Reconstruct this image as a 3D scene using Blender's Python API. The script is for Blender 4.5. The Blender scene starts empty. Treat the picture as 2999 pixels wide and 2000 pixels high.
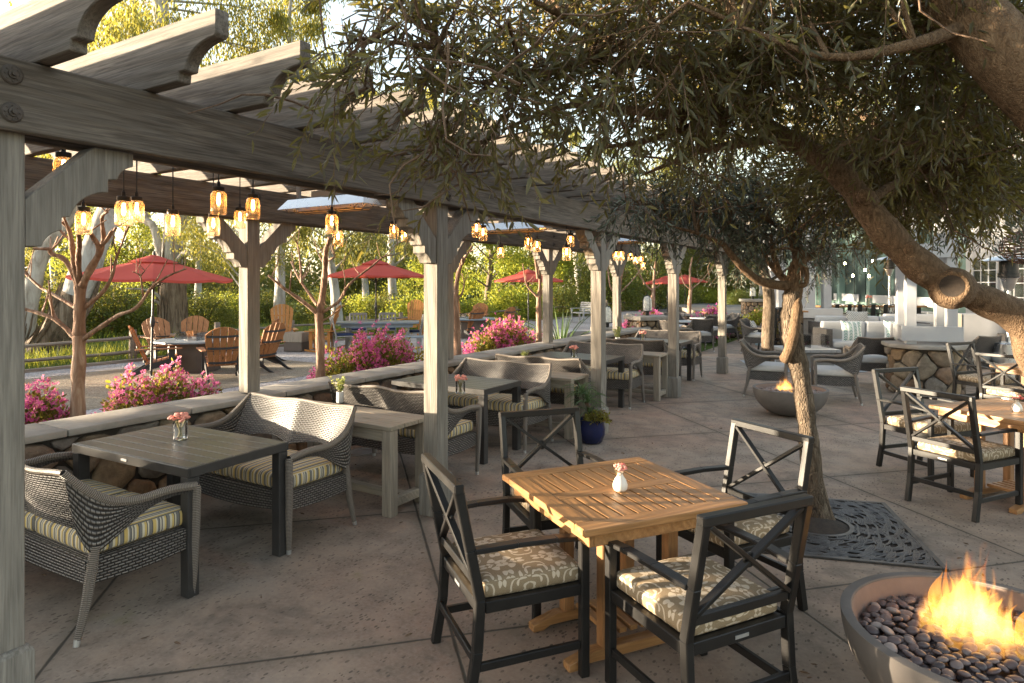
import bpy, bmesh, math, random
import numpy as np
from mathutils import Vector, Matrix, Euler
rnd = random.Random(7)
nr = np.random.default_rng(11)
PI = math.pi
SC = bpy.context.scene
COL = SC.collection
# ---- survey frame: photo measurements -> metres (pergola runs along +Y, camera at x=y=0) ----
H, FOC, CX, HY = 1.8, 1500.0, 1175.5, 650.0
FX, FY, RX, RY = -0.5166, 0.8563, 0.8563, 0.5166
def C(r, d, z=0.0):
    return Vector((r*RX+d*FX, r*RY+d*FY, z))
def P(px, py, z=0.0):
    d = (H-z)*FOC/(py-HY)
    return C(d*(px-CX)/FOC, d, z)
def PD(px, py, d):
    return C(d*(px-CX)/FOC, d, H-(py-HY)*d/FOC)
def PX(px, py, X):
    k = (px-CX)/FOC
    d = X/(k*RX+FX)
    return C(k*d, d, H-(py-HY)*d/FOC)
def camrot(deg=0):      # heading of an object whose local -Y looks at the camera
    return math.radians(31.1+deg)

# ---- objects ----
def thing(name, label, cat, loc=(0,0,0), rz=0, group=None, kind=None):
    o = bpy.data.objects.new(name, None); COL.objects.link(o)
    o.empty_display_size = .1
    o.location = loc; o.rotation_euler = (0,0,rz)
    return tag(o, label, cat, group, kind)
def tag(o, label=None, cat=None, group=None, kind=None):
    if label: o['label'] = label
    if cat: o['category'] = cat
    if group: o['group'] = group
    if kind: o['kind'] = kind
    return o
def dup(root, loc, rz=None, label=None, group=None, scale=None):
    def cp(o, par):
        c = o.copy(); COL.objects.link(c)
        if par is not None: c.parent = par
        for ch in o.children: cp(ch, c)
        return c
    r = cp(root, None)
    r.location = loc
    if rz is not None: r.rotation_euler = (0,0,rz)
    if scale is not None: r.scale = (scale,)*3 if not hasattr(scale,'__len__') else scale
    if label: r['label'] = label
    if group: r['group'] = group
    return r

class MB:
    """collects shapes, builds ONE mesh object"""
    def __init__(s): s.v=[]; s.f=[]; s.uv={}; s.sm=[]
    def add(s, vs, fs, uvs=None):
        b=len(s.v); s.v+= [tuple(v) for v in vs]
        for i,f in enumerate(fs):
            s.f.append([b+k for k in f])
            if uvs is not None: s.uv[len(s.f)-1]=uvs[i]
        return s
    def box(s, c, sz, rot=None):
        x,y,z=[a/2 for a in sz]; c=Vector(c)
        vs=[Vector(p) for p in ((-x,-y,-z),(x,-y,-z),(x,y,-z),(-x,y,-z),(-x,-y,z),(x,-y,z),(x,y,z),(-x,y,z))]
        if rot is not None:
            M = rot if isinstance(rot, Matrix) else Euler(rot).to_matrix()
            vs=[M@v for v in vs]
        return s.add([v+c for v in vs], [(0,3,2,1),(4,5,6,7),(0,1,5,4),(1,2,6,5),(2,3,7,6),(3,0,4,7)])
    def bb(s, x0,x1,y0,y1,z0,z1):
        return s.box(((x0+x1)/2,(y0+y1)/2,(z0+z1)/2),(x1-x0,y1-y0,z1-z0))
    def bar(s, p0, p1, w, h, up=(0,0,1)):
        p0=Vector(p0);p1=Vector(p1);d=p1-p0;L=d.length;d.normalize()
        up=Vector(up)
        if abs(d.dot(up))>.98: up=Vector((0,1,0))
        sx=d.cross(up).normalized(); u=sx.cross(d)
        M=Matrix((sx,d,u)).transposed()
        return s.box((p0+p1)/2,(w,L,h),M)
    def tube(s, pts, rad, n=8, cap=True, sq=1.0, ring0=None):
        pts=[Vector(p) for p in pts]
        if not hasattr(rad,'__len__'): rad=[rad]*len(pts)
        N=len(pts); vs=[]; us=None; L=0; Ls=[0]
        t=(pts[1]-pts[0]).normalized()
        a=Vector((0,0,1)) if abs(t.z)<.9 else Vector((1,0,0))
        u=t.cross(a).normalized()
        for i,p in enumerate(pts):
            t=((pts[min(i+1,N-1)]-pts[max(i-1,0)])).normalized()
            u=(u-t*u.dot(t)).normalized(); w=t.cross(u)
            if i: L+=(pts[i]-pts[i-1]).length; Ls.append(L)
            for k in range(n):
                an=2*PI*k/n
                vs.append(p+(u*math.cos(an)+w*math.sin(an)*sq)*rad[i])
        fs=[];uv=[]
        for i in range(N-1):
            c=2*PI*(rad[i]+rad[i+1])/2
            for k in range(n):
                k2=(k+1)%n
                fs.append((i*n+k,i*n+k2,(i+1)*n+k2,(i+1)*n+k))
                a0,a1=k/n*c,(k+1)/n*c
                uv.append(((a0,Ls[i]),(a1,Ls[i]),(a1,Ls[i+1]),(a0,Ls[i+1])))
        if cap:
            fs.append(tuple(range(n))[::-1]); uv.append(((0,0),)*n)
            fs.append(tuple((N-1)*n+k for k in range(n))); uv.append(((0,0),)*n)
        return s.add(vs,fs,uv)
    def lathe(s, prof, n=24, c=(0,0,0), M=None, cap=True):
        c=Vector(c); vs=[];fs=[]
        for r,z in prof:
            for k in range(n):
                a=2*PI*k/n; v=Vector((r*math.cos(a),r*math.sin(a),z))
                vs.append((M@v if M else v)+c)
        for i in range(len(prof)-1):
            for k in range(n):
                k2=(k+1)%n
                fs.append((i*n+k,i*n+k2,(i+1)*n+k2,(i+1)*n+k))
        if cap and prof[0][0]>1e-4: fs.append(tuple(range(n))[::-1])
        if cap and prof[-1][0]>1e-4: fs.append(tuple((len(prof)-1)*n+k for k in range(n)))
        return s.add(vs,fs)
    def prism(s, prof, o, ax, ay, th):
        """polygon prof in plane (ax,ay) at origin o, extruded th along ax x ay"""
        o=Vector(o);ax=Vector(ax);ay=Vector(ay);nz=ax.cross(ay).normalized()
        n=len(prof)
        a=[o+ax*p[0]+ay*p[1]-nz*th/2 for p in prof]; b=[v+nz*th for v in a]
        fs=[tuple(range(n))[::-1],tuple(range(n,2*n))]+[(i,(i+1)%n,n+(i+1)%n,n+i) for i in range(n)]
        return s.add(a+b,fs)
    def sheet(s, fn, nu, nv, th=0.0, us=1.0, vs_=1.0):
        """grid surface fn(u,v); th>0 gives it thickness"""
        g=[[Vector(fn(i/nu,j/nv)) for j in range(nv+1)] for i in range(nu+1)]
        def nrm(i,j):
            a=g[min(i+1,nu)][j]-g[max(i-1,0)][j]; b=g[i][min(j+1,nv)]-g[i][max(j-1,0)]
            n=a.cross(b); return n.normalized() if n.length>1e-9 else Vector((0,0,1))
        W=nv+1
        def uvq(i,j): return [((i+a)/nu*us,(j+b)/nv*vs_) for a,b in ((0,0),(1,0),(1,1),(0,1))]
        if th<=0:
            vs=[g[i][j] for i in range(nu+1) for j in range(W)]
            fs=[];uv=[]
            for i in range(nu):
                for j in range(nv):
                    fs.append((i*W+j,(i+1)*W+j,(i+1)*W+j+1,i*W+j+1)); uv.append(uvq(i,j))
            return s.add(vs,fs,uv)
        N=[[nrm(i,j) for j in range(W)] for i in range(nu+1)]
        vs=[g[i][j]+N[i][j]*th/2 for i in range(nu+1) for j in range(W)]+[g[i][j]-N[i][j]*th/2 for i in range(nu+1) for j in range(W)]
        B=(nu+1)*W; fs=[];uv=[]
        for i in range(nu):
            for j in range(nv):
                a,b,c,d=i*W+j,(i+1)*W+j,(i+1)*W+j+1,i*W+j+1
                q=uvq(i,j)
                fs.append((a,b,c,d));uv.append(q)
                fs.append((B+d,B+c,B+b,B+a));uv.append(q[::-1])
        def rim(l):
            for a,b in zip(l,l[1:]):
                fs.append((a,B+a,B+b,b)); uv.append(((0,0),(0,th),(.03,th),(.03,0)))
        rim([i*W for i in range(nu+1)]); rim([i*W+nv for i in range(nu,-1,-1)])
        rim([j for j in range(nv,-1,-1)]); rim([nu*W+j for j in range(W)])
        return s.add(vs,fs,uv)
    def cushion(s, c, sz, r=.03, puff=.02, rot=None, n=8):
        """rounded soft box with stripe-friendly UVs in metres"""
        c=Vector(c); hx,hy,hz=[a/2 for a in sz]
        M=Euler(rot).to_matrix() if rot else None
        def pt(x,y,z):
            q=Vector((x*hx,y*hy,z*hz))
            i=Vector((max(-hx+r,min(hx-r,q.x)),max(-hy+r,min(hy-r,q.y)),max(-hz+r,min(hz-r,q.z))))
            d=q-i
            if d.length>1e-9: q=i+d.normalized()*r
            q.z+= (1 if z>0 else -1)*puff*(1-x*x)*(1-y*y)*abs(z)
            if M: q=M@q
            return q+c
        ts=[-1,-1+.6*r/hx,-1+1.3*r/hx]+[-.6+1.2*k/(n-3) for k in range(n-2)]+[1-1.3*r/hx,1-.6*r/hx,1]
        ts=sorted(set(ts)); m=len(ts)
        zs=[-1,-.55,0,.55,1]
        def face(fn,A,B,uvf):
            vs=[fn(a,b) for a in A for b in B]; nb=len(B); fs=[];uv=[]
            for i in range(len(A)-1):
                for j in range(nb-1):
                    fs.append((i*nb+j,(i+1)*nb+j,(i+1)*nb+j+1,i*nb+j+1))
                    uv.append([uvf(A[i],B[j]),uvf(A[i+1],B[j]),uvf(A[i+1],B[j+1]),uvf(A[i],B[j+1])])
            s.add(vs,fs,uv)
        face(lambda a,b:pt(a,b,1),ts,ts,lambda a,b:(a*hx,b*hy))
        face(lambda a,b:pt(-a,b,-1),ts,ts,lambda a,b:(-a*hx,b*hy))
        face(lambda a,b:pt(a,-1,b),ts,zs,lambda a,b:(a*hx,-hy-hz+b*hz))
        face(lambda a,b:pt(-a,1,b),ts,zs,lambda a,b:(-a*hx,hy+hz-b*hz))
        face(lambda a,b:pt(1,a,b),ts,zs,lambda a,b:(a*hy+hx,b*hz))
        face(lambda a,b:pt(-1,-a,b),ts,zs,lambda a,b:(-a*hy+hx,b*hz))
        return s
    def build(s, name, mat, parent=None, bevel=0, smooth=35, weld=False, seg=1):
        me=bpy.data.meshes.new(name)
        me.from_pydata(s.v,[],s.f)
        if s.uv:
            l=me.uv_layers.new(name='UVMap')
            for p in me.polygons:
                q=s.uv.get(p.index)
                if q:
                    for k,li in enumerate(p.loop_indices): l.data[li].uv=q[k]
        if bevel or weld:
            bm=bmesh.new(); bm.from_mesh(me)
            if weld: bmesh.ops.remove_doubles(bm,verts=bm.verts,dist=1e-4)
            if bevel:
                es=[e for e in bm.edges if len(e.link_faces)==2 and e.calc_face_angle(0)>.6]
                bmesh.ops.bevel(bm,geom=es,offset=bevel,segments=seg,affect='EDGES',profile=.5,clamp_overlap=True)
            bm.to_mesh(me); bm.free()
        me.update()
        if smooth:
            me.shade_smooth(); me.set_sharp_from_angle(angle=math.radians(smooth))
        o=bpy.data.objects.new(name,me); COL.objects.link(o)
        for m in (mat if isinstance(mat,(list,tuple)) else [mat]): me.materials.append(m)
        if parent is not None: o.parent=parent
        return o
def npmesh(name, V, Fq, mat, parent=None, smooth=False):
    me=bpy.data.meshes.new(name); V=np.asarray(V,dtype=np.float32); Fq=np.asarray(Fq,dtype=np.int32)
    me.vertices.add(len(V)); me.vertices.foreach_set('co',V.ravel())
    k=Fq.shape[1]
    me.loops.add(Fq.size); me.loops.foreach_set('vertex_index',Fq.ravel())
    me.polygons.add(len(Fq))
    me.polygons.foreach_set('loop_start',np.arange(len(Fq),dtype=np.int32)*k)
    me.update(calc_edges=True); me.validate()
    if smooth: me.shade_smooth()
    me.materials.append(mat)
    o=bpy.data.objects.new(name,me); COL.objects.link(o)
    if parent is not None: o.parent=parent
    return o
def unit(a): return a/np.maximum(np.linalg.norm(a,axis=1,keepdims=True),1e-9)
def leafgeo(pos,dr,L,W,fold=.25,lance=True):
    """pos,dr (n,3) ; L,W (n,) -> verts, quads. two folded quads per leaf if lance else one rhomb"""
    n=len(pos); dr=unit(dr)
    a=nr.normal(size=(n,3)); side=unit(np.cross(dr,a)); nm=np.cross(side,dr)
    L=np.asarray(L)[:,None]*np.ones((n,1)); W=np.asarray(W)[:,None]*np.ones((n,1))
    tip=pos+dr*L
    if lance:
        up=nm*W*fold
        bend=-np.array([[0,0,1.]])*L*.06
        l1=pos+dr*L*.3+side*W*.45+up; l2=pos+dr*L*.68+side*W*.38+up+bend*.4
        r1=pos+dr*L*.3-side*W*.45+up; r2=pos+dr*L*.68-side*W*.38+up+bend*.4
        V=np.stack([pos,l1,l2,tip+bend,r2,r1],1).reshape(-1,3)
        b=np.arange(n)[:,None]*6
        Fq=np.concatenate([b+np.array([[0,1,2,3]]),b+np.array([[0,3,4,5]])],0)
    else:
        m=pos+dr*L*.45
        V=np.stack([pos,m+side*W*.5,tip,m-side*W*.5],1).reshape(-1,3)
        Fq=np.arange(n)[:,None]*4+np.array([[0,1,2,3]])
    return V,Fq
def sph(n):
    return unit(nr.normal(size=(n,3)))
SUN_SKEW=-1.0; EXPO=3.15; FIRE_GAIN=1.9
# ------------------------------------------------------------------ materials
class NT:
    def __init__(s,name):
        s.m=bpy.data.materials.new(name); s.m.use_nodes=True
        s.t=s.m.node_tree; s.t.nodes.clear()
        s.out=s.t.nodes.new('ShaderNodeOutputMaterial')
    def n(s,typ,ins=None,**kw):
        nd=s.t.nodes.new('ShaderNode'+typ)
        for k,v in kw.items(): setattr(nd,k,v)
        for k,v in (ins or {}).items():
            sk=nd.inputs[k]
            if isinstance(v,bpy.types.NodeSocket): s.t.links.new(v,sk)
            else: sk.default_value=v
        return nd
    def coord(s,kind='Object',rand=False,scale=(1,1,1),off=(0,0,0)):
        c=s.n('TexCoord').outputs[kind]
        if rand:
            oi=s.n('ObjectInfo')
            mu=s.n('Math',{0:oi.outputs['Random'],1:37.0},operation='MULTIPLY')
            c=s.n('VectorMath',{0:c,1:mu.outputs[0]},operation='ADD').outputs[0]
        mp=s.n('Mapping',{'Vector':c,'Scale':scale,'Location':off})
        return mp.outputs[0]
    def noise(s,vec,scale,detail=4,rough=.55,dist=0.0):
        return s.n('TexNoise',{'Vector':vec,'Scale':scale,'Detail':detail,'Roughness':rough,'Distortion':dist}).outputs['Fac']
    def ramp(s,fac,stops,interp='LINEAR'):
        r=s.n('ValToRGB',{'Fac':fac}); cr=r.color_ramp; cr.interpolation=interp
        while len(cr.elements)<len(stops): cr.elements.new(.5)
        for e,(p,c) in zip(cr.elements,stops):
            e.position=p; e.color=(c[0],c[1],c[2],1) if hasattr(c,'__len__') else (c,c,c,1)
        return r.outputs[0]
    def mix(s,f,a,b,mode='MIX'):
        x=s.n('Mix',data_type='RGBA',blend_type=mode)
        for k,v in ((0,f),(6,a),(7,b)):
            if isinstance(v,bpy.types.NodeSocket): s.t.links.new(v,x.inputs[k])
            else: x.inputs[k].default_value= v if k==0 else (v[0],v[1],v[2],1)
        return x.outputs[2]
    def math(s,op,a,b=0.0,c=0.0):
        return s.n('Math',{0:a,1:b,2:c},operation=op).outputs[0]
    def bump(s,h,st=.3,dist=.01,nrm=None):
        i={'Height':h,'Strength':st,'Distance':dist}
        if nrm is not None: i['Normal']=nrm
        return s.n('Bump',i).outputs[0]
    def princ(s,**kw):
        ins={}
        for k,v in kw.items():
            k={'col':'Base Color','rough':'Roughness','metal':'Metallic','nrm':'Normal','spec':'Specular IOR Level','trans':'Transmission Weight','ior':'IOR','coat':'Coat Weight','ecol':'Emission Color','estr':'Emission Strength','alpha':'Alpha','sheen':'Sheen Weight'}[k]
            if k in('Base Color','Emission Color') and not isinstance(v,bpy.types.NodeSocket): v=(v[0],v[1],v[2],1)
            ins[k]=v
        p=s.n('BsdfPrincipled',ins)
        s.t.links.new(p.outputs[0],s.out.inputs[0]); return s.m
    def surf(s,sh):
        s.t.links.new(sh,s.out.inputs[0]); return s.m
M={}
def wood(name,ax,dark,light,rough=.7,bump=.5,fine=.5,along=.9,across=11,spec=.3):
    t=NT(name)
    sc=[across]*3; sc['xyz'.index(ax)]=along
    v=t.coord('Object',True,tuple(sc))
    g=t.noise(v,1.0,5,.6,1.6)
    sc2=[95]*3; sc2['xyz'.index(ax)]=4
    f=t.noise(t.coord('Object',True,tuple(sc2)),1.0,3,.6,.3)
    w=t.n('TexWave',{'Vector':v,'Scale':.9,'Distortion':7.0,'Detail':3.0,'Detail Scale':.6},wave_type='BANDS',bands_direction='DIAGONAL').outputs['Fac']
    base=t.ramp(g,[(.25,dark),(.72,light)])
    mid=[(a+b)/2*.72 for a,b in zip(dark,light)]
    c=t.mix(t.math('MULTIPLY',w,.45),base,mid)
    c=t.mix(t.math('MULTIPLY',t.ramp(f,[(.35,1),(.6,0)]),fine),c,[x*.55 for x in dark])
    sc3=[5]*3; sc3['xyz'.index(ax)]=1.6
    kn=t.n('TexVoronoi',{'Vector':t.coord('Object',True,tuple(sc3)),'Scale':1.0}).outputs['Distance']
    c=t.mix(t.ramp(kn,[(.05,.8),(.11,0)]),c,[x*.35 for x in dark])
    pat=t.noise(t.coord('Object',True),1.7,3)
    c=t.mix(t.ramp(pat,[(.42,0),(.75,.45)]),c,[x*.7 for x in light])
    h=t.math('ADD',t.math('MULTIPLY',f,.6),t.math('MULTIPLY',w,.5))
    return t.princ(col=c,rough=rough,spec=spec,nrm=t.bump(h,bump,.006))
PG_D,PG_L=(.13,.105,.083),(.27,.225,.18)
for a in 'xyz': M['perg_'+a]=wood('weathered stained timber '+a,a,PG_D,PG_L,.8,.75)
M['perg_z']=wood('weathered post timber','z',(.165,.147,.126),(.30,.27,.23),.85,.9,.6,.9,9)
M['perg_y']=wood('weathered beam timber','y',(.09,.073,.059),(.215,.18,.147),.85,1.0,.8,.8,9)
M['perg_x']=wood('weathered rafter timber','x',(.11,.092,.077),(.245,.21,.175),.85,1.0,.8,.8,9)
M['teak_x']=wood('oiled teak x','x',(.25,.115,.04),(.46,.24,.095),.42,.3,.35,1.4,16,.4)
M['teak_y']=wood('oiled teak y','y',(.25,.115,.04),(.46,.24,.095),.42,.3,.35,1.4,16,.4)
M['teak_z']=wood('oiled teak z','z',(.22,.10,.035),(.40,.2,.08),.5,.3,.35,1.4,16,.4)
M['grey_x']=wood('silvered teak x','x',(.24,.20,.155),(.42,.36,.28),.6,.35,.35,1.2,16)
M['grey_z']=wood('silvered teak z','z',(.22,.18,.14),(.40,.34,.27),.6,.35,.35,1.2,16)
M['cedar']=wood('cedar slat','z',(.26,.10,.035),(.47,.215,.085),.55,.25,.3,1.2,14)
M['cedar_y']=wood('cedar slat flat','y',(.25,.10,.045),(.44,.21,.1),.55,.25,.3,1.2,14)
M['orange_w']=wood('orange stained wood','z',(.36,.14,.03),(.55,.25,.07),.5,.2,.3,1.2,14)
M['fence_w']=wood('split rail wood','y',(.17,.13,.10),(.34,.28,.22),.85,.8,.5,1.2,12)
def plain(name,c,rough=.5,metal=0,var=.12,nscale=8,bump=0.0,spec=.5,dirt=None):
    t=NT(name); v=t.coord('Object',True)
    n=t.noise(v,nscale,5,.6)
    col=t.ramp(n,[(.3,[x*(1-var) for x in c]),(.7,[min(1,x*(1+var)) for x in c])])
    if dirt: col=t.mix(t.ramp(t.noise(v,nscale*.4,4),[(.5,0),(.75,.6)]),col,dirt)
    kw=dict(col=col,rough=t.math('ADD',t.math('MULTIPLY',n,.15),rough-.07),metal=metal,spec=spec)
    if bump: kw['nrm']=t.bump(t.noise(v,nscale*9,4),bump,.004)
    return t.princ(**kw)
M['bronze']=plain('dark bronze powder coat',(.010,.009,.0085),.42,0,.25,14,.08,.35)
M['darkmetal']=plain('dark grey brushed metal',(.035,.033,.032),.34,.0,.18,10,.06,.4)
M['black']=plain('black painted frame',(.022,.021,.022),.5,0,.3,9)
M['blackmetal']=plain('black metal',(.02,.02,.02),.4,.3,.2,9)
M['steel']=plain('stainless steel',(.62,.63,.64),.28,.9,.1,6)
M['alu']=plain('leg tip aluminium',(.5,.5,.5),.4,.8,.1,9)
M['white_p']=plain('white paint',(.34,.34,.345),.55,0,.06,3)
M['greywhite']=plain('pale grey paint',(.30,.30,.30),.6,0,.09,3,.05)
M['green_d']=plain('dark green panel',(.018,.034,.032),.45,0,.15,3)
M['green_m']=plain('sage green siding',(.13,.20,.175),.6,0,.1,3)
M['beige']=plain('beige stucco',(.42,.37,.29),.8,0,.08,2,.1)
M['roof']=plain('grey fascia board',(.20,.19,.18),.6,0,.1,2)
M['concrete_bowl']=plain('grey concrete bowl',(.135,.12,.11),.75,0,.18,5,.15,.3,(.09,.078,.07))
M['bowl_in']=plain('rust tinted bowl lining',(.19,.135,.11),.8,0,.15,6,.1)
M['soil']=plain('dark soil',(.035,.025,.018),.95,0,.4,20,.8)
M['pot_blue']=plain('cobalt glazed pot',(.008,.012,.05),.12,0,.3,4)
M['pot_white']=plain('white ceramic',(.75,.73,.70),.35,0,.05,5)
M['pot_aqua']=plain('pale blue planter',(.32,.45,.50),.45,0,.08,4)
M['cream_vase']=plain('cream vase',(.72,.66,.58),.35,0,.06,5)
M['pink_f']=plain('pale pink petals',(.72,.30,.24),.7,0,.25,40)
M['red_f']=plain('coral petals',(.75,.16,.12),.7,0,.3,40)
M['stem']=plain('flower stem',(.16,.14,.05),.7,0,.2,20)
M['mauve']=plain('mauve brown slat',(.22,.12,.10),.6,0,.15,9)
M['grey_s']=plain('grey painted chair wood',(.24,.23,.22),.6,0,.12,9)
M['navy']=plain('navy cushion',(.012,.025,.075),.85,0,.2,20)
M['table_blue']=plain('slate table top',(.19,.23,.27),.4,0,.12,5)
M['brownpanel']=plain('brown panel',(.10,.075,.06),.6,0,.15,5)
M['lid']=plain('black jar lid',(.02,.016,.013),.45,.4,.2,30)
M['white_c']=plain('white cushion fabric',(.44,.43,.42),.9,0,.05,30,.1)
M['blue_c']=plain('bright blue fabric',(.02,.06,.42),.8,0,.2,20)
M['bolt']=plain('dark weathered iron',(.07,.055,.045),.6,.2,.3,40,.4)
M['rattan']=plain('brown rattan',(.11,.055,.03),.6,0,.3,60,.6)
M['orange_l']=plain('amber paper lantern',(.7,.28,.05),.7,0,.1,9)
M['trunk_red']=None
def emis(name,c,s):
    t=NT(name); e=t.n('Emission',{'Color':(c[0],c[1],c[2],1),'Strength':s}); return t.surf(e.outputs[0])
M['bulb']=emis('glowing filament bulb',(1,.46,.11),8)
M['bulb_s']=emis('glowing string bulb',(1,.62,.25),30)
M['heat']=emis('glowing heater element',(1,.35,.06),4)
def glass(name,tint=(1,1,1),g=.12,dif=0.0,dcol=(1,1,1)):
    t=NT(name)
    tr=t.n('BsdfTransparent',{'Color':(*tint,1)})
    gl=t.n('BsdfGlossy',{'Roughness':.03,'Color':(1,1,1,1)})
    fr=t.n('Fresnel',{'IOR':1.45})
    fac=t.math('ADD',t.math('MULTIPLY',fr.outputs[0],.9),g*.3)
    sh=t.n('MixShader',{0:fac,1:tr.outputs[0],2:gl.outputs[0]}).outputs[0]
    if dif:
        tl=t.n('BsdfTranslucent',{'Color':(*dcol,1)}); df=t.n('BsdfDiffuse',{'Color':(*dcol,1)})
        dd=t.n('MixShader',{0:.35,1:tl.outputs[0],2:df.outputs[0]})
        nz=t.noise(t.coord('Object',False,(1,1,.6)),42,3,.6,.8)
        f2=t.math('MULTIPLY',t.ramp(nz,[(.35,.6),(.65,1)]),dif)
        sh=t.n('MixShader',{0:f2,1:sh,2:dd.outputs[0]}).outputs[0]
    return t.surf(sh)
M['glass']=glass('clear glass')
M['jar']=glass('amber lit jar glass',(1,.93,.82),.2,.13,(1,.78,.48))
M['frost']=glass('frosted lantern glass',(.9,.9,.88),.2,.8,(.85,.85,.80))
def winglass():
    t=NT('window glass'); return t.princ(col=(.03,.035,.033),rough=.06,spec=.8)
M['win']=winglass()
def wicker():
    t=NT('grey brown woven wicker')
    uv=t.n('TexCoord').outputs['UV']
    br=t.n('TexBrick',{'Vector':uv,'Color1':(.275,.25,.225,1),'Color2':(.16,.145,.132,1),'Mortar':(.018,.015,.013,1),'Scale':1.0,'Mortar Size':.0040,'Mortar Smooth':.6,'Bias':0.0,'Brick Width':.036,'Row Height':.0150},offset=.5)
    n=t.noise(uv,60,2)
    c=t.mix(.25,br.outputs['Color'],t.ramp(n,[(.3,(.08,.065,.055)),(.7,(.3,.25,.21))]))
    c=t.mix(br.outputs['Fac'],c,(.016,.013,.012))
    sep=t.n('SeparateXYZ',{0:uv})
    row=t.math('DIVIDE',sep.outputs[1],.0150)
    hl=t.math('ABSOLUTE',t.math('SINE',t.math('MULTIPLY',row,PI)))
    h=t.math('MULTIPLY',t.math('SUBTRACT',1.0,br.outputs['Fac']),hl)
    return t.princ(col=c,rough=.42,spec=.5,nrm=t.bump(h,1.0,.016))
M['wicker']=wicker()
def wrapped():
    t=NT('wrapped wicker pole')
    uv=t.n('TexCoord').outputs['UV']; sep=t.n('SeparateXYZ',{0:uv})
    h=t.math('ABSOLUTE',t.math('SINE',t.math('MULTIPLY',sep.outputs[1],PI/.0095)))
    c=t.ramp(h,[(.1,(.018,.015,.013)),(.5,(.16,.13,.11)),(1,(.25,.21,.17))])
    return t.princ(col=c,rough=.5,nrm=t.bump(h,.9,.005))
M['wrap']=wrapped()
def stripes():
    t=NT('yellow grey striped fabric')
    uv=t.n('TexCoord').outputs['UV']; sep=t.n('SeparateXYZ',{0:uv})
    x=t.math('FRACT',t.math('DIVIDE',t.math('ADD',sep.outputs[0],10.0),.155))
    Y,Cc,G,K=(.58,.40,.10),(.62,.55,.40),(.15,.135,.12),(.03,.028,.027)
    st=[(0,Y),(.12,K),(.15,G),(.26,Cc),(.31,K),(.34,Y),(.42,Cc),(.50,G),(.60,K),(.635,Y),(.70,Cc),(.76,G),(.82,Cc),(.86,K),(.89,G),(.95,Cc)]
    c=t.ramp(x,st,'CONSTANT')
    w=t.noise(t.coord('UV',False,(1,1,1)),420,2)
    c=t.mix(.18,c,t.ramp(w,[(.3,0.05),(.7,.6)]))
    return t.princ(col=c,rough=.9,spec=.15,nrm=t.bump(w,.25,.002))
M['stripe']=stripes()
def damask():
    t=NT('taupe and cream scroll fabric')
    uv=t.n('TexCoord').outputs['UV']
    sep=t.n('SeparateXYZ',{0:uv})
    S=.26
    def tri(o,s_): # mirrored coordinate
        return t.math('ABSOLUTE',t.math('SUBTRACT',t.math('FRACT',t.math('DIVIDE',t.math('ADD',o,10+s_),S)),.5))
    a=tri(sep.outputs[0],0.0); b=tri(sep.outputs[1],.03)
    v=t.n('CombineXYZ',{0:a,1:b}).outputs[0]
    nz=t.n('TexNoise',{'Vector':v,'Scale':2.6,'Detail':.6,'Distortion':1.2}).outputs['Fac']
    r=t.math('SINE',t.math('MULTIPLY',nz,25.0))
    w=t.n('TexWave',{'Vector':v,'Scale':2.3,'Distortion':5.0,'Detail':.6,'Detail Scale':1.4},wave_type='RINGS',rings_direction='Z').outputs['Fac']
    m=t.math('ADD',r,t.math('MULTIPLY',t.math('SUBTRACT',w,.5),1.6))
    msk=t.ramp(m,[(.14,0),(.22,1)])
    wv=t.noise(uv,380,2)
    c=t.mix(msk,(.235,.155,.07),(.56,.45,.32))
    c=t.mix(.2,c,t.ramp(wv,[(.35,.05),(.65,.55)]))
    return t.princ(col=c,rough=.9,spec=.15,nrm=t.bump(wv,.3,.002))
M['damask']=damask()
def chevron():
    t=NT('green leaf print fabric')
    uv=t.n('TexCoord').outputs['UV']; sep=t.n('SeparateXYZ',{0:uv})
    u=t.math('ABSOLUTE',t.math('SUBTRACT',t.math('FRACT',t.math('DIVIDE',t.math('ADD',sep.outputs[0],10.0),.11)),.5))
    s_=t.math('FRACT',t.math('DIVIDE',t.math('ADD',t.math('SUBTRACT',sep.outputs[1],t.math('MULTIPLY',u,.07)),10.0),.035))
    m=t.math('MULTIPLY',t.math('LESS_THAN',s_,.5),t.math('LESS_THAN',u,.33))
    c=t.mix(m,(.72,.72,.68),(.02,.17,.13))
    return t.princ(col=c,rough=.9,spec=.1)
M['chevron']=chevron()
def hound():
    t=NT('black and white check fabric')
    c=t.n('TexChecker',{'Vector':t.n('TexCoord').outputs['UV'],'Scale':45.0,'Color1':(.7,.68,.62,1),'Color2':(.05,.05,.05,1)}).outputs[0]
    return t.princ(col=c,rough=.9,spec=.1)
M['check']=hound()
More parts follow.
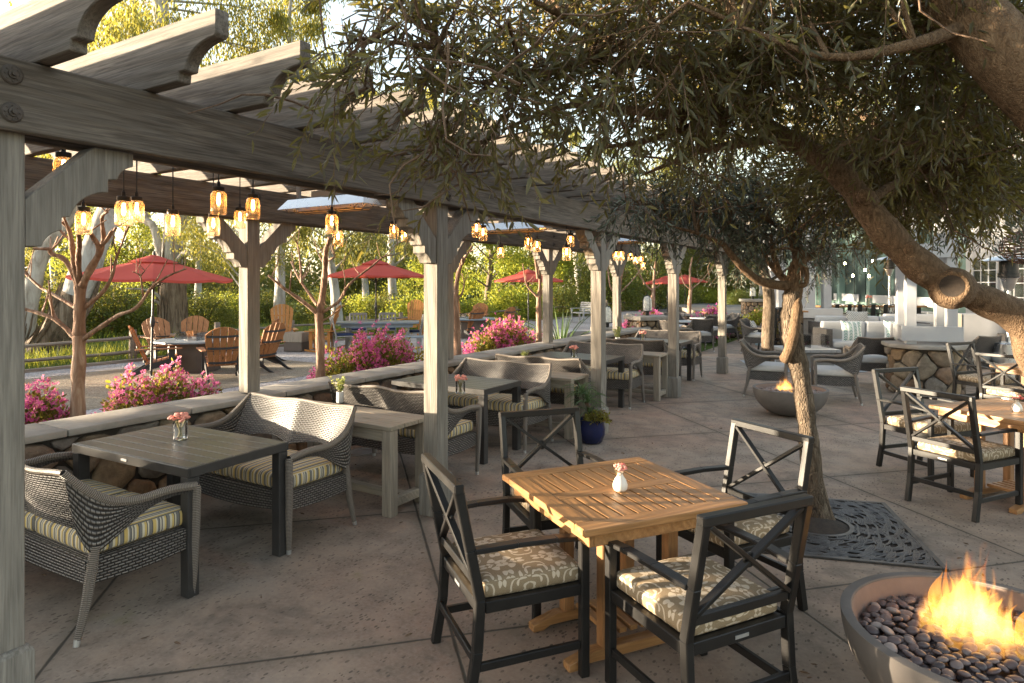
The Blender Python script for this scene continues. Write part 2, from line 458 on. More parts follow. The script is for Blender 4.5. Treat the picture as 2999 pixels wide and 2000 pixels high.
def patio():
    t=NT('salt finished tan concrete')
    v=t.coord('Object')
    big=t.noise(v,.55,5,.6,.4); med=t.noise(v,3.2,6,.65)
    c=t.ramp(big,[(.34,(.285,.185,.135)),(.5,(.305,.228,.168)),(.64,(.255,.218,.178))])
    c=t.mix(t.ramp(med,[(.42,0),(.64,.7)]),c,(.13,.10,.078))
    fin=t.noise(v,45,4,.6)
    c=t.mix(t.ramp(fin,[(.35,.35),(.6,0)]),c,(.36,.28,.22))
    vo=t.n('TexVoronoi',{'Vector':t.n('Mapping',{'Vector':v,'Scale':(1,.55,1),'Rotation':(0,0,.6)}).outputs[0],'Scale':50.0,'Randomness':1.0},feature='F1')
    sz=t.n('SeparateXYZ',{0:vo.outputs['Color']}).outputs[0]
    thr=t.math('MULTIPLY',t.math('POWER',sz,1.5),.42)
    pm=t.noise(v,1.1,3); 
    pit=t.math('MULTIPLY',t.math('LESS_THAN',vo.outputs['Distance'],thr),t.ramp(pm,[(.36,.25),(.6,1)]))
    c=t.mix(t.math('MULTIPLY',pit,.8),c,(.05,.038,.03))
    stn=t.noise(v,1.5,4,.7,.8)
    c=t.mix(t.ramp(stn,[(.54,0),(.72,.6)]),c,(.085,.07,.058))
    moss=t.noise(v,2.3,5,.7)
    c=t.mix(t.ramp(moss,[(.62,0),(.78,.5)]),c,(.15,.15,.04))
    sep=t.n('SeparateXYZ',{0:v})
    def joint(expr,off,per):
        fr=t.math('FRACT',t.math('DIVIDE',t.math('ADD',expr,100*per-off),per))
        d=t.math('MULTIPLY',t.math('MINIMUM',fr,t.math('SUBTRACT',1.0,fr)),per*.7071)
        return d
    wob=t.math('MULTIPLY',t.math('SUBTRACT',t.noise(v,6,3),.5),.012)
    j=t.math('MINIMUM',joint(t.math('ADD',sep.outputs[0],sep.outputs[1]),.72,2.69),joint(t.math('SUBTRACT',sep.outputs[1],sep.outputs[0]),4.68,2.65))
    j=t.math('ADD',j,wob)
    jm=t.ramp(j,[(.0045,1),(.011,0)])
    c=t.mix(jm,c,(.028,.024,.020))
    c=t.mix(t.ramp(j,[(.01,.35),(.09,0)]),c,(.12,.10,.075))
    h=t.math('SUBTRACT',t.math('ADD',t.math('MULTIPLY',med,.35),t.math('MULTIPLY',fin,.12)),t.math('ADD',t.math('MULTIPLY',pit,.35),t.math('MULTIPLY',jm,1.2)))
    return t.princ(col=c,rough=.72,spec=.3,nrm=t.bump(h,.55,.008))
M['patio']=patio()
def gravel(name,c1,c2,sc):
    t=NT(name); v=t.coord('Object')
    vo=t.n('TexVoronoi',{'Vector':v,'Scale':sc})
    g=t.n('SeparateXYZ',{0:vo.outputs['Color']}).outputs[0]
    c=t.ramp(g,[(.1,[x*.6 for x in c1]),(.5,c1),(.9,c2)])
    c=t.mix(t.ramp(t.noise(v,.6,4),[(.42,0),(.65,.7)]),c,[x*.75 for x in c1])
    return t.princ(col=c,rough=.9,spec=.2,nrm=t.bump(vo.outputs['Distance'],1.0,.03))
M['gravel']=gravel('pale crushed gravel',(.46,.41,.40),(.68,.64,.62),34)
M['dg']=gravel('tan decomposed granite',(.42,.34,.25),(.54,.45,.35),60)
def grass_m():
    t=NT('meadow ground'); v=t.coord('Object')
    c=t.ramp(t.noise(v,.35,6,.65),[(.3,(.045,.075,.018)),(.55,(.085,.115,.025)),(.75,(.14,.13,.05))])
    c=t.mix(t.ramp(t.noise(v,9,4),[(.4,.5),(.6,0)]),c,(.03,.05,.012))
    return t.princ(col=c,rough=.95,spec=.1,nrm=t.bump(t.noise(v,14,5),.8,.06))
M['meadow']=grass_m()
M['asphalt']=plain('asphalt',(.075,.075,.08),.9,0,.2,3,.3)
M['pathc']=plain('blue grey concrete',(.24,.24,.245),.8,0,.12,1.5,.2)
M['lawn']=plain('dry lawn',(.16,.15,.07),.95,0,.25,1.2,.3)
def stone():
    t=NT('rounded fieldstone'); v=t.coord('Object',False)
    g=t.n('NewGeometry').outputs['Random Per Island']
    c=t.ramp(g,[(0,(.14,.08,.05)),(.2,(.23,.15,.085)),(.4,(.29,.21,.125)),(.55,(.19,.145,.115)),(.7,(.32,.24,.15)),(.85,(.21,.185,.16)),(1,(.28,.17,.10))])
    n=t.noise(v,9,6,.65,.5); n2=t.noise(v,38,5,.7)
    c=t.mix(t.ramp(n,[(.35,.6),(.65,0)]),c,(.045,.032,.022))
    c=t.mix(t.ramp(n2,[(.55,0),(.75,.5)]),c,(.30,.24,.17))
    return t.princ(col=c,rough=.85,spec=.25,nrm=t.bump(t.math('ADD',n,t.math('MULTIPLY',n2,.4)),.7,.02))
M['stone']=stone()
M['mortar']=plain('dark mortar',(.05,.04,.031),.95,0,.3,12,.5)
M['cap']=plain('grey cast stone cap',(.27,.245,.215),.85,0,.2,5,.5,.2,(.14,.115,.09))
def leaf(name,c1,c2,tl=.35,rough=.45,spec=.4,hue=None):
    t=NT(name); g=t.n('NewGeometry').outputs['Random Per Island']
    st=[(0,c1),(.55,[(a+b)/2 for a,b in zip(c1,c2)]),(1,c2)]
    if hue: st=[(0,c1),(.5,[(a+b)/2 for a,b in zip(c1,c2)]),(.86,c2),(.93,hue),(1,hue)]
    c=t.ramp(g,st)
    p=t.n('BsdfPrincipled',{'Base Color':c,'Roughness':rough,'Specular IOR Level':spec})
    tr=t.n('BsdfTranslucent',{'Color':t.mix(.5,c,(.55,.42,.05),'SCREEN') if tl>.3 else c})
    return t.surf(t.n('MixShader',{0:tl,1:p.outputs[0],2:tr.outputs[0]}).outputs[0])
M['olive']=leaf('olive leaf',(.016,.017,.008),(.10,.10,.05),.36,.42,.45)
M['olive2']=leaf('silvery olive leaf',(.030,.038,.022),(.14,.165,.115),.2,.42,.45)
M['gum']=leaf('gum leaf',(.07,.095,.018),(.20,.21,.045),.48,.5,.3,(.30,.23,.035))
M['gum2']=leaf('dark gum leaf',(.035,.06,.018),(.12,.15,.045),.42,.5,.3)
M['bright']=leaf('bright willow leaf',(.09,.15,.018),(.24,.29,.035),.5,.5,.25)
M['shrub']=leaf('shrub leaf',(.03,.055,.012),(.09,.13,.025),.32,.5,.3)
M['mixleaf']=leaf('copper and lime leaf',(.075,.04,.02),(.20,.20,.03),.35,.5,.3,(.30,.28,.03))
M['pinkbl']=leaf('magenta ribbon blossom',(.50,.035,.28),(.80,.16,.48),.4,.7,.2,(.80,.30,.26))
M['grass']=leaf('grass blade',(.06,.11,.015),(.17,.22,.03),.4,.6,.2)
M['flax']=leaf('flax leaf',(.06,.11,.03),(.12,.17,.06),.25,.4,.4)
M['yucca']=leaf('dracaena leaf',(.07,.12,.045),(.16,.23,.10),.25,.4,.4)
M['sprig']=leaf('pale green sprig',(.16,.22,.06),(.34,.40,.16),.4,.6,.2)
def bark(name,c1,c2,c3,st=(14,14,3),bump=.8,hi=.5):
    t=NT(name); v=t.coord('Object',True,st)
    n=t.noise(v,1.0,6,.65,.9); n2=t.noise(t.coord('Object',True),2.2,4)
    c=t.ramp(n,[(.32,c1),(.5,c2),(.68,c3)])
    c=t.mix(t.ramp(n2,[(.5,0),(.72,hi)]),c,c1)
    vo=t.n('TexVoronoi',{'Vector':v,'Scale':2.2},feature='DISTANCE_TO_EDGE').outputs['Distance']
    h=t.math('ADD',n,t.math('MULTIPLY',t.ramp(vo,[(0,0),(.25,1)]),.5))
    return t.princ(col=c,rough=.85,spec=.25,nrm=t.bump(h,bump,.02))
M['olivebark']=bark('olive bark',(.075,.045,.025),(.15,.095,.055),(.215,.145,.088),(46,46,20),.6,.35)
M['olivebark2']=bark('furrowed olive bark',(.045,.033,.023),(.13,.095,.065),(.23,.18,.13),(30,30,8),1.0,.25)
M['twig']=bark('brown twig',(.09,.055,.035),(.14,.09,.06),(.2,.135,.09),(30,30,10),.3)
M['gumbark']=bark('white gum bark',(.17,.135,.11),(.36,.335,.305),(.46,.44,.41),(4,4,.9),.4,.55)
M['gumbase']=bark('shaggy gum base bark',(.05,.036,.026),(.16,.115,.08),(.28,.22,.165),(10,10,1.2),1.0,.3)
M['myrtle']=bark('cinnamon myrtle bark',(.15,.085,.055),(.25,.15,.10),(.40,.29,.215),(11,11,2.5),.45,.45)
def redcanvas():
    t=NT('red canvas'); v=t.coord('Object',True)
    n=t.noise(v,120,2); 
    c=t.ramp(t.noise(v,1.5,3),[(.3,(.46,.075,.06)),(.7,(.54,.10,.08))])
    p=t.n('BsdfPrincipled',{'Base Color':c,'Roughness':.85,'Specular IOR Level':.2,'Normal':t.bump(n,.15,.002)})
    tr=t.n('BsdfTranslucent',{'Color':(.70,.14,.06,1)})
    return t.surf(t.n('MixShader',{0:.3,1:p.outputs[0],2:tr.outputs[0]}).outputs[0])
M['red']=redcanvas()
def pebble():
    t=NT('river pebble'); r=t.n('ObjectInfo').outputs['Random']; v=t.coord('Object',True)
    c=t.ramp(r,[(0,(.075,.06,.06)),(.3,(.12,.085,.08)),(.5,(.17,.11,.095)),(.7,(.22,.165,.145)),(.88,(.13,.09,.085)),(1,(.38,.31,.27))])
    c=t.mix(t.ramp(t.noise(v,22,4),[(.4,.25),(.7,0)]),c,(.04,.03,.03))
    return t.princ(col=c,rough=.42,spec=.45,nrm=t.bump(t.noise(v,90,3),.1,.002))
M['pebble']=pebble()
def iron():
    t=NT('cast iron'); v=t.coord('Object')
    return t.princ(col=t.ramp(t.noise(v,12,4),[(.3,(.05,.046,.043)),(.7,(.105,.098,.092))]),rough=.45,metal=.5,spec=.5,nrm=t.bump(t.noise(v,120,3),.2,.002))
M['iron']=iron()
def flame():
    t=NT('fire'); c=t.n('TexCoord').outputs['Generated']; z=t.n('SeparateXYZ',{0:c}).outputs[2]
    v=t.coord('Object',False,(9,9,2.4))
    n=t.noise(v,2.2,3,.6,1.5)
    zz=t.math('ADD',z,t.math('MULTIPLY',t.math('SUBTRACT',n,.5),.55))
    col=t.ramp(zz,[(0,(1,.22,.02)),(.16,(1,.46,.07)),(.45,(1,.36,.04)),(.85,(1,.15,.01))])
    st=t.ramp(zz,[(0,.30),(.15,.9),(.5,.75),(.9,.30)])
    e=t.n('Emission',{'Color':col,'Strength':t.math('MULTIPLY',st,1.3)})
    a=t.math('MULTIPLY',t.ramp(zz,[(0,.02),(.12,.08),(.5,.06),(.8,.03),(1,.0)]),t.ramp(n,[(.3,.25),(.58,1)]))
    return t.surf(t.n('MixShader',{0:a,1:t.n('BsdfTransparent').outputs[0],2:e.outputs[0]}).outputs[0])
M['flame']=flame()
def firevol(h,R):
    t=NT('glowing fire gas'); o=t.n('TexCoord').outputs['Object']
    sep=t.n('SeparateXYZ',{0:o}); z=t.math('DIVIDE',sep.outputs[2],h)
    r=t.math('DIVIDE',t.math('SQRT',t.math('ADD',t.math('POWER',sep.outputs[0],2.0),t.math('POWER',sep.outputs[1],2.0))),R)
    mp=t.n('Mapping',{'Vector':o,'Scale':(1,1,.27)}).outputs[0]
    wob=t.n('TexNoise',{'Vector':mp,'Scale':11.0,'Detail':1.0}).outputs['Color']
    wv=t.n('VectorMath',{0:wob,1:(.5,.5,.5)},operation='SUBTRACT').outputs[0]
    ws=t.n('VectorMath',{0:wv,1:(.055,.055,.0)},operation='MULTIPLY').outputs[0]
    q=t.n('VectorMath',{0:mp,1:ws},operation='ADD').outputs[0]
    n=t.n('TexNoise',{'Vector':q,'Scale':26.0,'Detail':2.0,'Roughness':.45}).outputs['Fac']
    thr=t.math('ADD',.27,t.math('ADD',t.math('MULTIPLY',t.math('POWER',z,1.15),.36),t.math('MULTIPLY',t.math('POWER',r,2.0),t.math('ADD',.13,t.math('MULTIPLY',z,.40)))))
    d=t.n('Clamp',{0:t.math('MULTIPLY',t.math('SUBTRACT',n,thr),7.0)}).outputs[0]
    col=t.ramp(d,[(0,(1,.17,.012)),(.35,(1,.33,.04)),(1,(1,.55,.13))])
    e=t.n('Emission',{'Color':col,'Strength':t.math('MULTIPLY',d,FIRE_GAIN)})
    t.t.links.new(e.outputs[0],t.out.inputs['Volume']); return t.m
# ------------------------------------------------------------------ ground and setting
def struct(name, mb, mat, loc=(0,0,0)):
    o=mb.build(name,mat,smooth=0); o.location=loc; o['kind']='structure'; return o
def plane(name,pts,z,mat):
    m=MB(); m.add([(p[0],p[1],z) for p in pts],[tuple(range(len(pts)))])
    return struct(name,m,mat)
plane('ground',[(-260,-120),(160,-120),(160,260),(-260,260)],-.03,M['meadow'])
plane('patio',[(-5.55,-6),(30,-6),(30,40),(-4.6,40),(-4.6,15.2),(-5.55,15.2)],0.0,M['patio'])
plane('gravel',[(-15.2,-6),(-8.9,-6),(-8.9,16),(-6.6,22),(-6.6,46),(-15.2,46)],-.012,M['gravel'])
plane('seating_ground',[(-14.2,4.6),(-10.0,4.6),(-10.0,10.4),(-14.2,10.4)],-.006,M['dg'])
plane('path',[(-8.9,-6),(-7.55,-6),(-7.55,16),(-4.6,24),(-4.6,46),(-6.6,46),(-6.6,22),(-8.9,16)],-.008,M['pathc'])
plane('lawn',[C(5,42),C(13,42),C(15,50),C(4,50)],.004,M['lawn'])
plane('driveway',[C(9,40),C(16.5,36),C(34,70),C(20,74),C(10,58)],.012,M['asphalt'])
m=MB(); m.bb(-15.34,-15.2,-6,46,-.03,.05); struct('kerb',m,M['fence_w'])
m=MB(); m.bb(-7.5,-5.6,-6,15.2,-.03,.06); struct('planting_bed',m,M['soil'])

# ------------------------------------------------------------------ pergola
PERG=thing('pergola','weathered timber pergola with scroll-cut rafter ends over the wicker loveseats','pergola',(-4.27,1.19,0))
def ppart(name,mb,mat,loc,par=PERG,bevel=.004,smooth=30):
    o=mb.build(name,mat,None,bevel=bevel,smooth=smooth)
    if par is PERG: o.location=Vector(loc)-PERG.location
    else: o.location=loc
    o.parent=par; return o
def pdup(o,loc,par=PERG):
    c=o.copy(); COL.objects.link(c); c.parent=par
    c.location=Vector(loc)-PERG.location if par is PERG else loc
    for ch in o.children:
        k=ch.copy(); COL.objects.link(k); k.parent=c
    return c
POST_Y=[1.19,4.07,7.22,10.17,13.37]
XF,XB=-3.15,-5.40
# rafters
cove=[(-.0,.27),(-.0,.165)]
for k in range(0,9):
    a=k/8*PI/2
    cove.append((-.018-.20*math.sin(a)**1.0, .165-.012-.112*(1-math.cos(a))))
cove+=[(-.268,.041),(-.272,0)]
prof=cove+[(-3.3,0),(-3.3,.04),(-3.35,.045),(-3.4,.10),(-3.47,.15),(-3.55,.165),(-3.55,.27)]
mb=MB(); mb.prism(prof[::-1],(0,0,0),(1,0,0),(0,0,1),.065)
raf0=None
for k in range(-7,29):
    y=1.315+.443*k
    if raf0 is None: raf0=ppart('rafter',mb,M['perg_x'],(-2.5,y,2.7),bevel=.005)
    else:
        r=pdup(raf0,(-2.5+rnd.uniform(-.012,.012),y,2.7+rnd.uniform(0,.004)))
for X in (XF,XB):
    for s in (-1,1):
        mb=MB(); mb.box((0,0,0),(.05,17.6,.29))
        ppart('beam',mb,M['perg_y'],(X+s*.096,5.75,2.55),bevel=.006)
# posts
def mkpost(zb):
    m=MB(); m.box((0,0,(2.69-zb)/2),(.138,.138,2.69-zb)); return m
base=MB(); base.lathe([(.095*1.414,0),(.095*1.414,.305),(.078*1.414,.325),(.070*1.414,.326)],4,M=Matrix.Rotation(PI/4,3,'Z'))
brp=[(0,-.262),(.268,0),(.44,0),(.44,-.062)]
def arc(p0,p1,n=6,bul=.35):
    (x0,y0),(x1,y1)=p0,p1; cx_,cy_=x0+(x1-x0)*.12, y1-(y1-y0)*.12*0
    pts=[]
    for k in range(1,n+1):
        t=k/n; mx,my=x0-abs(x1-x0)*.05, y1
        a=(1-t)**2; b=2*t*(1-t); c=t*t
        qx=a*x0+b*(x0+(x1-x0)*.82)+c*x1; qy=a*y0+b*(y0+(y1-y0)*.25)+c*y1
        pts.append((qx,qy))
    return pts
brp+=arc((.44,-.062),(.368,-.132))+[(.328,-.136),(.328,-.196)]+[(.30,-.198)]+arc((.30,-.198),(.172,-.318),8)+[(.138,-.324),(.138,-.378)]+arc((.138,-.378),(.062,-.452))+[(0,-.455)]
p0=None;pb0=None;b0=None;bolt0=None
for X in (XF,XB):
    for y in POST_Y+([16.4] if False else []):
        zb=0 if X==XF else .76
        if X==XF and p0 is None:
            p0=ppart('post',mkpost(0),M['perg_z'],(X,y,0),bevel=.006)
            bs=base.build('post_base',M['perg_z'],p0,bevel=.005); po=p0
        elif X==XF: po=pdup(p0,(X,y,0))
        elif pb0 is None: pb0=ppart('post',mkpost(.76),M['perg_z'],(X,y,.76),bevel=.006); po=pb0
        else: po=pdup(pb0,(X,y,.76))
        for s in (-1,1):
            if b0 is None:
                mb=MB(); mb.prism([(s*a,b) for a,b in brp],(0,0,0),(0,1,0),(0,0,1),.118)
                b0={}
            if s not in b0:
                mb=MB(); mb.prism([(s*a,b) for a,b in (brp if s<0 else brp[::-1])],(0,0,0),(0,1,0),(0,0,1),.118)
                b0[s]=ppart('brace',mb,M['perg_z'],(X,y+s*.071,2.405),bevel=.004)
                mb=MB(); mb.lathe([(.011,0),(.011,.003)],10,(0,s*.02,-.41),Matrix.Rotation(PI/2,3,'X'))
            else: pdup(b0[s],(X,y+s*.071,2.405))
        for dz in (-.075,.075):
            sx=1
            xx=X+sx*.1225
            if bolt0 is None:
                mb=MB(); mb.lathe([(.040,0),(.040,.003),(.034,.008),(.018,.010),(.017,.018),(.009,.018),(.009,.03),(0,.031)],16,M=Matrix.Rotation(PI/2,3,'Y'))
                for q in range(8):
                    a=q*PI/4; mb.tube([(.010,.026*math.cos(a),.026*math.sin(a)),(.013,.026*math.cos(a),.026*math.sin(a))],.004,6)
                bolt0=ppart('bolt_washer',mb,M['bolt'],(xx,y,2.55+dz),bevel=0)
            else: pdup(bolt0,(xx,y,2.55+dz))

# ------------------------------------------------------------------ fieldstone packing
def voronoi_cells(w,h,n,jit,seed):
    g=random.Random(seed); cell=math.sqrt(w*h/n); nx=max(1,int(round(w/cell/1.25))); ny=max(1,int(round(h/cell*1.2)))
    pts=[]
    for j in range(-1,ny+1):
        for i in range(-1,nx+1):
            pts.append(((i+.5+(j%2)*.5+g.uniform(-jit,jit))*w/nx,(j+.5+g.uniform(-jit,jit))*h/ny))
    out=[]
    for a,(px,py) in enumerate(pts):
        poly=[(0,0),(w,0),(w,h),(0,h)]
        for b,(qx,qy) in enumerate(pts):
            if a==b or (px-qx)**2+(py-qy)**2>(3.2*max(w/nx,h/ny))**2: continue
            mx,my=(px+qx)/2,(py+qy)/2; dx,dy=qx-px,qy-py
            new=[]
            for k in range(len(poly)):
                A=poly[k];B=poly[(k+1)%len(poly)]
                sa=(A[0]-mx)*dx+(A[1]-my)*dy; sb=(B[0]-mx)*dx+(B[1]-my)*dy
                if sa<=0: new.append(A)
                if (sa<0)!=(sb<0) and abs(sa-sb)>1e-12:
                    t=sa/(sa-sb); new.append((A[0]+(B[0]-A[0])*t,A[1]+(B[1]-A[1])*t))
            poly=new
            if len(poly)<3: break
        if len(poly)>=3:
            ar=abs(sum(poly[k][0]*poly[(k+1)%len(poly)][1]-poly[(k+1)%len(poly)][0]*poly[k][1] for k in range(len(poly))))/2
            if ar>w*h/n*.12: out.append(poly)
    return out
def stones(mb,w,h,n,mapf,seed,gap=.014,bulge=.045,jit=.36):
    """mapf(u,v,out)->3D"""
    g=random.Random(seed+1)
    for poly in voronoi_cells(w,h,n,jit,seed):
        cx_=sum(p[0] for p in poly)/len(poly); cy_=sum(p[1] for p in poly)/len(poly)
        # resample outline
        R=[]
        for k in range(len(poly)):
            A=poly[k];B=poly[(k+1)%len(poly)]
            L=math.hypot(B[0]-A[0],B[1]-A[1]); m_=max(1,int(L/.06))
            for q in range(m_): R.append((A[0]+(B[0]-A[0])*q/m_,A[1]+(B[1]-A[1])*q/m_))
        # round corners
        for _ in range(1):
            R=[((R[k-1][0]+2*R[k][0]+R[(k+1)%len(R)][0])/4,(R[k-1][1]+2*R[k][1]+R[(k+1)%len(R)][1])/4) for k in range(len(R))]
        sz=math.sqrt(max(1e-4,sum(math.hypot(p[0]-cx_,p[1]-cy_) for p in R)/len(R)))
        b=bulge*g.uniform(.55,1.25); tx,ty=g.uniform(-.25,.25),g.uniform(-.25,.25)
        rings=[(1.0,-.01),(.985,.45),(.90,.85),(.6,1.0)]
        vs=[];n_=len(R)
        ph=[g.uniform(0,6.28) for _ in range(3)]
        for s,o in rings:
            for k,p in enumerate(R):
                dx,dy=p[0]-cx_,p[1]-cy_; L=math.hypot(dx,dy)+1e-6
                q=max(0,L-gap)/L*s
                a=math.atan2(dy,dx); wob=1+.05*math.sin(3*a+ph[0])+.04*math.sin(5*a+ph[1])
                u,v=cx_+dx*q*wob,cy_+dy*q*wob
                vs.append(mapf(u,v,b*o*(1+(dx*tx+dy*ty)/max(L,.05))))
        vs.append(mapf(cx_,cy_,b))
        fs=[]
        for r_ in range(len(rings)-1):
            for k in range(n_):
                k2=(k+1)%n_; fs.append((r_*n_+k,r_*n_+k2,(r_+1)*n_+k2,(r_+1)*n_+k))
        for k in range(n_): fs.append(((len(rings)-1)*n_+k,(len(rings)-1)*n_+(k+1)%n_,len(vs)-1))
        mb.add(vs,fs)
# long seat wall
WALL=thing('stone_wall','low fieldstone wall with grey cap along the back of the pergola','wall',(-5.4,-2,0))
wl=Vector(WALL.location)
mb=MB(); mb.bb(-.19,.15,-1.0,16.9,0,.69); mb.build('wall_core',M['mortar'],WALL,smooth=0)
mb=MB(); stones(mb,17.6,.67,165,lambda u,v,o:Vector((.155+o,-.9+u,.01+v)),3,.007,.05)
mb.build('stone_facing',M['stone'],WALL,smooth=60)
mb=MB(); yy=-1.0
while yy<16.8:
    L=rnd.uniform(.85,1.2); L=min(L,16.9-yy)
    if L<.1: break
    mb.bb(-.24,.235,yy+.003,yy+L-.003,.692,.745); yy+=L
mb.build('wall_cap',M['cap'],WALL,bevel=.012,seg=2)

# ------------------------------------------------------------------ infrared heaters under the rafters
def heater(loc,label):
    t=thing('infrared_heater',label,'heater',loc,math.radians(0),'stainless infrared heaters under the pergola')
    m=MB()
    pr=[(-.5,0),(.5,0),(.43,.10),(-.43,.10)]
    # reflector: open trapezoid trough
    t0=[(-.50,-.11,0),(.50,-.11,0),(.50,.11,0),(-.50,.11,0)]; t1=[(-.44,-.05,.085),(.44,-.05,.085),(.44,.05,.085),(-.44,.05,.085)]
    m.add(t0+t1,[(0,1,5,4),(1,2,6,5),(2,3,7,6),(3,0,4,7),(4,5,6,7)])
    o=m.build('reflector',M['steel'],t,smooth=0); o.modifiers.new('s','SOLIDIFY').thickness=.004
    m=MB(); m.bb(-.42,.42,-.012,.012,.03,.05); m.build('heating_element',M['heat'],t)
    m=MB()
    for y in (-.09,0,.09): m.tube([(-.42,y,-.002),(-.38,y,-.03),(.38,y,-.03),(.42,y,-.002)],.004,5)
    for x in (-.3,-.1,.1,.3): m.tube([(x,-.1,-.028),(x,.1,-.028)],.003,5)
    m.build('wire_guard',M['blackmetal'],t)
    m=MB()
    for x in (-.36,.36): m.bb(x-.02,x+.02,-.01,.01,.086,.27)
    m.bb(-.15,.15,-.05,.05,.087,.14); m.tube([(-.36,0,.2),(.36,0,.2)],.006,6)
    m.build('bracket',M['greywhite'],t); return t
h1=heater((-4.12,3.87,2.43),'silver trough heater hung nearest the camera in front of the inner beam')
dup(h1,(-4.0,6.62,2.43),label='silver trough heater hung between the second and third pergola bays')
dup(h1,(-3.7,9.35,2.43),label='silver trough heater hung furthest down the pergola behind olive leaves')

# ------------------------------------------------------------------ jar lamps
def jar_lamp(loc,ztop,label):
    t=thing('jar_lamp',label,'pendant lamp',loc,0,'glass jar lamps hung under the pergola')
    m=MB(); pr=[(0,.003),(.040,.0),(.046,.006),(.048,.02),(.048,.115),(.044,.132),(.034,.146),(.033,.163)]
    m.lathe(pr,20)
    m.build('jar',M['jar'],t,smooth=60)
    m=MB(); m.lathe([(.036,.146),(.037,.150),(.0375,.172),(.034,.175),(.012,.176),(.010,.205),(.006,.208),(.004,.215)],20); m.build('lid',M['lid'],t)
    m=MB(); m.lathe([(.014,.135),(.014,.172)],10); m.build('socket',M['rattan'],t)
    m=MB(); m.lathe([(0,.06),(.009,.066),(.0125,.085),(.010,.11),(.007,.135)],10); m.build('bulb',M['bulb'],t,smooth=60)
    m=MB(); m.tube([(0,0,.21),(0,0,ztop-loc[2])],.0045,6); m.build('cord',M['black'],t)
    return t
JL=[(192,538,4.17,'jar lamp hung alone left of the paired jars, in front of the white leaning trunk'),
(284,518,3.93,'larger jar lamp of the close pair beside the near scrolled brace'),
(314,510,4.5,'jar lamp tucked right behind the larger one of the close pair'),
(397,541,4.45,'jar lamp hung low over the thick upright gum trunk'),
(502,493,4.1,'big jar lamp hung high against the inner beam, above a lower jar'),
(490,541,5.1,'jar lamp directly below the big high one, left of the inner post'),
(551,524,5.5,'smaller jar lamp hung just left of the inner post between two taller ones'),
(581,503,4.6,'jar lamp hung high right beside the inner beam bolts'),
(762,537,4.95,'jar lamp hung in front of the nearest silver heater'),
(776,566,6.0,'jar lamp below and behind the one at the nearest silver heater'),
(905,548,6.6,'jar lamp hung just left of the second front post brace'),
(931,556,7.0,'jar lamp half hidden behind the second front post brace'),
(1094,545,6.7,'jar lamp at the left end of the second silver heater, upper of two'),
(1109,553,7.3,'jar lamp overlapping to the right of the upper one at the second heater'),
(1149,593,8.6,'jar lamp hung lowest, alone against green trees right of the second post'),
(1213,574,7.6,'jar lamp hung under the right end of the second heater, left of two'),
(1233,579,8.3,'jar lamp close to the right of the one under the second heater'),
(1301,598,7.2,'long hung jar lamp beside the third front post brace'),
(1310,567,8.3,'jar lamp half hidden by the third front post brace'),
(1414,597,11.,'jar lamp left of a tight far pair beyond the third post'),
(1426,598,10.3,'jar lamp right of a tight far pair beyond the third post'),
(1447,598,12.5,'small far jar lamp between the tight pair and the olive leaves'),
(1459,606,13.,'small far jar lamp just touching the olive leaves'),
(1471,607,11.5,'far jar lamp half covered by olive leaves'),
(1477,619,13.2,'lowest far jar lamp below the olive leaves near the fourth post'),
(146,425,3.5,'jar lamp hidden behind the near scrolled brace beside the first post')]
j0=None
for px,yb,d,lab in JL:
    p=PD(px,yb,d)
    if j0 is None:
        j0=jar_lamp(tuple(p),2.72,lab)
    else:
        t=dup(j0,p,rnd.uniform(0,6),lab)
        for ch in t.children:
            if ch.name.startswith('cord'):
                ch.scale=(1,1,(2.72-p.z-.21)/(2.72-j0.location.z-.21)); ch.location=(0,0,.21*(1-ch.scale[2]))
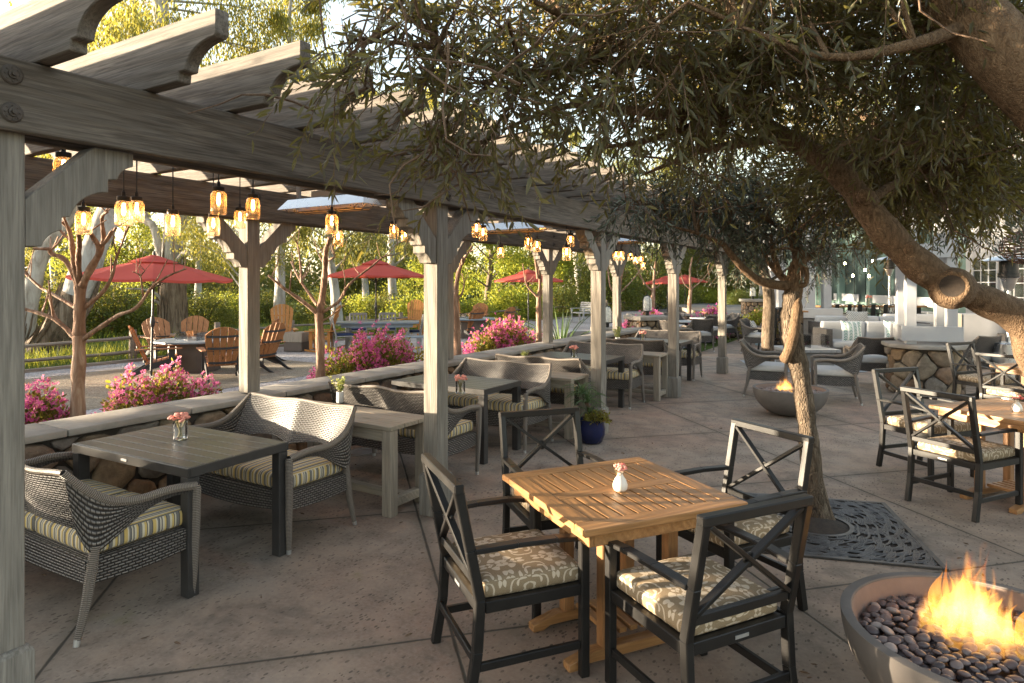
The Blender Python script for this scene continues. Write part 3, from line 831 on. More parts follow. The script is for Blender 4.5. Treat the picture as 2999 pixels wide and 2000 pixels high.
# ------------------------------------------------------------------ woven seats
def lerpcurve(pts,s):
    n=len(pts)-1; x=min(max(s,0),1)*n; i=min(int(x),n-1); t=x-i
    P0,P1,P2,P3=[Vector(pts[max(0,min(n,i+k))]) for k in (-1,0,1,2)]
    return .5*((2*P1)+(P2-P0)*t+(2*P0-5*P1+4*P2-P3)*t*t+(3*P1-P0-3*P2+P3)*t**3)
def woven_seat(name,W,bays,label,cat,group,cush,ncush,loc=(0,0,0)):
    t=thing(name,label,cat,loc,0,group)
    hw=W/2
    # seat skirt: four woven panels with a sagging lower edge
    m=MB()
    def panel(a,b,sag):
        a=Vector(a);b=Vector(b);L=(b-a).length
        def fn(u,v):
            p=a.lerp(b,u); zb=.285-sag*math.sin(PI*u)
            return (p.x,p.y,zb+(.405-zb)*v)
        m.sheet(fn,max(6,int(L/.06)),4,.016,L,.125)
    panel((-hw+.02,-.285,0),(hw-.02,-.285,0),.045)
    panel((hw-.02,.27,0),(-hw+.02,.27,0),.02)
    panel((hw-.012,-.285,0),(hw-.012,.27,0),.015)
    panel((-hw+.012,.27,0),(-hw+.012,-.285,0),.015)
    m.sheet(lambda u,v:(-hw+.03+(W-.06)*u,-.28+.54*v,.40),6,6,.01,W,.55)
    m.build('seat_base',M['wicker'],t,smooth=50)
    # backrest
    def back(u,v):
        x=(-hw+.05)+(W-.10)*u
        b=u*bays; fb=b-int(min(b,bays-1e-6)); bump_=math.sin(PI*fb)
        ed=abs(2*u-1)
        zb=.535+.035*bump_-.03*ed**4
        zt=.862-.018*math.sin(PI*fb)**2+.0*ed
        z=zb+(zt-zb)*v
        y=.235+.13*(z-.5)/.36+.045*bump_*(1-.35*v)-.10*ed**6*(1-v)*.6
        return (x,y,z)
    m=MB(); m.sheet(back,16*bays,8,.024,W,.33)
    m.build('backrest',M['wicker'],t,smooth=60)
    m=MB(); m.tube([back(k/32,1.0) for k in range(33)],.015,8); m.build('back_rim',M['wrap'],t)
    # wing sides + arms
    for s in (-1,1):
        U=[(s*(hw+.01),-.30,.635),(s*(hw+.015),-.14,.655),(s*(hw+.01),.02,.648),(s*(hw),.15,.672),(s*(hw-.012),.26,.745),(s*(hw-.05),.365,.862)]
        Lo=[(s*(hw+.01),-.30,.605),(s*(hw+.01),-.14,.615),(s*(hw+.005),.0,.575),(s*(hw-.002),.14,.485),(s*(hw-.01),.25,.44),(s*(hw-.045),.30,.55)]
        m=MB(); m.sheet(lambda u,v:tuple(lerpcurve(Lo,u).lerp(lerpcurve(U,u),v)),18,4,.02,.85,.16)
        m.build('side_wing',M['wicker'],t,smooth=60)
        m=MB(); m.tube([lerpcurve(U,k/20) for k in range(21)],[.021]*14+[.02]*4+[.017]*3,8,sq=1.15)
        m.build('arm',M['wrap'],t)
        m=MB(); m.tube([(s*(hw+.01),-.30,.64),(s*(hw+.012),-.302,.62),(s*(hw+.008),-.298,.40),(s*(hw),-.295,.2),(s*(hw-.005),-.29,.03)],[.02,.026,.026,.023,.018],9)
        lg=m.build('leg',M['wrap'],t)
        m=MB(); m.tube([(s*(hw-.005),-.29,.032),(s*(hw-.005),-.29,0)],[.0175,.0165],9); m.build('foot_tip',M['alu'],lg)
        m=MB(); m.tube([(s*(hw-.01),.235,.47),(s*(hw-.012),.25,.36),(s*(hw-.012),.275,.2),(s*(hw-.01),.318,.03)],[.022,.027,.024,.017],9)
        lg=m.build('leg',M['wrap'],t)
        m=MB(); m.tube([(s*(hw-.01),.318,.033),(s*(hw-.008),.325,0)],[.0165,.0155],9); m.build('foot_tip',M['alu'],lg)
    cw=(W-.07)/ncush
    for k in range(ncush):
        m=MB(); m.cushion((-hw+.035+cw*(k+.5),-.025,.456),(cw-.008,.545,.10),.032,.018)
        m.build('cushion',cush,t,smooth=70,weld=True)
    return t
LX=-4.16
GL='wicker loveseats with striped cushions under the pergola'
LOVE=[(LX,1.98,PI,'woven loveseat with striped cushions seen from behind, cut off by the near post'),
(LX,3.24,0,'woven loveseat facing the nearest slatted table with sun on its back'),
(-4.10,4.80,PI,'woven loveseat with rounded back behind the nearest silvered side table'),
(-4.10,6.30,0,'woven loveseat facing the second slatted table, right of the second front post'),
(-4.04,7.65,PI,'woven loveseat seen from behind between the second side table and third slatted table'),
(-4.03,9.15,0,'woven loveseat facing the third slatted table, with its arm beside the third post'),
(-4.00,10.75,PI,'woven loveseat with dark back behind the pale leafy sprig'),
(-4.00,12.3,0,'furthest woven loveseat, facing camera past the fourth post')]
L0=None
for x,y,rz,lab in LOVE:
    if L0 is None:
        L0=woven_seat('wicker_loveseat',1.30,2,lab,'loveseat',GL,M['stripe'],2); L0.location=(x,y,0); L0.rotation_euler=(0,0,rz)
    else: dup(L0,(x,y,0),rz+rnd.uniform(-.02,.02),lab)
# ------------------------------------------------------------------ slatted dark tables
def slat_table(label,loc,rz):
    t=thing('slatted_metal_table',label,'table',loc,rz,'dark slatted metal tables under the pergola')
    W,D,Hh=1.21,.73,.745
    m=MB(); n=7; w=(D-.03)/n
    for k in range(n):
        y0=-D/2+.015+w*k
        m.bb(-W/2+.012,W/2-.012,y0+.0022,y0+w-.0022,Hh-.014,Hh)
    m.build('tabletop',M['darkmetal'],t,bevel=.0025,smooth=0)
    m=MB()
    m.bb(-W/2,W/2,-D/2,-D/2+.014,Hh-.056,Hh-.001);m.bb(-W/2,W/2,D/2-.014,D/2,Hh-.056,Hh-.001)
    m.bb(-W/2,-W/2+.013,-D/2+.0145,D/2-.0145,Hh-.056,Hh-.001);m.bb(W/2-.013,W/2,-D/2+.0145,D/2-.0145,Hh-.056,Hh-.001)
    m.bb(-W/2+.02,W/2-.02,-D/2+.02,D/2-.02,Hh-.03,Hh-.018)
    m.build('apron',M['darkmetal'],t,bevel=.003)
    for sx in (-1,1):
        for sy in (-1,1):
            m=MB(); m.box((sx*(W/2-.04),sy*(D/2-.04),(Hh-.058)/2),(.072,.072,Hh-.058)); m.build('leg',M['darkmetal'],t,bevel=.004)
    m=MB(); m.bb(-.045,.015,-D/2-.004,-D/2-.0005,Hh-.038,Hh-.024); m.build('badge',M['alu'],t,bevel=.001)
    return t
ST=[(-4.11,2.57,.035,'dark slatted table nearest the camera with a glass of pink flowers'),
(-4.18,5.76,0,'dark slatted table partly hidden by the second front post'),
(-4.10,8.60,0,'dark slatted table beside the third front post'),
(-4.0,11.72,0,'furthest dark slatted table with pink flowers behind the fourth post')]
t0=None
for x,y,rz,lab in ST:
    if t0 is None: t0=slat_table(lab,(x,y,0),rz)
    else: dup(t0,(x,y,0),rz,lab)
# ------------------------------------------------------------------ silvered teak side tables between the loveseats
def console(label,loc,rz=0):
    t=thing('teak_console_table',label,'side table',loc,rz,'silvered teak console tables between loveseats')
    W,D,Hh=1.38,.50,.70
    m=MB(); w=D/3
    for k in range(3): m.bb(-W/2,W/2,-D/2+w*k+.002,-D/2+w*(k+1)-.002,Hh-.035,Hh)
    m.build('tabletop',M['grey_x'],t,bevel=.004)
    m=MB(); m.bb(-W/2+.095,W/2-.095,-D/2+.02,-D/2+.045,Hh-.125,Hh-.036);m.bb(-W/2+.095,W/2-.095,D/2-.045,D/2-.02,Hh-.125,Hh-.036)
    m.build('apron',M['grey_x'],t,bevel=.003)
    for sx in (-1,1):
        for sy in (-1,1):
            m=MB(); m.box((sx*(W/2-.052),sy*(D/2-.052),(Hh-.036)/2),(.09,.09,Hh-.036)); m.build('leg',M['grey_z'],t,bevel=.005)
    m=MB()
    for sx in (-1,1): m.bb(sx*(W/2-.052)-.03,sx*(W/2-.052)+.03,-D/2+.098,D/2-.098,.06,.13)
    m.bb(-W/2+.083,W/2-.083,-.035,.035,.065,.125)
    m.build('stretcher',M['grey_x'],t,bevel=.004)
    return t
c0=console('weathered teak console nearest the camera, beside the second front post',(-4.06,4.04,0))
dup(c0,(-3.98,7.02,0),0,'weathered teak console behind the potted dracaena')
dup(c0,(-3.9,9.9,0),0,'weathered teak console left of the fourth front post')
# ------------------------------------------------------------------ flowers
def bunch(mb,c,n,R,rad,seed):
    g=random.Random(seed)
    for k in range(n):
        a=g.uniform(0,6.28); q=R*math.sqrt(g.random()); z=g.uniform(-.4,.6)*R*.7+R*.35*(1-q/R)
        p=Vector(c)+Vector((q*math.cos(a),q*math.sin(a),z)); s=rad*g.uniform(.7,1.2)
        for lay in range(3):
            rr=s*(1-.25*lay); prf=[(0,-rr*.5),(rr*.7,-rr*.25),(rr,rr*.1),(rr*.75,rr*.4),(rr*.45,rr*.42),(0,rr*.3)]
            mb.lathe(prf,7,p+Vector((0,0,lay*s*.22)),Euler((g.uniform(-.6,.6),g.uniform(-.6,.6),g.uniform(0,6))).to_matrix())
def glass_vase(label,loc,big=1.0):
    t=thing('flower_vase',label,'vase',loc,rnd.uniform(0,6),'glasses of pink flowers on the slatted tables')
    r,h=.046*big,.115*big
    m=MB(); m.lathe([(0,.004),(r*.9,0.0),(r,.004),(r,h),(r-.003,h),(r-.004,.012),(0,.012)],20); m.build('glass',M['glass'],t,smooth=40)
    m=MB()
    for k in range(9):
        a=k*2.4; m.tube([(.016*math.cos(a),.016*math.sin(a),.014),(.03*math.cos(a+2.6),.03*math.sin(a+2.6),h+.01)],.0028,5)
    m.build('stems',M['stem'],t)
    m=MB(); bunch(m,(0,0,h+.022),26,.062*big,.018,5); m.build('blossoms',M['pink_f'],t,smooth=0); return t
def onpt(px,py,z): p=P(px,py,z); return p
v0=glass_vase('glass of pale pink flowers on the nearest slatted table',onpt(414,1008,.745))
dup(v0,onpt(1057,903,.745),1.,'glass of pink flowers on the slatted table beside the second post')
dup(v0,onpt(1318,822,.745),2.,'glass of pink flowers on the slatted table left of the third post')
dup(v0,onpt(1476,782,.745),3.,'pink flowers on the furthest slatted table')
def sprig_vase(label,loc):
    t=thing('sprig_vase',label,'vase',loc,0,'white vases of green sprigs on the teak consoles')
    m=MB(); m.lathe([(0,0),(.028,0),(.034,.01),(.032,.10),(.028,.10),(.026,.02),(0,.018)],16); m.build('vase',M['pot_white'],t)
    pos=[];dr=[]
    m=MB()
    for k in range(9):
        a=k*2.4; tilt=.15+.4*rnd.random(); L=rnd.uniform(.15,.26)
        d=Vector((math.cos(a)*tilt,math.sin(a)*tilt,1)).normalized(); b=Vector((0,0,.06))
        m.tube([b,b+d*L*.5,b+d*L+Vector((0,0,-.01))],.002,4)
        for q in range(16):
            s=.3+.7*q/16; e=Vector((math.cos(q*2.4),math.sin(q*2.4),.5)); pos.append(b+d*L*s); dr.append(e)
    m.build('stems',M['stem'],t)
    V,F_=leafgeo(np.array(pos),np.array(dr),np.full(len(pos),.028),np.full(len(pos),.014)); npmesh('leaves',V,F_,M['sprig'],t); return t
s0=sprig_vase('white vase of pale green sprigs on the nearest teak console',onpt(781,924,.70))
dup(s0,onpt(1418,792,.70),1.,'tall pale green sprig vase on the console before the dark loveseat',scale=1.35)
dup(s0,onpt(1203,838,.70),2.,'small sprig vase on the console behind the second loveseat pair',scale=.8)
# ------------------------------------------------------------------ X-back dining chairs
def xchair(label,loc,rz):
    t=thing('dining_armchair',label,'dining chair',loc,rz,'dark metal X-back dining armchairs')
    W,D=.57,.56; hw=W/2; B=M['bronze']
    def yb(z): return .25+max(0,(z-.44))*.20
    # legs
    for s in (-1,1):
        m=MB(); m.box((s*(hw-.02),-.255,.315),(.04,.042,.63)); m.build('leg',B,t,bevel=.004)
        m=MB()
        pts=[(s*(hw-.02),.30,0),(s*(hw-.02),.262,.22),(s*(hw-.02),.25,.44),(s*(hw-.02),yb(.66),.66),(s*(hw-.02),yb(.93),.93)]
        for a,b in zip(pts,pts[1:]): m.bar(Vector(a)-(Vector(b)-Vector(a)).normalized()*.003,b,.038,.044,(0,1,0))
        m.build('back_leg',B,t,bevel=.004)
        m=MB(); yr=yb(.655)
        ap=[(s*(hw-.018),yr-.022,.655),(s*(hw-.004),.08,.662),(s*(hw+.002),-.10,.660),(s*(hw-.006),-.285,.640)]
        for a,b in zip(ap,ap[1:]): m.bar(Vector(a)-(Vector(b)-Vector(a)).normalized()*.004,b,.052,.022)
        m.build('arm',B,t,bevel=.004)
        m=MB(); m.bar((s*(hw-.02),-.233,.15),(s*(hw-.02),.262,.15),.022,.036); m.build('side_stretcher',B,t,bevel=.003)
        m=MB(); m.bar((s*(hw-.02),-.234,.405),(s*(hw-.02),.228,.405),.03,.05); m.build('side_rail',B,t,bevel=.003)
    m=MB(); m.bar((-hw+.041,-.255,.405),(hw-.041,-.255,.405),.03,.05); m.bar((-hw+.041,.25,.405),(hw-.041,.25,.405),.03,.05)
    m.bb(-hw+.036,hw-.036,-.24,.235,.412,.424); m.build('seat_frame',B,t,bevel=.003)
    m=MB(); m.bar((-hw-.001,yb(.925),.928),(hw+.001,yb(.925),.928),.045,.040); m.build('top_rail',B,t,bevel=.005)
    m=MB(); m.bar((-hw+.039,yb(.52),.52),(hw-.039,yb(.52),.52),.026,.038); m.build('lower_rail',B,t,bevel=.003)
    zc=.715; yc=yb(zc)
    for s in (-1,1):
        m=MB(); m.bar((-s*(hw-.042),yb(.54)+.002*s,.54),(s*(hw-.042),yb(.905)+.002*s,.905),.020,.036,(0,1,.0)); m.build('cross_bar',B,t,bevel=.003)
    m=MB(); m.lathe([(.03,-.006),(.03,.006)],14,(0,yc,zc+.006),Matrix.Rotation(PI/2,3,'X')); m.build('cross_boss',B,t,bevel=.002)
    m=MB(); m.bar((-hw+.042,.275,.19),(hw-.042,.275,.19),.022,.036); m.build('back_stretcher',B,t,bevel=.003)
    m=MB(); m.bb(-.035,.035,.267,.270,.398,.412); m.build('badge',M['alu'],t)
    m=MB(); m.cushion((0,-.015,.464),(W-.075,.50,.082),.03,.018); m.build('cushion',M['damask'],t,smooth=70,weld=True)
    return t
def face(dx,dy): return math.atan2(dx,-dy)     # heading so local -Y looks along (dx,dy)
XC=[(-1.63,2.69,.60,.80,'X-back armchair at the left of the nearest teak table, back to the loveseats'),
(-.78,2.83,-.84,.55,'X-back armchair closest to the camera, back turned, between teak table and fire bowl'),
(-1.85,3.64,.76,-.65,'X-back armchair behind the far left edge of the nearest teak table'),
(-.87,3.80,-.52,-.85,'sunlit X-back armchair between the nearest teak table and the iron tree grate'),
(.40,6.42,.57,.82,'X-back armchair with its back to the camera at the right-hand teak table'),
(.17,7.38,.76,-.65,'X-back armchair in front of the stone pedestal, at the left of its teak table'),
(.95,11.22,.76,-.55,'X-back armchair right beside the stone pedestal, facing right'),
(1.16,10.05,.5,.86,'X-back armchair with back turned at the furthest teak table, cut by the frame')]
x0=None
for x,y,dx,dy,lab in XC:
    if x0 is None: x0=xchair(lab,(x,y,0),face(dx,dy))
    else: dup(x0,(x,y,0),face(dx,dy),lab)
# ------------------------------------------------------------------ square teak dining tables
def teak_table(label,loc,rz):
    t=thing('teak_dining_table',label,'table',loc,rz,'square slatted teak dining tables')
    S=.905; h=S/2; Z=.745; th=.032
    m=MB(); fw=.095
    m.bb(-h,-h+fw,-h,h,Z-th,Z);m.bb(h-fw,h,-h,h,Z-th,Z)
    m.bb(-fw/2,fw/2,-h+fw+.002,h-fw-.002,Z-th+.001,Z-.001)
    m.build('top_frame',M['teak_y'],t,bevel=.004)
    m=MB(); m.bb(-h+fw+.0015,h-fw-.0015,-h,-h+fw,Z-th,Z-.0005);m.bb(-h+fw+.0015,h-fw-.0015,h-fw,h,Z-th,Z-.0005)
    n=9; L=S-2*fw; w=L/n
    for k in range(n):
        y0=-h+fw+w*k
        for a,b in ((-h+fw+.001,-fw/2-.001),(fw/2+.001,h-fw-.001)):
            m.bb(a,b,y0+.0055,y0+w-.0055,Z-th+.004,Z-.002)
    m.build('slats',M['teak_x'],t,bevel=.0015)
    m=MB()
    for a,b,c,d in ((-h+.05,h-.05,-h+.05,-h+.075),(-h+.05,h-.05,h-.075,h-.05)): m.bb(a,b,c,d,Z-.10,Z-th-.001)
    m.bb(-h+.05,-h+.075,-h+.077,h-.077,Z-.10,Z-th-.001);m.bb(h-.075,h-.05,-h+.077,h-.077,Z-.10,Z-th-.001)
    m.build('apron',M['teak_x'],t,bevel=.003)
    for sx in (-1,1):
        for sy in (-1,1):
            m=MB(); m.box((sx*.19,sy*.19,.36),(.06,.06,.58)); m.build('leg',M['teak_z'],t,bevel=.004)
    for s in (-1,1):
        m=MB(); m.prism([(-.40,0),(-.34,0),(-.30,.02),(.30,.02),(.34,0),(.40,0),(.40,.035),(.26,.07),(-.26,.07),(-.40,.035)],(s*.19,0,0),(0,1,0),(0,0,1),.062); m.build('foot_rail',M['teak_y'],t,bevel=.003)
    for y in (-.19,.19):
        m=MB(); m.bb(-.158,.158,y-.025,y+.025,.62,.66); m.build('upper_brace',M['teak_x'],t,bevel=.003)
    for y in (-.13,-.065,0,.065,.13):
        m=MB(); m.bb(-.157,.157,y-.022,y+.022,.085,.11); m.build('foot_slat',M['teak_x'],t,bevel=.003)
    return t
TA=math.atan2(-.52,.74)
T0=teak_table('sunlit square teak table in the middle of four X-back armchairs near the camera',(-1.28,3.17,0),TA)
dup(T0,(.80,6.82,0),TA-.03,'square teak table at the right edge, beyond the near fire bowl')
dup(T0,(1.55,10.55,0),TA,'furthest square teak table, cut by the right frame edge behind an X-back chair')
def cream_vase(label,loc):
    t=thing('bud_vase',label,'vase',loc,rnd.uniform(0,6),'cream bud vases on the teak tables')
    m=MB(); m.lathe([(0,0),(.028,0),(.036,.012),(.038,.03),(.030,.055),(.016,.075),(.013,.088),(.017,.094),(.012,.093),(.010,.07)],20); m.build('vase',M['cream_vase'],t,smooth=60)
    m=MB(); bunch(m,(-.012,0,.115),12,.030,.012,9); m.build('pale_blossoms',M['pink_f'],t,smooth=0)
    m=MB(); bunch(m,(.018,-.012,.110),6,.022,.014,12); m.build('coral_blossoms',M['red_f'],t,smooth=0)
    m=MB()
    for k in range(7): a=k*.9; m.tube([(0,0,.05),(.03*math.cos(a),.03*math.sin(a),.12+.02*math.sin(a*2))],.0018,4)
    m.build('stems',M['stem'],t); return t
cv=cream_vase('cream bud vase with coral flowers on the nearest teak table',onpt(1424,1126,.745))
dup(cv,onpt(2335,945,.745),1.,'cream bud vase with coral flowers on the right-hand teak table')
# ------------------------------------------------------------------ single woven chairs
w0=woven_seat('wicker_armchair',.64,1,'woven armchair left of the far fire bowl, facing right','armchair','woven armchairs with white cushions',M['white_c'],1)
def cam2w(r,d): return (r*RX+d*FX, r*RY+d*FY)
w0.location=C(4.1,10.55); f=cam2w(.92,-.38); w0.rotation_euler=(0,0,face(*f))
for r,d,fr,fd,lab in [(4.95,10.0,-.93,.36,'woven armchair right of the far fire bowl, facing left'),
 (6.35,11.6,.25,.97,'woven armchair with its back to the camera in front of the white sofa'),
 (4.15,16.6,.95,.2,'woven armchair at the far end of the pergola, seen from its side'),
 (4.95,17.4,-.1,.99,'woven armchair with pale sunlit back at a far round table'),
 (5.85,19.3,-.2,.97,'woven armchair with dark back left of the curved stone wall'),
 (5.1,20.2,.2,-.97,'woven armchair behind the far round table, facing the camera'),
 (6.6,20.3,-.95,-.1,'woven armchair nearest the curved stone wall, facing left'),
 (6.35,16.9,.75,-.6,'woven lounge chair with a check pillow behind the olive trunk')]:
    f=cam2w(fr,fd); dup(w0,C(r,d),face(*f),lab)
def round_table(label,loc):
    t=thing('round_table',label,'table',loc,0,'round pale tables among the far woven chairs')
    m=MB(); m.lathe([(0,.715),(.44,.715),(.45,.725),(.45,.74),(.44,.745),(0,.745)],28); m.build('tabletop',M['greywhite'],t)
    m=MB(); m.lathe([(.05,.02),(.035,.1),(.035,.714)],14); m.build('pedestal',M['blackmetal'],t)
    m=MB(); m.lathe([(.26,0),(.26,.015),(.06,.04)],20); m.build('foot',M['blackmetal'],t); return t
r0=round_table('pale round table in front of the far sunlit woven chair',C(4.85,18.2))
dup(r0,C(5.9,20.0),0,'pale round table beside the curved stone wall')
dup(v0,C(5.9,20.0,.745),1.5,'pink flowers on the round table beside the curved wall')
# ------------------------------------------------------------------ fire bowls
def bowl_prof(R,Hh):
    o=[(.20*R,0)]
    for k in range(0,13):
        a=k/12*PI/2; o.append((.24*R+ .76*R*math.sin(a)**.9, Hh*(1-math.cos(a))**.92+.004))
    return o
def fire_bowl(label,loc,R,Hh):
    t=thing('fire_bowl',label,'fire bowl',loc,0,'round concrete fire bowls')
    o=bowl_prof(R,Hh); th=.042*R/.5
    m=MB(); m.lathe(o+[(R-.004,Hh+.006),(R-th+.004,Hh+.006),(R-th,Hh)],64,cap=False); m.build('bowl',M['concrete_bowl'],t,smooth=40)
    m=MB(); m.lathe([(R-th-.0005,Hh-.001),(R-th-.02,Hh-.10),(R-.13,Hh-.13),(0,Hh-.14)],48,cap=False); m.build('lining',M['bowl_in'],t,smooth=40)
    return t
BW=C(1.92,2.62); BR,BH=.54,.40
fire_bowl('large concrete fire bowl in the near right corner, filled with pebbles',BW,BR,BH)
FB2=C(3.81,8.95)
fire_bowl('smaller looking fire bowl beyond the olive trunk between two woven armchairs',FB2,.485,.36)
# pebbles of the near bowl: individuals
def pebmesh(seed):
    g=random.Random(seed); bm=bmesh.new(); bmesh.ops.create_icosphere(bm,subdivisions=3,radius=1)
    a,b,c=g.uniform(.85,1.25),g.uniform(.75,1.0),g.uniform(.38,.6)
    ph=[g.uniform(0,6) for _ in range(4)]
    for v in bm.verts:
        k=1+.06*math.sin(2.1*v.co.x+ph[0])+.05*math.sin(2.7*v.co.y+ph[1])
        v.co=Vector((v.co.x*a*k,v.co.y*b*k,v.co.z*c*(1+.1*math.sin(2*v.co.x+ph[2]))))
    me=bpy.data.meshes.new('pebble'); bm.to_mesh(me); bm.free(); me.shade_smooth(); me.materials.append(M['pebble']); return me
PM=[pebmesh(k) for k in range(7)]
bpl=Vector(BW); cnt=0; placed=[]
g=random.Random(4)
tries=0
while cnt<298 and tries<40000:
    tries+=1
    q=(BR-.075)*math.sqrt(g.random()); a=g.uniform(0,2*PI); s=g.uniform(.019,.031)
    x,y=q*math.cos(a),q*math.sin(a)
    rlim=BR-.055-s
    if q>rlim: continue
    if any((x-p[0])**2+(y-p[1])**2<((s+p[2])*.80)**2 for p in placed):
        if tries<26000 or g.random()<.985: continue
        z=.022
        lvl=1
    else: z=0
    placed.append((x,y,s))
    o=bpy.data.objects.new('pebble',PM[g.randrange(7)]); COL.objects.link(o)
    dome=.030*(1-(q/BR)**2)
    o.location=bpl+Vector((x,y,BH-.088+dome+z+g.uniform(-.006,.006))); o.rotation_euler=(g.uniform(-.45,.45),g.uniform(-.45,.45),g.uniform(0,6.28)); o.scale=(s,s,s)
    tag(o,'smooth dark river pebble lying in the near fire bowl','pebble','pebbles in the near fire bowl'); cnt+=1
# fill under them and far bowl pebbles as loose mass
def pebmass(name,loc,R,n,z,lab,s0,s1):
    bmv=[];bmf=[];g=random.Random(8)
    bm=bmesh.new(); bmesh.ops.create_icosphere(bm,subdivisions=2,radius=1); bv=[v.co.copy() for v in bm.verts]; bf=[[v.index for v in f.verts] for f in bm.faces]; bm.free()
    m=MB()
    for k in range(n):
        q=R*math.sqrt(g.random()); a=g.uniform(0,6.28); s=g.uniform(s0,s1)
        E=Euler((g.uniform(-.5,.5),g.uniform(-.5,.5),g.uniform(0,6))).to_matrix()
        c=Vector((q*math.cos(a),q*math.sin(a),z+.03*(1-(q/R)**2)+g.uniform(-.01,.01)))
        m.add([c+E@Vector((v.x*s*1.2,v.y*s,v.z*s*.55)) for v in bv],bf)
    o=m.build(name,M['pebble'],smooth=180); o.location=loc; tag(o,lab,'pebbles',None,'stuff'); return o
pebmass('pebbles',BW,BR-.09,420,BH-.115,'small pebbles packed under the loose top layer of the near fire bowl',.018,.028)
pebmass('pebbles',FB2,.485-.07,380,.36-.06,'pale and dark pebbles filling the far fire bowl',.018,.03)
def fire(label,loc,h,R,n,seed,spread=1.0):
    g=random.Random(seed)
    m=MB()
    for k in range(n):
        a=g.uniform(0,6.28); q=R*math.sqrt(g.random())*.95; b=Vector((q*math.cos(a)*1.25,q*math.sin(a)*.9,g.uniform(-.01,.02)))
        hh=h*g.uniform(.35,1.0)*(1.05-.6*(q/R)**1.5); w=g.uniform(.020,.058)*h/.36
        lx,ly=g.uniform(-.05,.09)*spread,g.uniform(-.05,.05); ph=g.uniform(0,6)
        pts=[];rad=[]
        for s in range(13):
            t_=s/12
            pts.append(b+Vector((lx*t_**1.5+.018*math.sin(ph+5*t_)*t_,ly*t_**1.5+.016*math.cos(ph+4.2*t_)*t_,hh*t_)))
            rad.append(max(.0008,w*(math.sin(PI*min(1,t_*.72+.16))**1.2)*(1-t_**2.2)))
        m.tube(pts,rad,8,True,g.uniform(.25,.6))
    t=thing('flame',label,'flame',loc)
    m.build('tongues',M['flame'],t,smooth=180)
    RR=R*1.22; m=MB(); rd=R*1.75; m.lathe([(0,-.02),(rd*.9,-.015),(rd,.05),(rd*.95,h*.5),(rd*.8,h*.9),(rd*.5,h*1.2),(0,h*1.3)],20)
    m.build('fire_body',firevol(h,RR),t,smooth=180); return t
fpos=P(2236,1440,.36); fpos.z=.345
fire('tall yellow flames rising from the pebbles of the near fire bowl',fpos,.37,.13,30,3)
fire('small orange flame in the far fire bowl beside the olive trunk',FB2+Vector((-.07,-.0,.33)),.24,.085,10,6)
# ------------------------------------------------------------------ red umbrellas
def umbrella(label,loc,rz=0):
    t=thing('patio_umbrella',label,'umbrella',loc,rz,'red canvas umbrellas in the garden')
    R,ze,zt=1.36,1.905,2.29
    m=MB()
    n=8; V=[]
    def pt(a,f):
        rr=R*f; z=zt-.03-(zt-.03-ze)*(f**1.12)
        k=1-.055*math.sin(PI*((a*n/(2*PI))%1))*f
        return Vector((rr*math.cos(a)*k,rr*math.sin(a)*k,z-.03*f*math.sin(PI*((a*n/(2*PI))%1))))
    for i in range(n):
        m.sheet(lambda u,v:pt(2*PI*(i+u)/n*1.0 if u<1 else 2*PI*(i+.99999)/n,.13+.87*v),6,5)
        m.sheet(lambda u,v:pt(2*PI*(i+min(u,.99999))/n,1.0)+Vector((0,0,-.045*v)),6,1)
    m.build('canopy',M['red'],t,smooth=20)
    m=MB()
    for i in range(n):
        m.sheet(lambda u,v:Vector(((.05+.37*v)*math.cos(2*PI*(i+u)/n),(.05+.37*v)*math.sin(2*PI*(i+u)/n),zt+.03-.13*v)),4,3)
    m.build('vent_cap',M['red'],t,smooth=20)
    m=MB(); m.tube([(0,0,0),(0,0,1.0),(0,0,zt+.02)],.021,10); m.build('pole',M['black'],t)
    m=MB(); m.lathe([(.021,.98),(.038,1.01),(.042,1.08),(.034,1.16),(.021,1.19)],12)
    m.tube([(.03,0,1.08),(.09,0,1.08),(.09,.05,1.06)],.008,6); m.build('crank_housing',M['black'],t)
    m=MB(); m.lathe([(0,zt+.11),(.022,zt+.10),(.028,zt+.06),(.018,zt+.02),(.018,zt)],10); m.build('finial',M['black'],t)
    for i in range(n):
        a=2*PI*i/n; e=pt(a,.985); mid=pt(a,.5)
        m=MB(); m.tube([Vector((0,0,zt-.05)),mid-Vector((0,0,.022)),e-Vector((0,0,.02))],.007,5); m.tube([Vector((.02*math.cos(a),.02*math.sin(a),1.72)),mid-Vector((0,0,.03))],.006,5)
        m.build('rib',M['black'],t)
    return t
U0=umbrella('open red umbrella standing beside the nearest group of garden chairs',P(347,872)); U0.rotation_euler=(.0,.03,.25)
def umb(px,d,lab,rz,zs=1.0):
    dup(U0,C((px-CX)/FOC*d,d),rz,lab,scale=(1,1,zs))
umb(863,18.1,'orange lit red umbrella over the grey garden dining table',.55,1.06)
umb(1213,25.0,'red umbrella by the cedar chairs seen behind a bare tree',.3,1.0)
umb(1532,36.0,'far red umbrella beside the stone lantern pillar',.1,.95)
umb(1573,40.0,'furthest red umbrella, overlapping the other far one',.4,1.0)
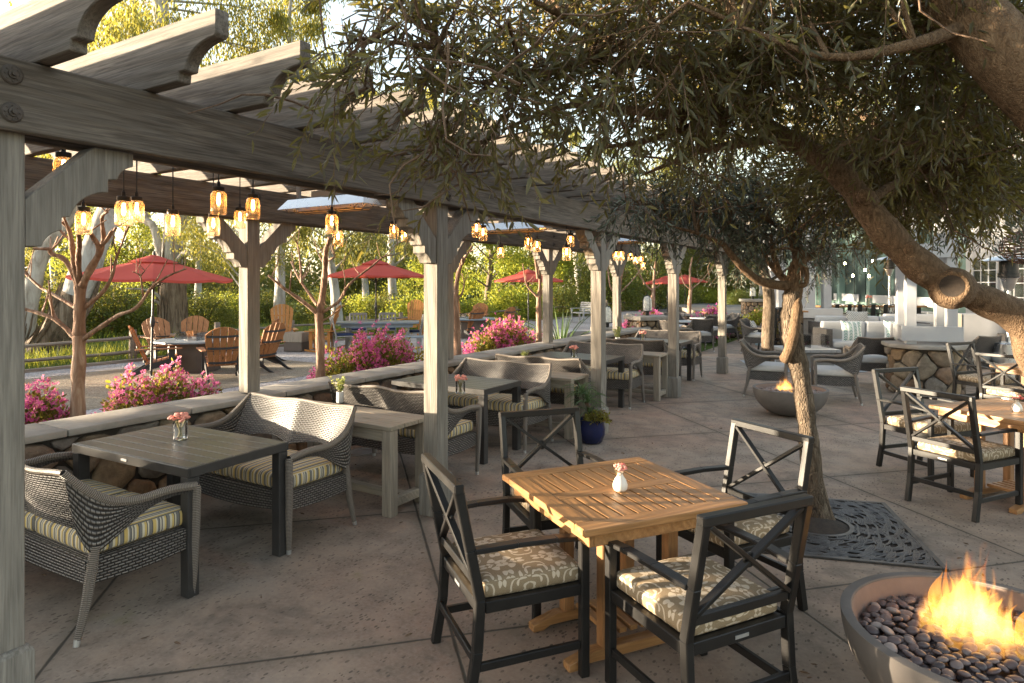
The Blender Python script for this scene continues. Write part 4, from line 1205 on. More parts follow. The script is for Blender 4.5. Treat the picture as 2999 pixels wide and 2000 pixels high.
# ------------------------------------------------------------------ garden lounge chairs
def garden_chair(name,label,cat,group,slat,seatm,frm,rocker=False):
    t=thing(name,label,cat,(0,0,0),0,group)
    # raked fan back of five slats, rounded top
    tilt=.38 if not rocker else .30
    zs,ys=(.27,.17) if not rocker else (.40,.17)
    n=5 if not rocker else 6; Lb=.78 if not rocker else .86
    for k in range(n):
        u=(k-(n-1)/2)/((n-1)/2)
        w=.092 if n==5 else .078; x0=u*.185; x1=u*.255 if n==5 else u*.25
        top=Lb*(1-.16*abs(u)**2.2)
        m=MB(); ct,st=math.cos(tilt),math.sin(tilt)
        def q(x,l,off): return (x,ys+st*l+ct*off+.035*(1-u*u)*0.7,zs+ct*l-st*off)
        sp=(.1275 if n==5 else .10); hwt=sp*.5-.006
        def ar(x): return Lb*(1-.20*min(1,abs(x)/.315)**2.3)
        A=[(x0-w*.42,0),(x0+w*.42,0),(x1+hwt*.96,ar(x1+hwt)*.8),(x1+hwt,ar(x1+hwt)),(x1+hwt*.4,ar(x1+hwt*.4)),(x1-hwt*.4,ar(x1-hwt*.4)),(x1-hwt,ar(x1-hwt)),(x1-hwt*.96,ar(x1-hwt)*.8)]
        f=[q(a,b,-.011) for a,b in A]; bk=[q(a,b,.011) for a,b in A]; N=len(A)
        m.add(f+bk,[tuple(range(N)),tuple(range(N,2*N))[::-1]]+[(i,N+i,N+(i+1)%N,(i+1)%N) for i in range(N)])
        m.build('back_slat',slat,t,smooth=0)
    ct,st=math.cos(tilt),math.sin(tilt)
    for l,hw in ((.06,.24),(.36,.265),(.60,.285)) if not rocker else ((.08,.24),(.55,.27)):
        m=MB()
        def arcpt(u,v,off):
            a=(u-.5)*1.5; return Vector((hw*math.sin(a)/math.sin(.75),ys+st*l+ct*(.018+off+.10*(math.cos(a)-.78)),zs+ct*l-st*(.018+off+.10*(math.cos(a)-.78))-.02+.04*v))
        m.sheet(lambda u,v:arcpt(u,v,0),8,1,.035); m.build('back_band',frm,t,smooth=40)
    m=MB()
    for k in range(6):
        s=k/5; y=-.30+.46*s; z=(.375-.115*s) if not rocker else (.42-.05*s); z-=.012*math.sin(PI*s)
        m.box((0,y,z+.012),(.50,.078,.022),(-.24 if not rocker else -.1,0,0))
    m.build('seat_slats',seatm,t,bevel=.004)
    for s in (-1,1):
        if not rocker:
            m=MB(); m.prism([(-.335,.27),(-.335,.375),(-.27,.375),(.16,.262),(.50,.045),(.62,0),(.50,0),(.14,.16)],(s*.265,0,0),(0,1,0),(0,0,1),.034); m.build('stringer',frm,t,bevel=.003)
            m=MB(); m.bb(s*.30-.018,s*.30+.018,-.30,-.195,0,.545); m.build('leg',frm,t,bevel=.004)
        else:
            m=MB(); m.prism([(-.32,.36),(-.32,.43),(.22,.37),(.22,.31)],(s*.265,0,0),(0,1,0),(0,0,1),.03); m.build('stringer',frm,t,bevel=.003)
            m=MB(); m.bb(s*.30-.018,s*.30+.018,-.30,-.215,.09,.545); m.build('leg',frm,t,bevel=.004)
            m=MB(); m.bb(s*.30-.016,s*.30+.016,.16,.23,.07,.56); m.build('leg',frm,t,bevel=.004)
            m=MB(); rc=[(-.42+.95*i/14) for i in range(15)]
            lo=[(y,.16*(y+.02)**2/.25*.5) for y in rc]; m.prism(lo+[(y,z+.05) for y,z in lo[::-1]],(s*.30,0,0),(0,1,0),(0,0,1),.03); m.build('rocker',frm,t,bevel=.003)
        m=MB(); m.prism([(-.40,-.05),(-.43,.02),(-.40,.085),(-.2,.09),(.36,.05),(.36,-.02),(-.2,-.05)],(s*.315,0,.557),(0,1,0),(s,0,0),.022); m.build('arm',seatm,t,bevel=.004)
    m=MB(); m.bar((-.33,.27,.545),(.33,.27,.545),.04,.022) if True else 0; m.build('arm_support',frm,t)
    m=MB(); m.bb(-.247,.247,-.325,-.30,.29,.37); m.build('front_apron',frm if not rocker else slat,t,bevel=.003)
    return t
GA='cedar lounge chairs with black frames in the garden'
A0=garden_chair('lounge_chair','cedar lounge chair left of the fire table, seen from its left beside the umbrella pole','garden chair',GA,M['cedar'],M['cedar_y'],M['black'])
def gplace(o,px,py,fr,fd,lab,first=False,group=None,d=None):
    p=P(px,py) if d is None else C((px-CX)/FOC*d,d)
    f=cam2w(fr,fd); rz=face(*f)
    if first: o.location=p; o.rotation_euler=(0,0,rz)
    else: o=dup(o,p,rz,lab,group)
    return o
gplace(A0,362,864,.90,.45,'',True)
gplace(A0,376,828,.80,-.6,'mauve looking lounge chair on the far left of the fire table, facing the camera')
gplace(A0,440,822,.25,-.97,'mauve looking lounge chair at the back of the fire table, facing the camera')
gplace(A0,508,868,-.50,.86,'cedar lounge chair with black back bands turned away, right of the fire table')
gplace(A0,597,848,-.92,.38,'cedar lounge chair half hidden by the inner pergola post, turned away')
gplace(A0,588,832,-.97,-.1,'pale cedar lounge chair behind the one at the inner pergola post')
gplace(A0,1077,748,-.7,.7,'cedar lounge chair with black bands, left of two at the second fire table',d=21.5)
gplace(A0,1150,742,-.8,.55,'cedar lounge chair with black bands, right of two at the second fire table',d=22.5)
gplace(A0,1100,736,-.1,-.99,'cedar lounge chair at the back of the second fire table',d=26.0)
R0=garden_chair('rocking_chair','orange rocking chair facing the camera near the fence, right of the inner post','rocking chair','orange wooden rocking chairs along the fence',M['orange_w'],M['orange_w'],M['orange_w'],True)
gplace(R0,648,812,.35,-.93,'',True,d=17.6)
gplace(R0,742,812,-.95,-.1,'orange rocking chair in profile behind the second bare tree',d=17.2)
gplace(R0,947,772,-.15,-.98,'orange rocking chair behind the grey garden dining table',d=22.5)
gplace(R0,1055,765,.7,-.7,'orange rocking chair at the fence left of the second fire table',d=26.5)
# fire tables
def fire_table(label,loc,rz,R=.72):
    t=thing('fire_table',label,'fire table',loc,rz,'octagonal fire tables among the lounge chairs')
    m=MB(); m.lathe([(0,.60),(R-.03,.60),(R,.605),(R,.63),(R-.004,.634),(0,.634)],8); m.build('tabletop',M['table_blue'],t,smooth=0)
    m=MB(); m.lathe([(R*.62,0),(R*.62,.599)],8); m.build('base',M['brownpanel'],t,smooth=0)
    m=MB(); m.bb(R*.575-.02,R*.575+.012,-.10,.02,.30,.50); m.build('vent_panel',M['greywhite'],t,bevel=.002)
    m=MB()
    for a in range(4):
        c,s=math.cos(a*PI/2),math.sin(a*PI/2)
        m.box((.26*c,.26*s,.715),(.006 if a%2==0 else .514,.514 if a%2==0 else .006,.16))
    m.build('glass_guard',M['glass'],t,smooth=0)
    m=MB(); m.lathe([(.2,.635),(.2,.64),(0,.645)],8); m.build('burner_pan',M['black'],t,smooth=0)
    return t
ft=fire_table('slate topped octagonal fire table inside the ring of near lounge chairs',P(447,850),.3,.80)
dup(ft,C(-1.4,21.8),.1,'slate topped fire table in front of the two banded lounge chairs',scale=(1.2,1.2,1))
# garden dining table and chairs
t=thing('garden_table','long blue grey garden dining table under the orange lit umbrella','table',C((868-CX)/FOC*18,18),math.radians(31+8))
m=MB(); m.bb(-1.12,1.12,-.45,.45,.70,.745); m.build('tabletop',M['table_blue'],t,bevel=.006)
m=MB(); m.bb(-.95,.95,-.36,-.33,.60,.699); m.bb(-.95,.95,.33,.36,.60,.699); m.build('apron',M['table_blue'],t)
for sx in (-1,1):
    m=MB(); m.bb(sx*.8-.05,sx*.8+.05,-.3,.3,0,.60); m.build('leg',M['grey_s'],t,bevel=.005)
m=MB(); m.bb(-.75,.75,-.03,.03,.22,.30); m.build('stretcher',M['grey_s'],t)
def slat_chair(label,loc,rz,group):
    t=thing('garden_dining_chair',label,'garden chair',loc,rz,group); G=M['grey_s']
    m=MB()
    for s in (-1,1):
        m.bar((s*.23,.24,0),(s*.23,.24,.42),.05,.04); m.bar((s*.23,.24,.415),(s*.23,.34,.90),.05,.035)
    m.bar((-.21,.335,.88),(.21,.335,.88),.035,.07); m.bar((-.21,.262,.52),(.21,.262,.52),.03,.05)
    for k in range(4): x=-.14+.093*k; m.bar((x,.264,.54),(x,.333,.85),.05,.014,(0,1,0))
    m.build('backrest',G,t,bevel=.003)
    m=MB(); m.bb(-.25,.25,-.24,.215,.40,.43); m.build('seat',G,t,bevel=.004)
    for s in (-1,1):
        m=MB(); m.bb(s*.23-.02,s*.23+.02,-.235,-.19,0,.399); m.build('leg',G,t)
    m=MB(); m.cushion((0,-.01,.455),(.46,.44,.05),.02,.008); m.build('cushion',M['navy'],t,weld=True); return t
GD='grey garden dining chairs with navy cushions'
sc=slat_chair('grey slatted chair at the left end of the garden dining table',C((790-CX)/FOC*17.2,17.2),face(*cam2w(.9,.4)),GD)
for px,d,fr,fd,lab in [(822,19.2,.2,-.98,'grey slatted chair behind the garden dining table, left of the umbrella pole'),(890,19.4,.2,-.98,'grey slatted chair behind the garden dining table, right of the umbrella pole'),(945,18.4,-.95,-.2,'grey slatted chair at the right end of the garden dining table')]:
    dup(sc,C((px-CX)/FOC*d,d),face(*cam2w(fr,fd)),lab)
t=thing('garden_bench','low blue grey bench in front of the garden dining table','bench',C((905-CX)/FOC*16.6,16.6),math.radians(39))
m=MB(); m.bb(-.8,.8,-.17,.17,.41,.45); m.build('seat',M['table_blue'],t,bevel=.005)
for sx in (-1,1):
    m=MB(); m.bb(sx*.6-.04,sx*.6+.04,-.14,.14,0,.409); m.build('leg',M['grey_s'],t)
t=thing('wine_barrel_planter','low brown box planter by the fence beside the rocking chair','planter',C((682-CX)/FOC*17.4,17.4),.4)
m=MB(); m.bb(-.25,.25,-.25,.25,0,.24); m.build('base',M['brownpanel'],t,bevel=.01)
m=MB(); m.bb(-.26,.26,-.26,.26,.241,.50); m.build('box',M['grey_z'],t,bevel=.01)
# ------------------------------------------------------------------ split rail fence (one run = one fence)
t=thing('split_rail_fence','weathered split rail fence running along the far edge of the gravel','fence',(-15.6,8,0))
fl=Vector(t.location); fy=-1.2; prev=None
def rail(a,b,r):
    n=6; pts=[a.lerp(b,k/n)+Vector((rnd.uniform(-.008,.008),0,rnd.uniform(-.008,.008))) for k in range(n+1)]
    m=MB(); m.tube(pts,[r*rnd.uniform(.85,1.1) for _ in pts],6,True,.75); m.build('rail',M['fence_w'],t,smooth=50)
while fy<48:
    x=-15.55+.12*math.sin(fy*.6)-(.5 if fy>11 else 0)
    c=Vector((x,fy,0))-fl; hh=rnd.uniform(.66,.74)
    m=MB(); m.tube([c+Vector((0,0,-.05)),c+Vector((.01,0,.3)),c+Vector((0,.005,hh))],[.10,.095,.085],7,True,.8); m.build('post',M['fence_w'],t,smooth=30)
    if prev is not None:
        for z in (.17,.50): rail(prev+Vector((0,.02,z+rnd.uniform(-.02,.02))),c+Vector((0,-.02,z+rnd.uniform(-.02,.02))),.055)
    prev=c; fy+=2.45 if fy<14 else 2.8
# ------------------------------------------------------------------ crape myrtles (bare, pruned)
def px_tree(name,label,cat,group,d0,trunk,branches,mat,base_px,jit=.35,X=None,grow=True):
    base=PD(*base_px,d0); base.z=0
    t=thing(name,label,cat,base,0,group)
    def ln(l,rs,dd):
        pts=[];N=len(l)
        for i,(x,y) in enumerate(l):
            d=d0+dd*i/max(1,N-1); pts.append(PD(x,y,d)-base)
        # smooth
        out=[lerpcurve(pts,k/((N-1)*4)) for k in range((N-1)*4+1)] if N>2 else pts
        for k in range(1,len(out)-1): out[k]=out[k]+Vector((rnd.uniform(-1,1),rnd.uniform(-1,1),rnd.uniform(-1,1)))*rs[0]*.07
        n=len(out)
        return out,[ (rs[0]+(rs[1]-rs[0])*(k/(n-1)))*(1+.10*math.sin(k*1.7)) for k in range(n)]
    m=MB(); p,r=ln(trunk[0],trunk[1],0); p[0].z=-.03
    m.tube(p,r,12); m.build('trunk',mat,t,smooth=70)
    for l,rs in branches:
        dd=rnd.uniform(-jit,jit)
        m=MB(); p,r=ln(l,rs,dd); m.tube(p,r,8)
        if grow and rs[1]<.02:   # stub twigs near the tip
            for _ in range(3):
                i=rnd.randrange(len(p)//2,len(p)); v=Vector((rnd.uniform(-1,1),rnd.uniform(-1,1),rnd.uniform(.2,1))).normalized()
                L=rnd.uniform(.12,.32); m.tube([p[i],p[i]+v*L*.5+Vector((0,0,.02)),p[i]+v*L+Vector((0,0,.08))],[r[i]*.6,r[i]*.5,r[i]*.3],5)
        m.build('branch',mat,t,smooth=70)
    return t
GM='bare pruned myrtles in the planting bed'
px_tree('bare_myrtle','bare cinnamon myrtle nearest the camera, in front of the white leaning trunk','bare tree',GM,5.9,
 ([(180,955),(180,860),(182,775),(182,765),(184,700),(184,655)],(.057,.046)),
 [([(184,660),(172,615),(166,565),(160,530),(143,508)],(.032,.014)),([(183,655),(180,600),(182,560),(180,535)],(.026,.018)),
  ([(184,662),(206,620),(229,578),(216,548),(205,530)],(.038,.016)),([(229,580),(238,545),(234,500),(247,487)],(.026,.010)),
  ([(183,665),(152,600),(118,582),(112,572),(77,571)],(.026,.012)),([(183,715),(172,706),(122,676),(88,656),(55,625)],(.022,.009)),
  ([(182,782),(172,775),(132,737),(95,721),(50,708)],(.026,.014)),([(184,715),(196,705),(240,666),(259,628),(268,590),(295,520)],(.024,.008)),
  ([(183,785),(196,775),(236,747),(270,725),(315,705),(350,658),(390,632),(428,617)],(.026,.007)),([(330,688),(325,650),(321,632),(305,624)],(.010,.004)),([(321,635),(333,621)],(.009,.004))],M['myrtle'],(180,950))
px_tree('bare_myrtle','bare cinnamon myrtle left of the orange lit umbrella','bare tree',GM,8.36,
 ([(736,880),(735,800),(733,728),(735,712)],(.060,.05)),
 [([(735,715),(744,650),(747,600),(748,575),(757,545)],(.045,.024)),([(733,722),(692,690),(655,664),(616,632)],(.032,.012)),([(728,700),(690,645),(668,600)],(.022,.010)),
  ([(692,650),(690,610),(686,575),(682,558)],(.016,.008)),([(747,610),(735,590),(726,570)],(.015,.007)),([(738,718),(778,692),(800,655),(855,610),(880,590),(908,585)],(.022,.006)),
  ([(748,600),(770,590)],(.018,.010)),([(790,680),(792,640),(783,600)],(.010,.004)),([(735,740),(760,725),(790,700)],(.014,.006))],M['myrtle'],(736,880))
px_tree('bare_myrtle','bare cinnamon myrtle right beside the second front post','bare tree',GM,10.9,
 ([(1051,820),(1048,740),(1045,690),(1047,665)],(.062,.05)),
 [([(1046,670),(1052,630),(1062,600),(1085,565)],(.045,.018)),([(1047,690),(1060,675),(1066,650),(1060,628)],(.02,.008)),([(1062,605),(1062,592)],(.03,.02))],M['myrtle'],(1050,820))
px_tree('bare_myrtle','bare cinnamon myrtle standing in front of the third umbrella','bare tree',GM,13.3,
 ([(1238,795),(1237,720),(1237,682)],(.06,.05)),
 [([(1237,684),(1220,668),(1208,650),(1200,605)],(.028,.008)),([(1237,686),(1240,640),(1232,600),(1220,575),(1186,560)],(.042,.010)),([(1235,640),(1228,590),(1222,570),(1208,556)],(.03,.012)),([(1239,684),(1250,655),(1254,620)],(.026,.012))],M['myrtle'],(1238,795))
px_tree('bare_myrtle','bare cinnamon myrtle just right of the far inner post','bare tree',GM,17.2,
 ([(1422,772),(1421,710),(1421,672)],(.075,.055)),[([(1421,676),(1428,630),(1437,590)],(.045,.02)),([(1421,680),(1402,660),(1396,620),(1393,600)],(.03,.014)),([(1424,672),(1455,640),(1480,605)],(.022,.008))],M['myrtle'],(1422,772))
px_tree('bare_myrtle','bare cinnamon myrtle behind the fourth front post','bare tree',GM,24,
 ([(1500,742),(1499,690),(1500,665)],(.09,.07)),[([(1500,668),(1502,630),(1505,600)],(.06,.03)),([(1499,668),(1480,650),(1460,610)],(.04,.012)),([(1480,652),(1470,630),(1455,600)],(.03,.01)),([(1500,664),(1515,655)],(.03,.015))],M['myrtle'],(1500,742))
px_tree('bare_myrtle','furthest bare myrtle, between the fourth and fifth front posts','bare tree',GM,27,
 ([(1582,742),(1583,700),(1586,665)],(.10,.07)),[([(1586,668),(1584,620),(1590,590)],(.06,.03)),([(1586,665),(1570,650),(1562,620)],(.03,.012)),([(1587,664),(1610,645),(1630,620)],(.035,.012))],M['myrtle'],(1582,742))
# ------------------------------------------------------------------ flowering shrubs
def ellip_pts(n,sx,sy,sz,lo=.55):
    v=sph(n); v[:,2]=np.abs(v[:,2])*1.0; r=nr.uniform(lo,1,(n,1))**.5
    nz=.95+.10*np.sin(5*v[:,:1]*sx/.4+1)+.10*np.sin(7*v[:,1:2]*sy/.5)+.06*nr.normal(size=(n,1))
    return v*r*nz*np.array([[sx,sy,sz]]),v
def flower_bush(label,loc,sx,sy,sz,n,nb,scale=1.0):
    nb=int(nb*1.9)
    t=thing('flowering_shrub',label,'shrub',loc,0,'magenta flowering shrubs in the planting bed')
    p,v=ellip_pts(n,sx,sy,sz,.3); p[:,2]=p[:,2]+.05
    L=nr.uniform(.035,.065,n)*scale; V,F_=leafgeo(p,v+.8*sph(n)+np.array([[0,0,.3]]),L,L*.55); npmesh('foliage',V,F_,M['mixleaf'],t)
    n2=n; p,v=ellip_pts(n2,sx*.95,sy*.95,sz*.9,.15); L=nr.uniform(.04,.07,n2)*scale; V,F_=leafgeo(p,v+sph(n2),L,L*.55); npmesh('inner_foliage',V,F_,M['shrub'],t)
    # blossoms in clusters: strap petals radiating
    c,v=ellip_pts(nb,sx*1.03,sy*1.03,sz*1.06,.72); c[:,2]+=.05
    sel=(np.sin(c[:,0]*6+c[:,1]*4.3+1)+np.sin(c[:,1]*7.7-2)+nr.normal(size=len(c))*.6)>-.35
    c=c[sel]; v=v[sel]
    k=9; cc=np.repeat(c,k,0); vv=np.repeat(v,k,0); L=nr.uniform(.026,.042,len(cc))*scale
    V,F_=leafgeo(cc+.012*sph(len(cc)),vv*.6+sph(len(cc)),L,L*.42,lance=False); npmesh('blossoms',V,F_,M['pinkbl'],t)
    m=MB()
    for q in range(14):
        a=q*2.4; e=Vector((sx*.6*math.cos(a),sy*.6*math.sin(a),sz*.7)); m.tube([(0,q*.02-.1,0),e*.5+Vector((0,0,.1)),e],[.012,.008,.004],5)
    m.build('stems',M['twig'],t); return t
flower_bush('magenta shrub nearest the camera, left of the first bare tree',(-6.62,2.72,.0),.42,.50,.74,3600,1000)
flower_bush('pink and copper shrub between the first bare tree and the inner post',(-6.70,3.95,.0),.46,.78,.78,5200,900)
flower_bush('magenta hedge shrub in front of the garden dining table',(-6.65,7.15,.0),.52,1.30,.93,9000,2000,1.1)
flower_bush('magenta hedge shrub between the second and third bare trees',(-6.60,10.6,.0),.55,1.35,.95,8000,1900,1.2)
flower_bush('small pink shrub left of the stone lantern pillar',(-6.4,18.2,.0),.6,1.3,.82,5000,1800,1.6)
flower_bush('distant pink shrub right behind the stone lantern pillar',(-5.6,22.5,.0),.7,1.4,.80,4000,1700,1.9)
# ------------------------------------------------------------------ far gum trees and undergrowth
def hang_leaves(centers,rad,n,L0,L1,W,drop=.9,spread=.5):
    k=len(centers); idx=nr.integers(0,k,n)
    p=centers[idx]+nr.normal(size=(n,3))*rad[idx][:,None]*np.array([[.55,.55,.45]])
    d=np.array([[0,0,-drop]])+sph(n)*spread
    L=nr.uniform(L0,L1,n); return p,d,L,L*W
def gum(name,label,hh,seed,nleaf,lm,group,rbase=.22,lean=.1,L=(.14,.24),bark_='gumbark',drop=.9,low=.22,spread=.55,wid=.26):
    g=random.Random(seed); t=thing(name,label,'tree',(0,0,0),0,group)
    pts=[Vector((lean*hh*(s/7)**1.3*.6+.12*math.sin(s*1.3+seed),.10*math.sin(s*1.7+seed*2),hh*.86*s/7)) for s in range(8)]; pts[0].z=-.1
    rad=[rbase*(1-.82*s/7) for s in range(8)]; rad[0]*=1.25
    m=MB(); m.tube(pts,rad,10); m.build('trunk',M[bark_],t,smooth=70)
    m=MB(); cs=[];rs=[]
    nl=26
    for k in range(nl):
        s=low+(1-low)*(k+g.random())/nl; b=lerpcurve(pts,s); a=k*2.4+g.uniform(-.4,.4)
        ln=hh*.26*(1.15-.7*s)*g.uniform(.6,1.25)
        e=b+Vector((math.cos(a)*ln,math.sin(a)*ln,ln*g.uniform(.1,.75)))
        mid=b.lerp(e,.5)+Vector((0,0,ln*.12)); m.tube([b,mid,e],[rbase*(.34-.22*s),rbase*(.2-.12*s),.012],6)
        for q in range(4):
            f=.55+.15*q; c=b.lerp(e,f)+Vector((g.uniform(-.3,.3),g.uniform(-.3,.3),g.uniform(-.35,.25)))*ln*.45
            m.tube([b.lerp(e,f*.9),c],[.014,.006],4)
            cs.append(c); rs.append(g.uniform(.35,.75)*ln*.42)
    m.build('limbs',M[bark_],t,smooth=70)
    cs=np.array([list(c) for c in cs]); rs=np.array(rs)
    p,d,L_,W_=hang_leaves(cs,rs,nleaf,L[0],L[1],wid,drop,spread); V,F_=leafgeo(p,d,L_,W_,lance=False); npmesh('crown',V,F_,M[lm],t)
    return t
GT='gum trees and leafy trees standing beyond the fence'
def cw(px,d): return C((px-CX)/FOC*d,d)
G1=gum('gum_tree','tall loose gum tree with thin pale trunk behind the inner pergola post',15.5,3,21000,'gum',GT,.20,.10)
G1.location=cw(640,24)
G2=gum('gum_tree','dark hanging gum tree behind the orange lit umbrella',13,8,24000,'gum2',GT,.24,-.08)
G2.location=cw(905,32)
G3=gum('leafy_tree','bright lime leafy tree behind the second front post',11,5,30000,'bright',GT,.18,.05,(.10,.17),'gumbase',.35,.06,.9,.5)
G3.location=cw(1120,35.5)
for o,px,d,rz,s,lab in [(G2,770,28,1.1,.9,'dark gum tree left of the orange lit umbrella'),(G1,1010,39,2.,1.0,'gum tree with pale trunk right of the orange lit umbrella'),
 (G3,1010,43,2.2,.85,'lime leafy tree behind the rocking chair at the fence'),(G3,1215,41.5,1.2,1.05,'lime leafy tree behind the third umbrella'),(G2,1330,46,.4,1.1,'dark bluish gum tree right of the far inner post'),
 (G2,1425,51,2.4,1.05,'dark tree behind the far lanterns'),(G1,560,20.5,3.,.52,'low sunlit gum tree between the thick trunk and the inner post'),(G1,455,55,.7,1.35,'gum tree behind the thick upright trunk'),
 (G3,265,50,4.,1.2,'yellow green gum tree between the white leaning trunk and the thick trunk'),(G2,120,58,2.9,1.3,'dark gum tree behind the leaning white trunks'),(G1,30,62,5.,1.5,'gum tree at the left edge behind the first pergola post'),
 (G2,1530,62,3.5,.95,'far dark tree above the furthest umbrellas'),(G3,1640,75,.2,1.0,'far lime tree at the end of the driveway'),(G2,1745,58,1.9,.75,'far dark tree beside the driveway'),(G1,840,58,1.3,1.4,'tall thin gum tree high behind the orange lit umbrella'),
 (G1,330,66,2.4,1.6,'tall far gum tree high above the inner beam'),(G3,1850,80,2.,.9,'far leafy tree behind the green building'),(G1,1590,66,.5,1.7,'tall far gum tree rising above the stone lantern pillar'),(G1,1960,72,1.9,1.9,'tall gum tree rising behind the green building'),(G3,2120,66,3.,1.9,'lime leafy tree rising behind the white columns'),(G1,2290,60,4.1,1.8,'tall gum tree rising behind the white windows'),(G2,2420,52,4.1,1.6,'dark gum tree at the right edge behind the building')]:
    dup(o,cw(px,d),rz,lab,scale=s)
# named big gum trunks behind the fence
def big_trunk(label,d0,line,r0,r1,limbs,leafc,nleaf,basefrac=.33,dd=0,lm='gum'):
    base=PD(line[0][0],line[0][1],d0); base.z=0
    t=thing('gum_tree',label,'tree',base,0,'big white gum trunks behind the fence')
    pts=[PD(x,y,d0+dd*i/(len(line)-1))-base for i,(x,y) in enumerate(line)]; pts[0].z=-.15
    N=40; P_=[lerpcurve(pts,k/N) for k in range(N+1)]
    R_=[(r0+(r1-r0)*min(1,(k/N)**.6))*(1+.05*math.sin(k*.9)) for k in range(N+1)]
    cut=int(N*basefrac)
    m=MB(); m.tube(P_[cut:],R_[cut:],14); m.build('trunk',M['gumbark'],t,smooth=70)
    m=MB(); m.tube(P_[:cut+1],[r*1.04 for r in R_[:cut+1]],16); o=m.build('shaggy_base',M['gumbase'],t,smooth=70)
    m=MB()
    for k in range(26):   # shed bark strips
        i=rnd.randrange(0,cut); a=rnd.uniform(0,6.28); off=Vector((math.cos(a),math.sin(a),0))*R_[i]*1.03
        m.tube([P_[i]+off,P_[min(N,i+3)]+off*1.06,P_[min(N,i+6)]+off*1.02],[R_[i]*.10,R_[i]*.14,.01],4,True,.4)
    m.build('bark_strips',M['gumbase'],t)
    for l,ra,rb in limbs:
        lp=[PD(x,y,d0+dd*.5+e)-base for x,y,e in l]; n=6*(len(l)-1); q=[lerpcurve(lp,k/n) for k in range(n+1)]
        m=MB(); m.tube(q,[ra+(rb-ra)*k/n for k in range(n+1)],9); m.build('limb',M['gumbark'],t,smooth=70)
    if leafc:
        cs=np.array([list(PD(x,y,d)-base) for x,y,d,_ in leafc]); rs=np.array([r for *_,r in leafc])
        p,d,L_,W_=hang_leaves(cs,rs,nleaf,.13,.24,.25); V,F_=leafgeo(p,d,L_,W_,lance=False); npmesh('crown',V,F_,M[lm],t)
        m=MB(); top=P_[-1]
        for c in cs:
            c=Vector(c); k=min(range(N+1),key=lambda i:(P_[i]-c).length); m.tube([P_[k],P_[k].lerp(c,.5)+Vector((0,0,.15)),c],[.06,.03,.008],5)
        m.build('twigs',M['gumbark'],t)
    return t
big_trunk('thick white gum trunk leaning right from a dark shaggy base, behind the nearest bare tree',17.2,[(92,850),(150,735),(200,610),(245,500),(300,360),(330,240)],.50,.21,[],
 [(330,200,18,1.0),(260,150,18,1.1),(400,120,19,1.1),(200,260,17,.9),(300,60,18,1.1),(180,90,19,1.2),(420,260,18,.8)],9000,.30)
big_trunk('slender white gum trunk leaning right at the left edge of the garden',18.5,[(40,850),(58,752),(78,650),(98,582),(147,518),(190,440)],.28,.16,[],[(210,380,19,.9),(150,330,19,1.0)],3000,.16)
big_trunk('thick upright white gum trunk with forked limbs behind the nearest lounge chairs',22.,[(397,800),(394,700),(396,640),(397,560),(398,470),(385,330),(374,150),(368,0)],.44,.24,
 [([(388,640,0),(370,590,.2),(352,520,.5),(330,488,.8),(300,300,1.),(310,60,1.5),(300,-40,1.6)],.14,.09),([(400,610,0),(425,580,-.5),(450,592,-.6),(462,588,-.7)],.10,.06),([(440,582,-.6),(480,555,-.4),(500,535,-.2)],.08,.03),
  ([(388,730,0),(365,680,-.4),(330,665,-.6),(290,663,-.9)],.06,.02),([(372,700,-.3),(355,690,-.5)],.06,.04),([(405,560,0),(425,500,.3),(440,440,.5),(470,300,.8)],.11,.05)],
 [(300,30,23,1.3),(420,60,23,1.3),(480,200,22,1.1),(250,120,23,1.2),(540,60,24,1.3),(610,130,25,1.2),(470,330,22,.8),(340,200,22,1.0),(660,40,26,1.2),(700,150,26,1.1)],16000,.36)
# undergrowth shrubs beyond the fence
def shrub(label,loc,sx,sy,sz,n,lm,L=(.07,.13)):
    t=thing('wild_shrub',label,'shrub',loc,0,'wild shrubs beyond the fence')
    p,v=ellip_pts(n,sx,sy,sz,.25); L_=nr.uniform(L[0],L[1],n); V,F_=leafgeo(p,v*.6+sph(n)+np.array([[0,0,-.1]]),L_,L_*.5,lance=False); npmesh('foliage',V,F_,M[lm],t)
    m=MB()
    for q in range(9):
        a=q*2.4; e=Vector((sx*.5*math.cos(a),sy*.5*math.sin(a),sz*.75)); m.tube([(0,0,-.02),e*.5+Vector((0,0,.2)),e],[.04,.025,.01],5)
    m.build('stems',M['twig'],t); return t
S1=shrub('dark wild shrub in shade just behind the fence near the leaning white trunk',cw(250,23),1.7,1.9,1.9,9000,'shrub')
S2=shrub('bright wild shrub behind the fence left of the thick upright trunk',cw(330,25),1.6,1.6,1.3,8000,'bright')
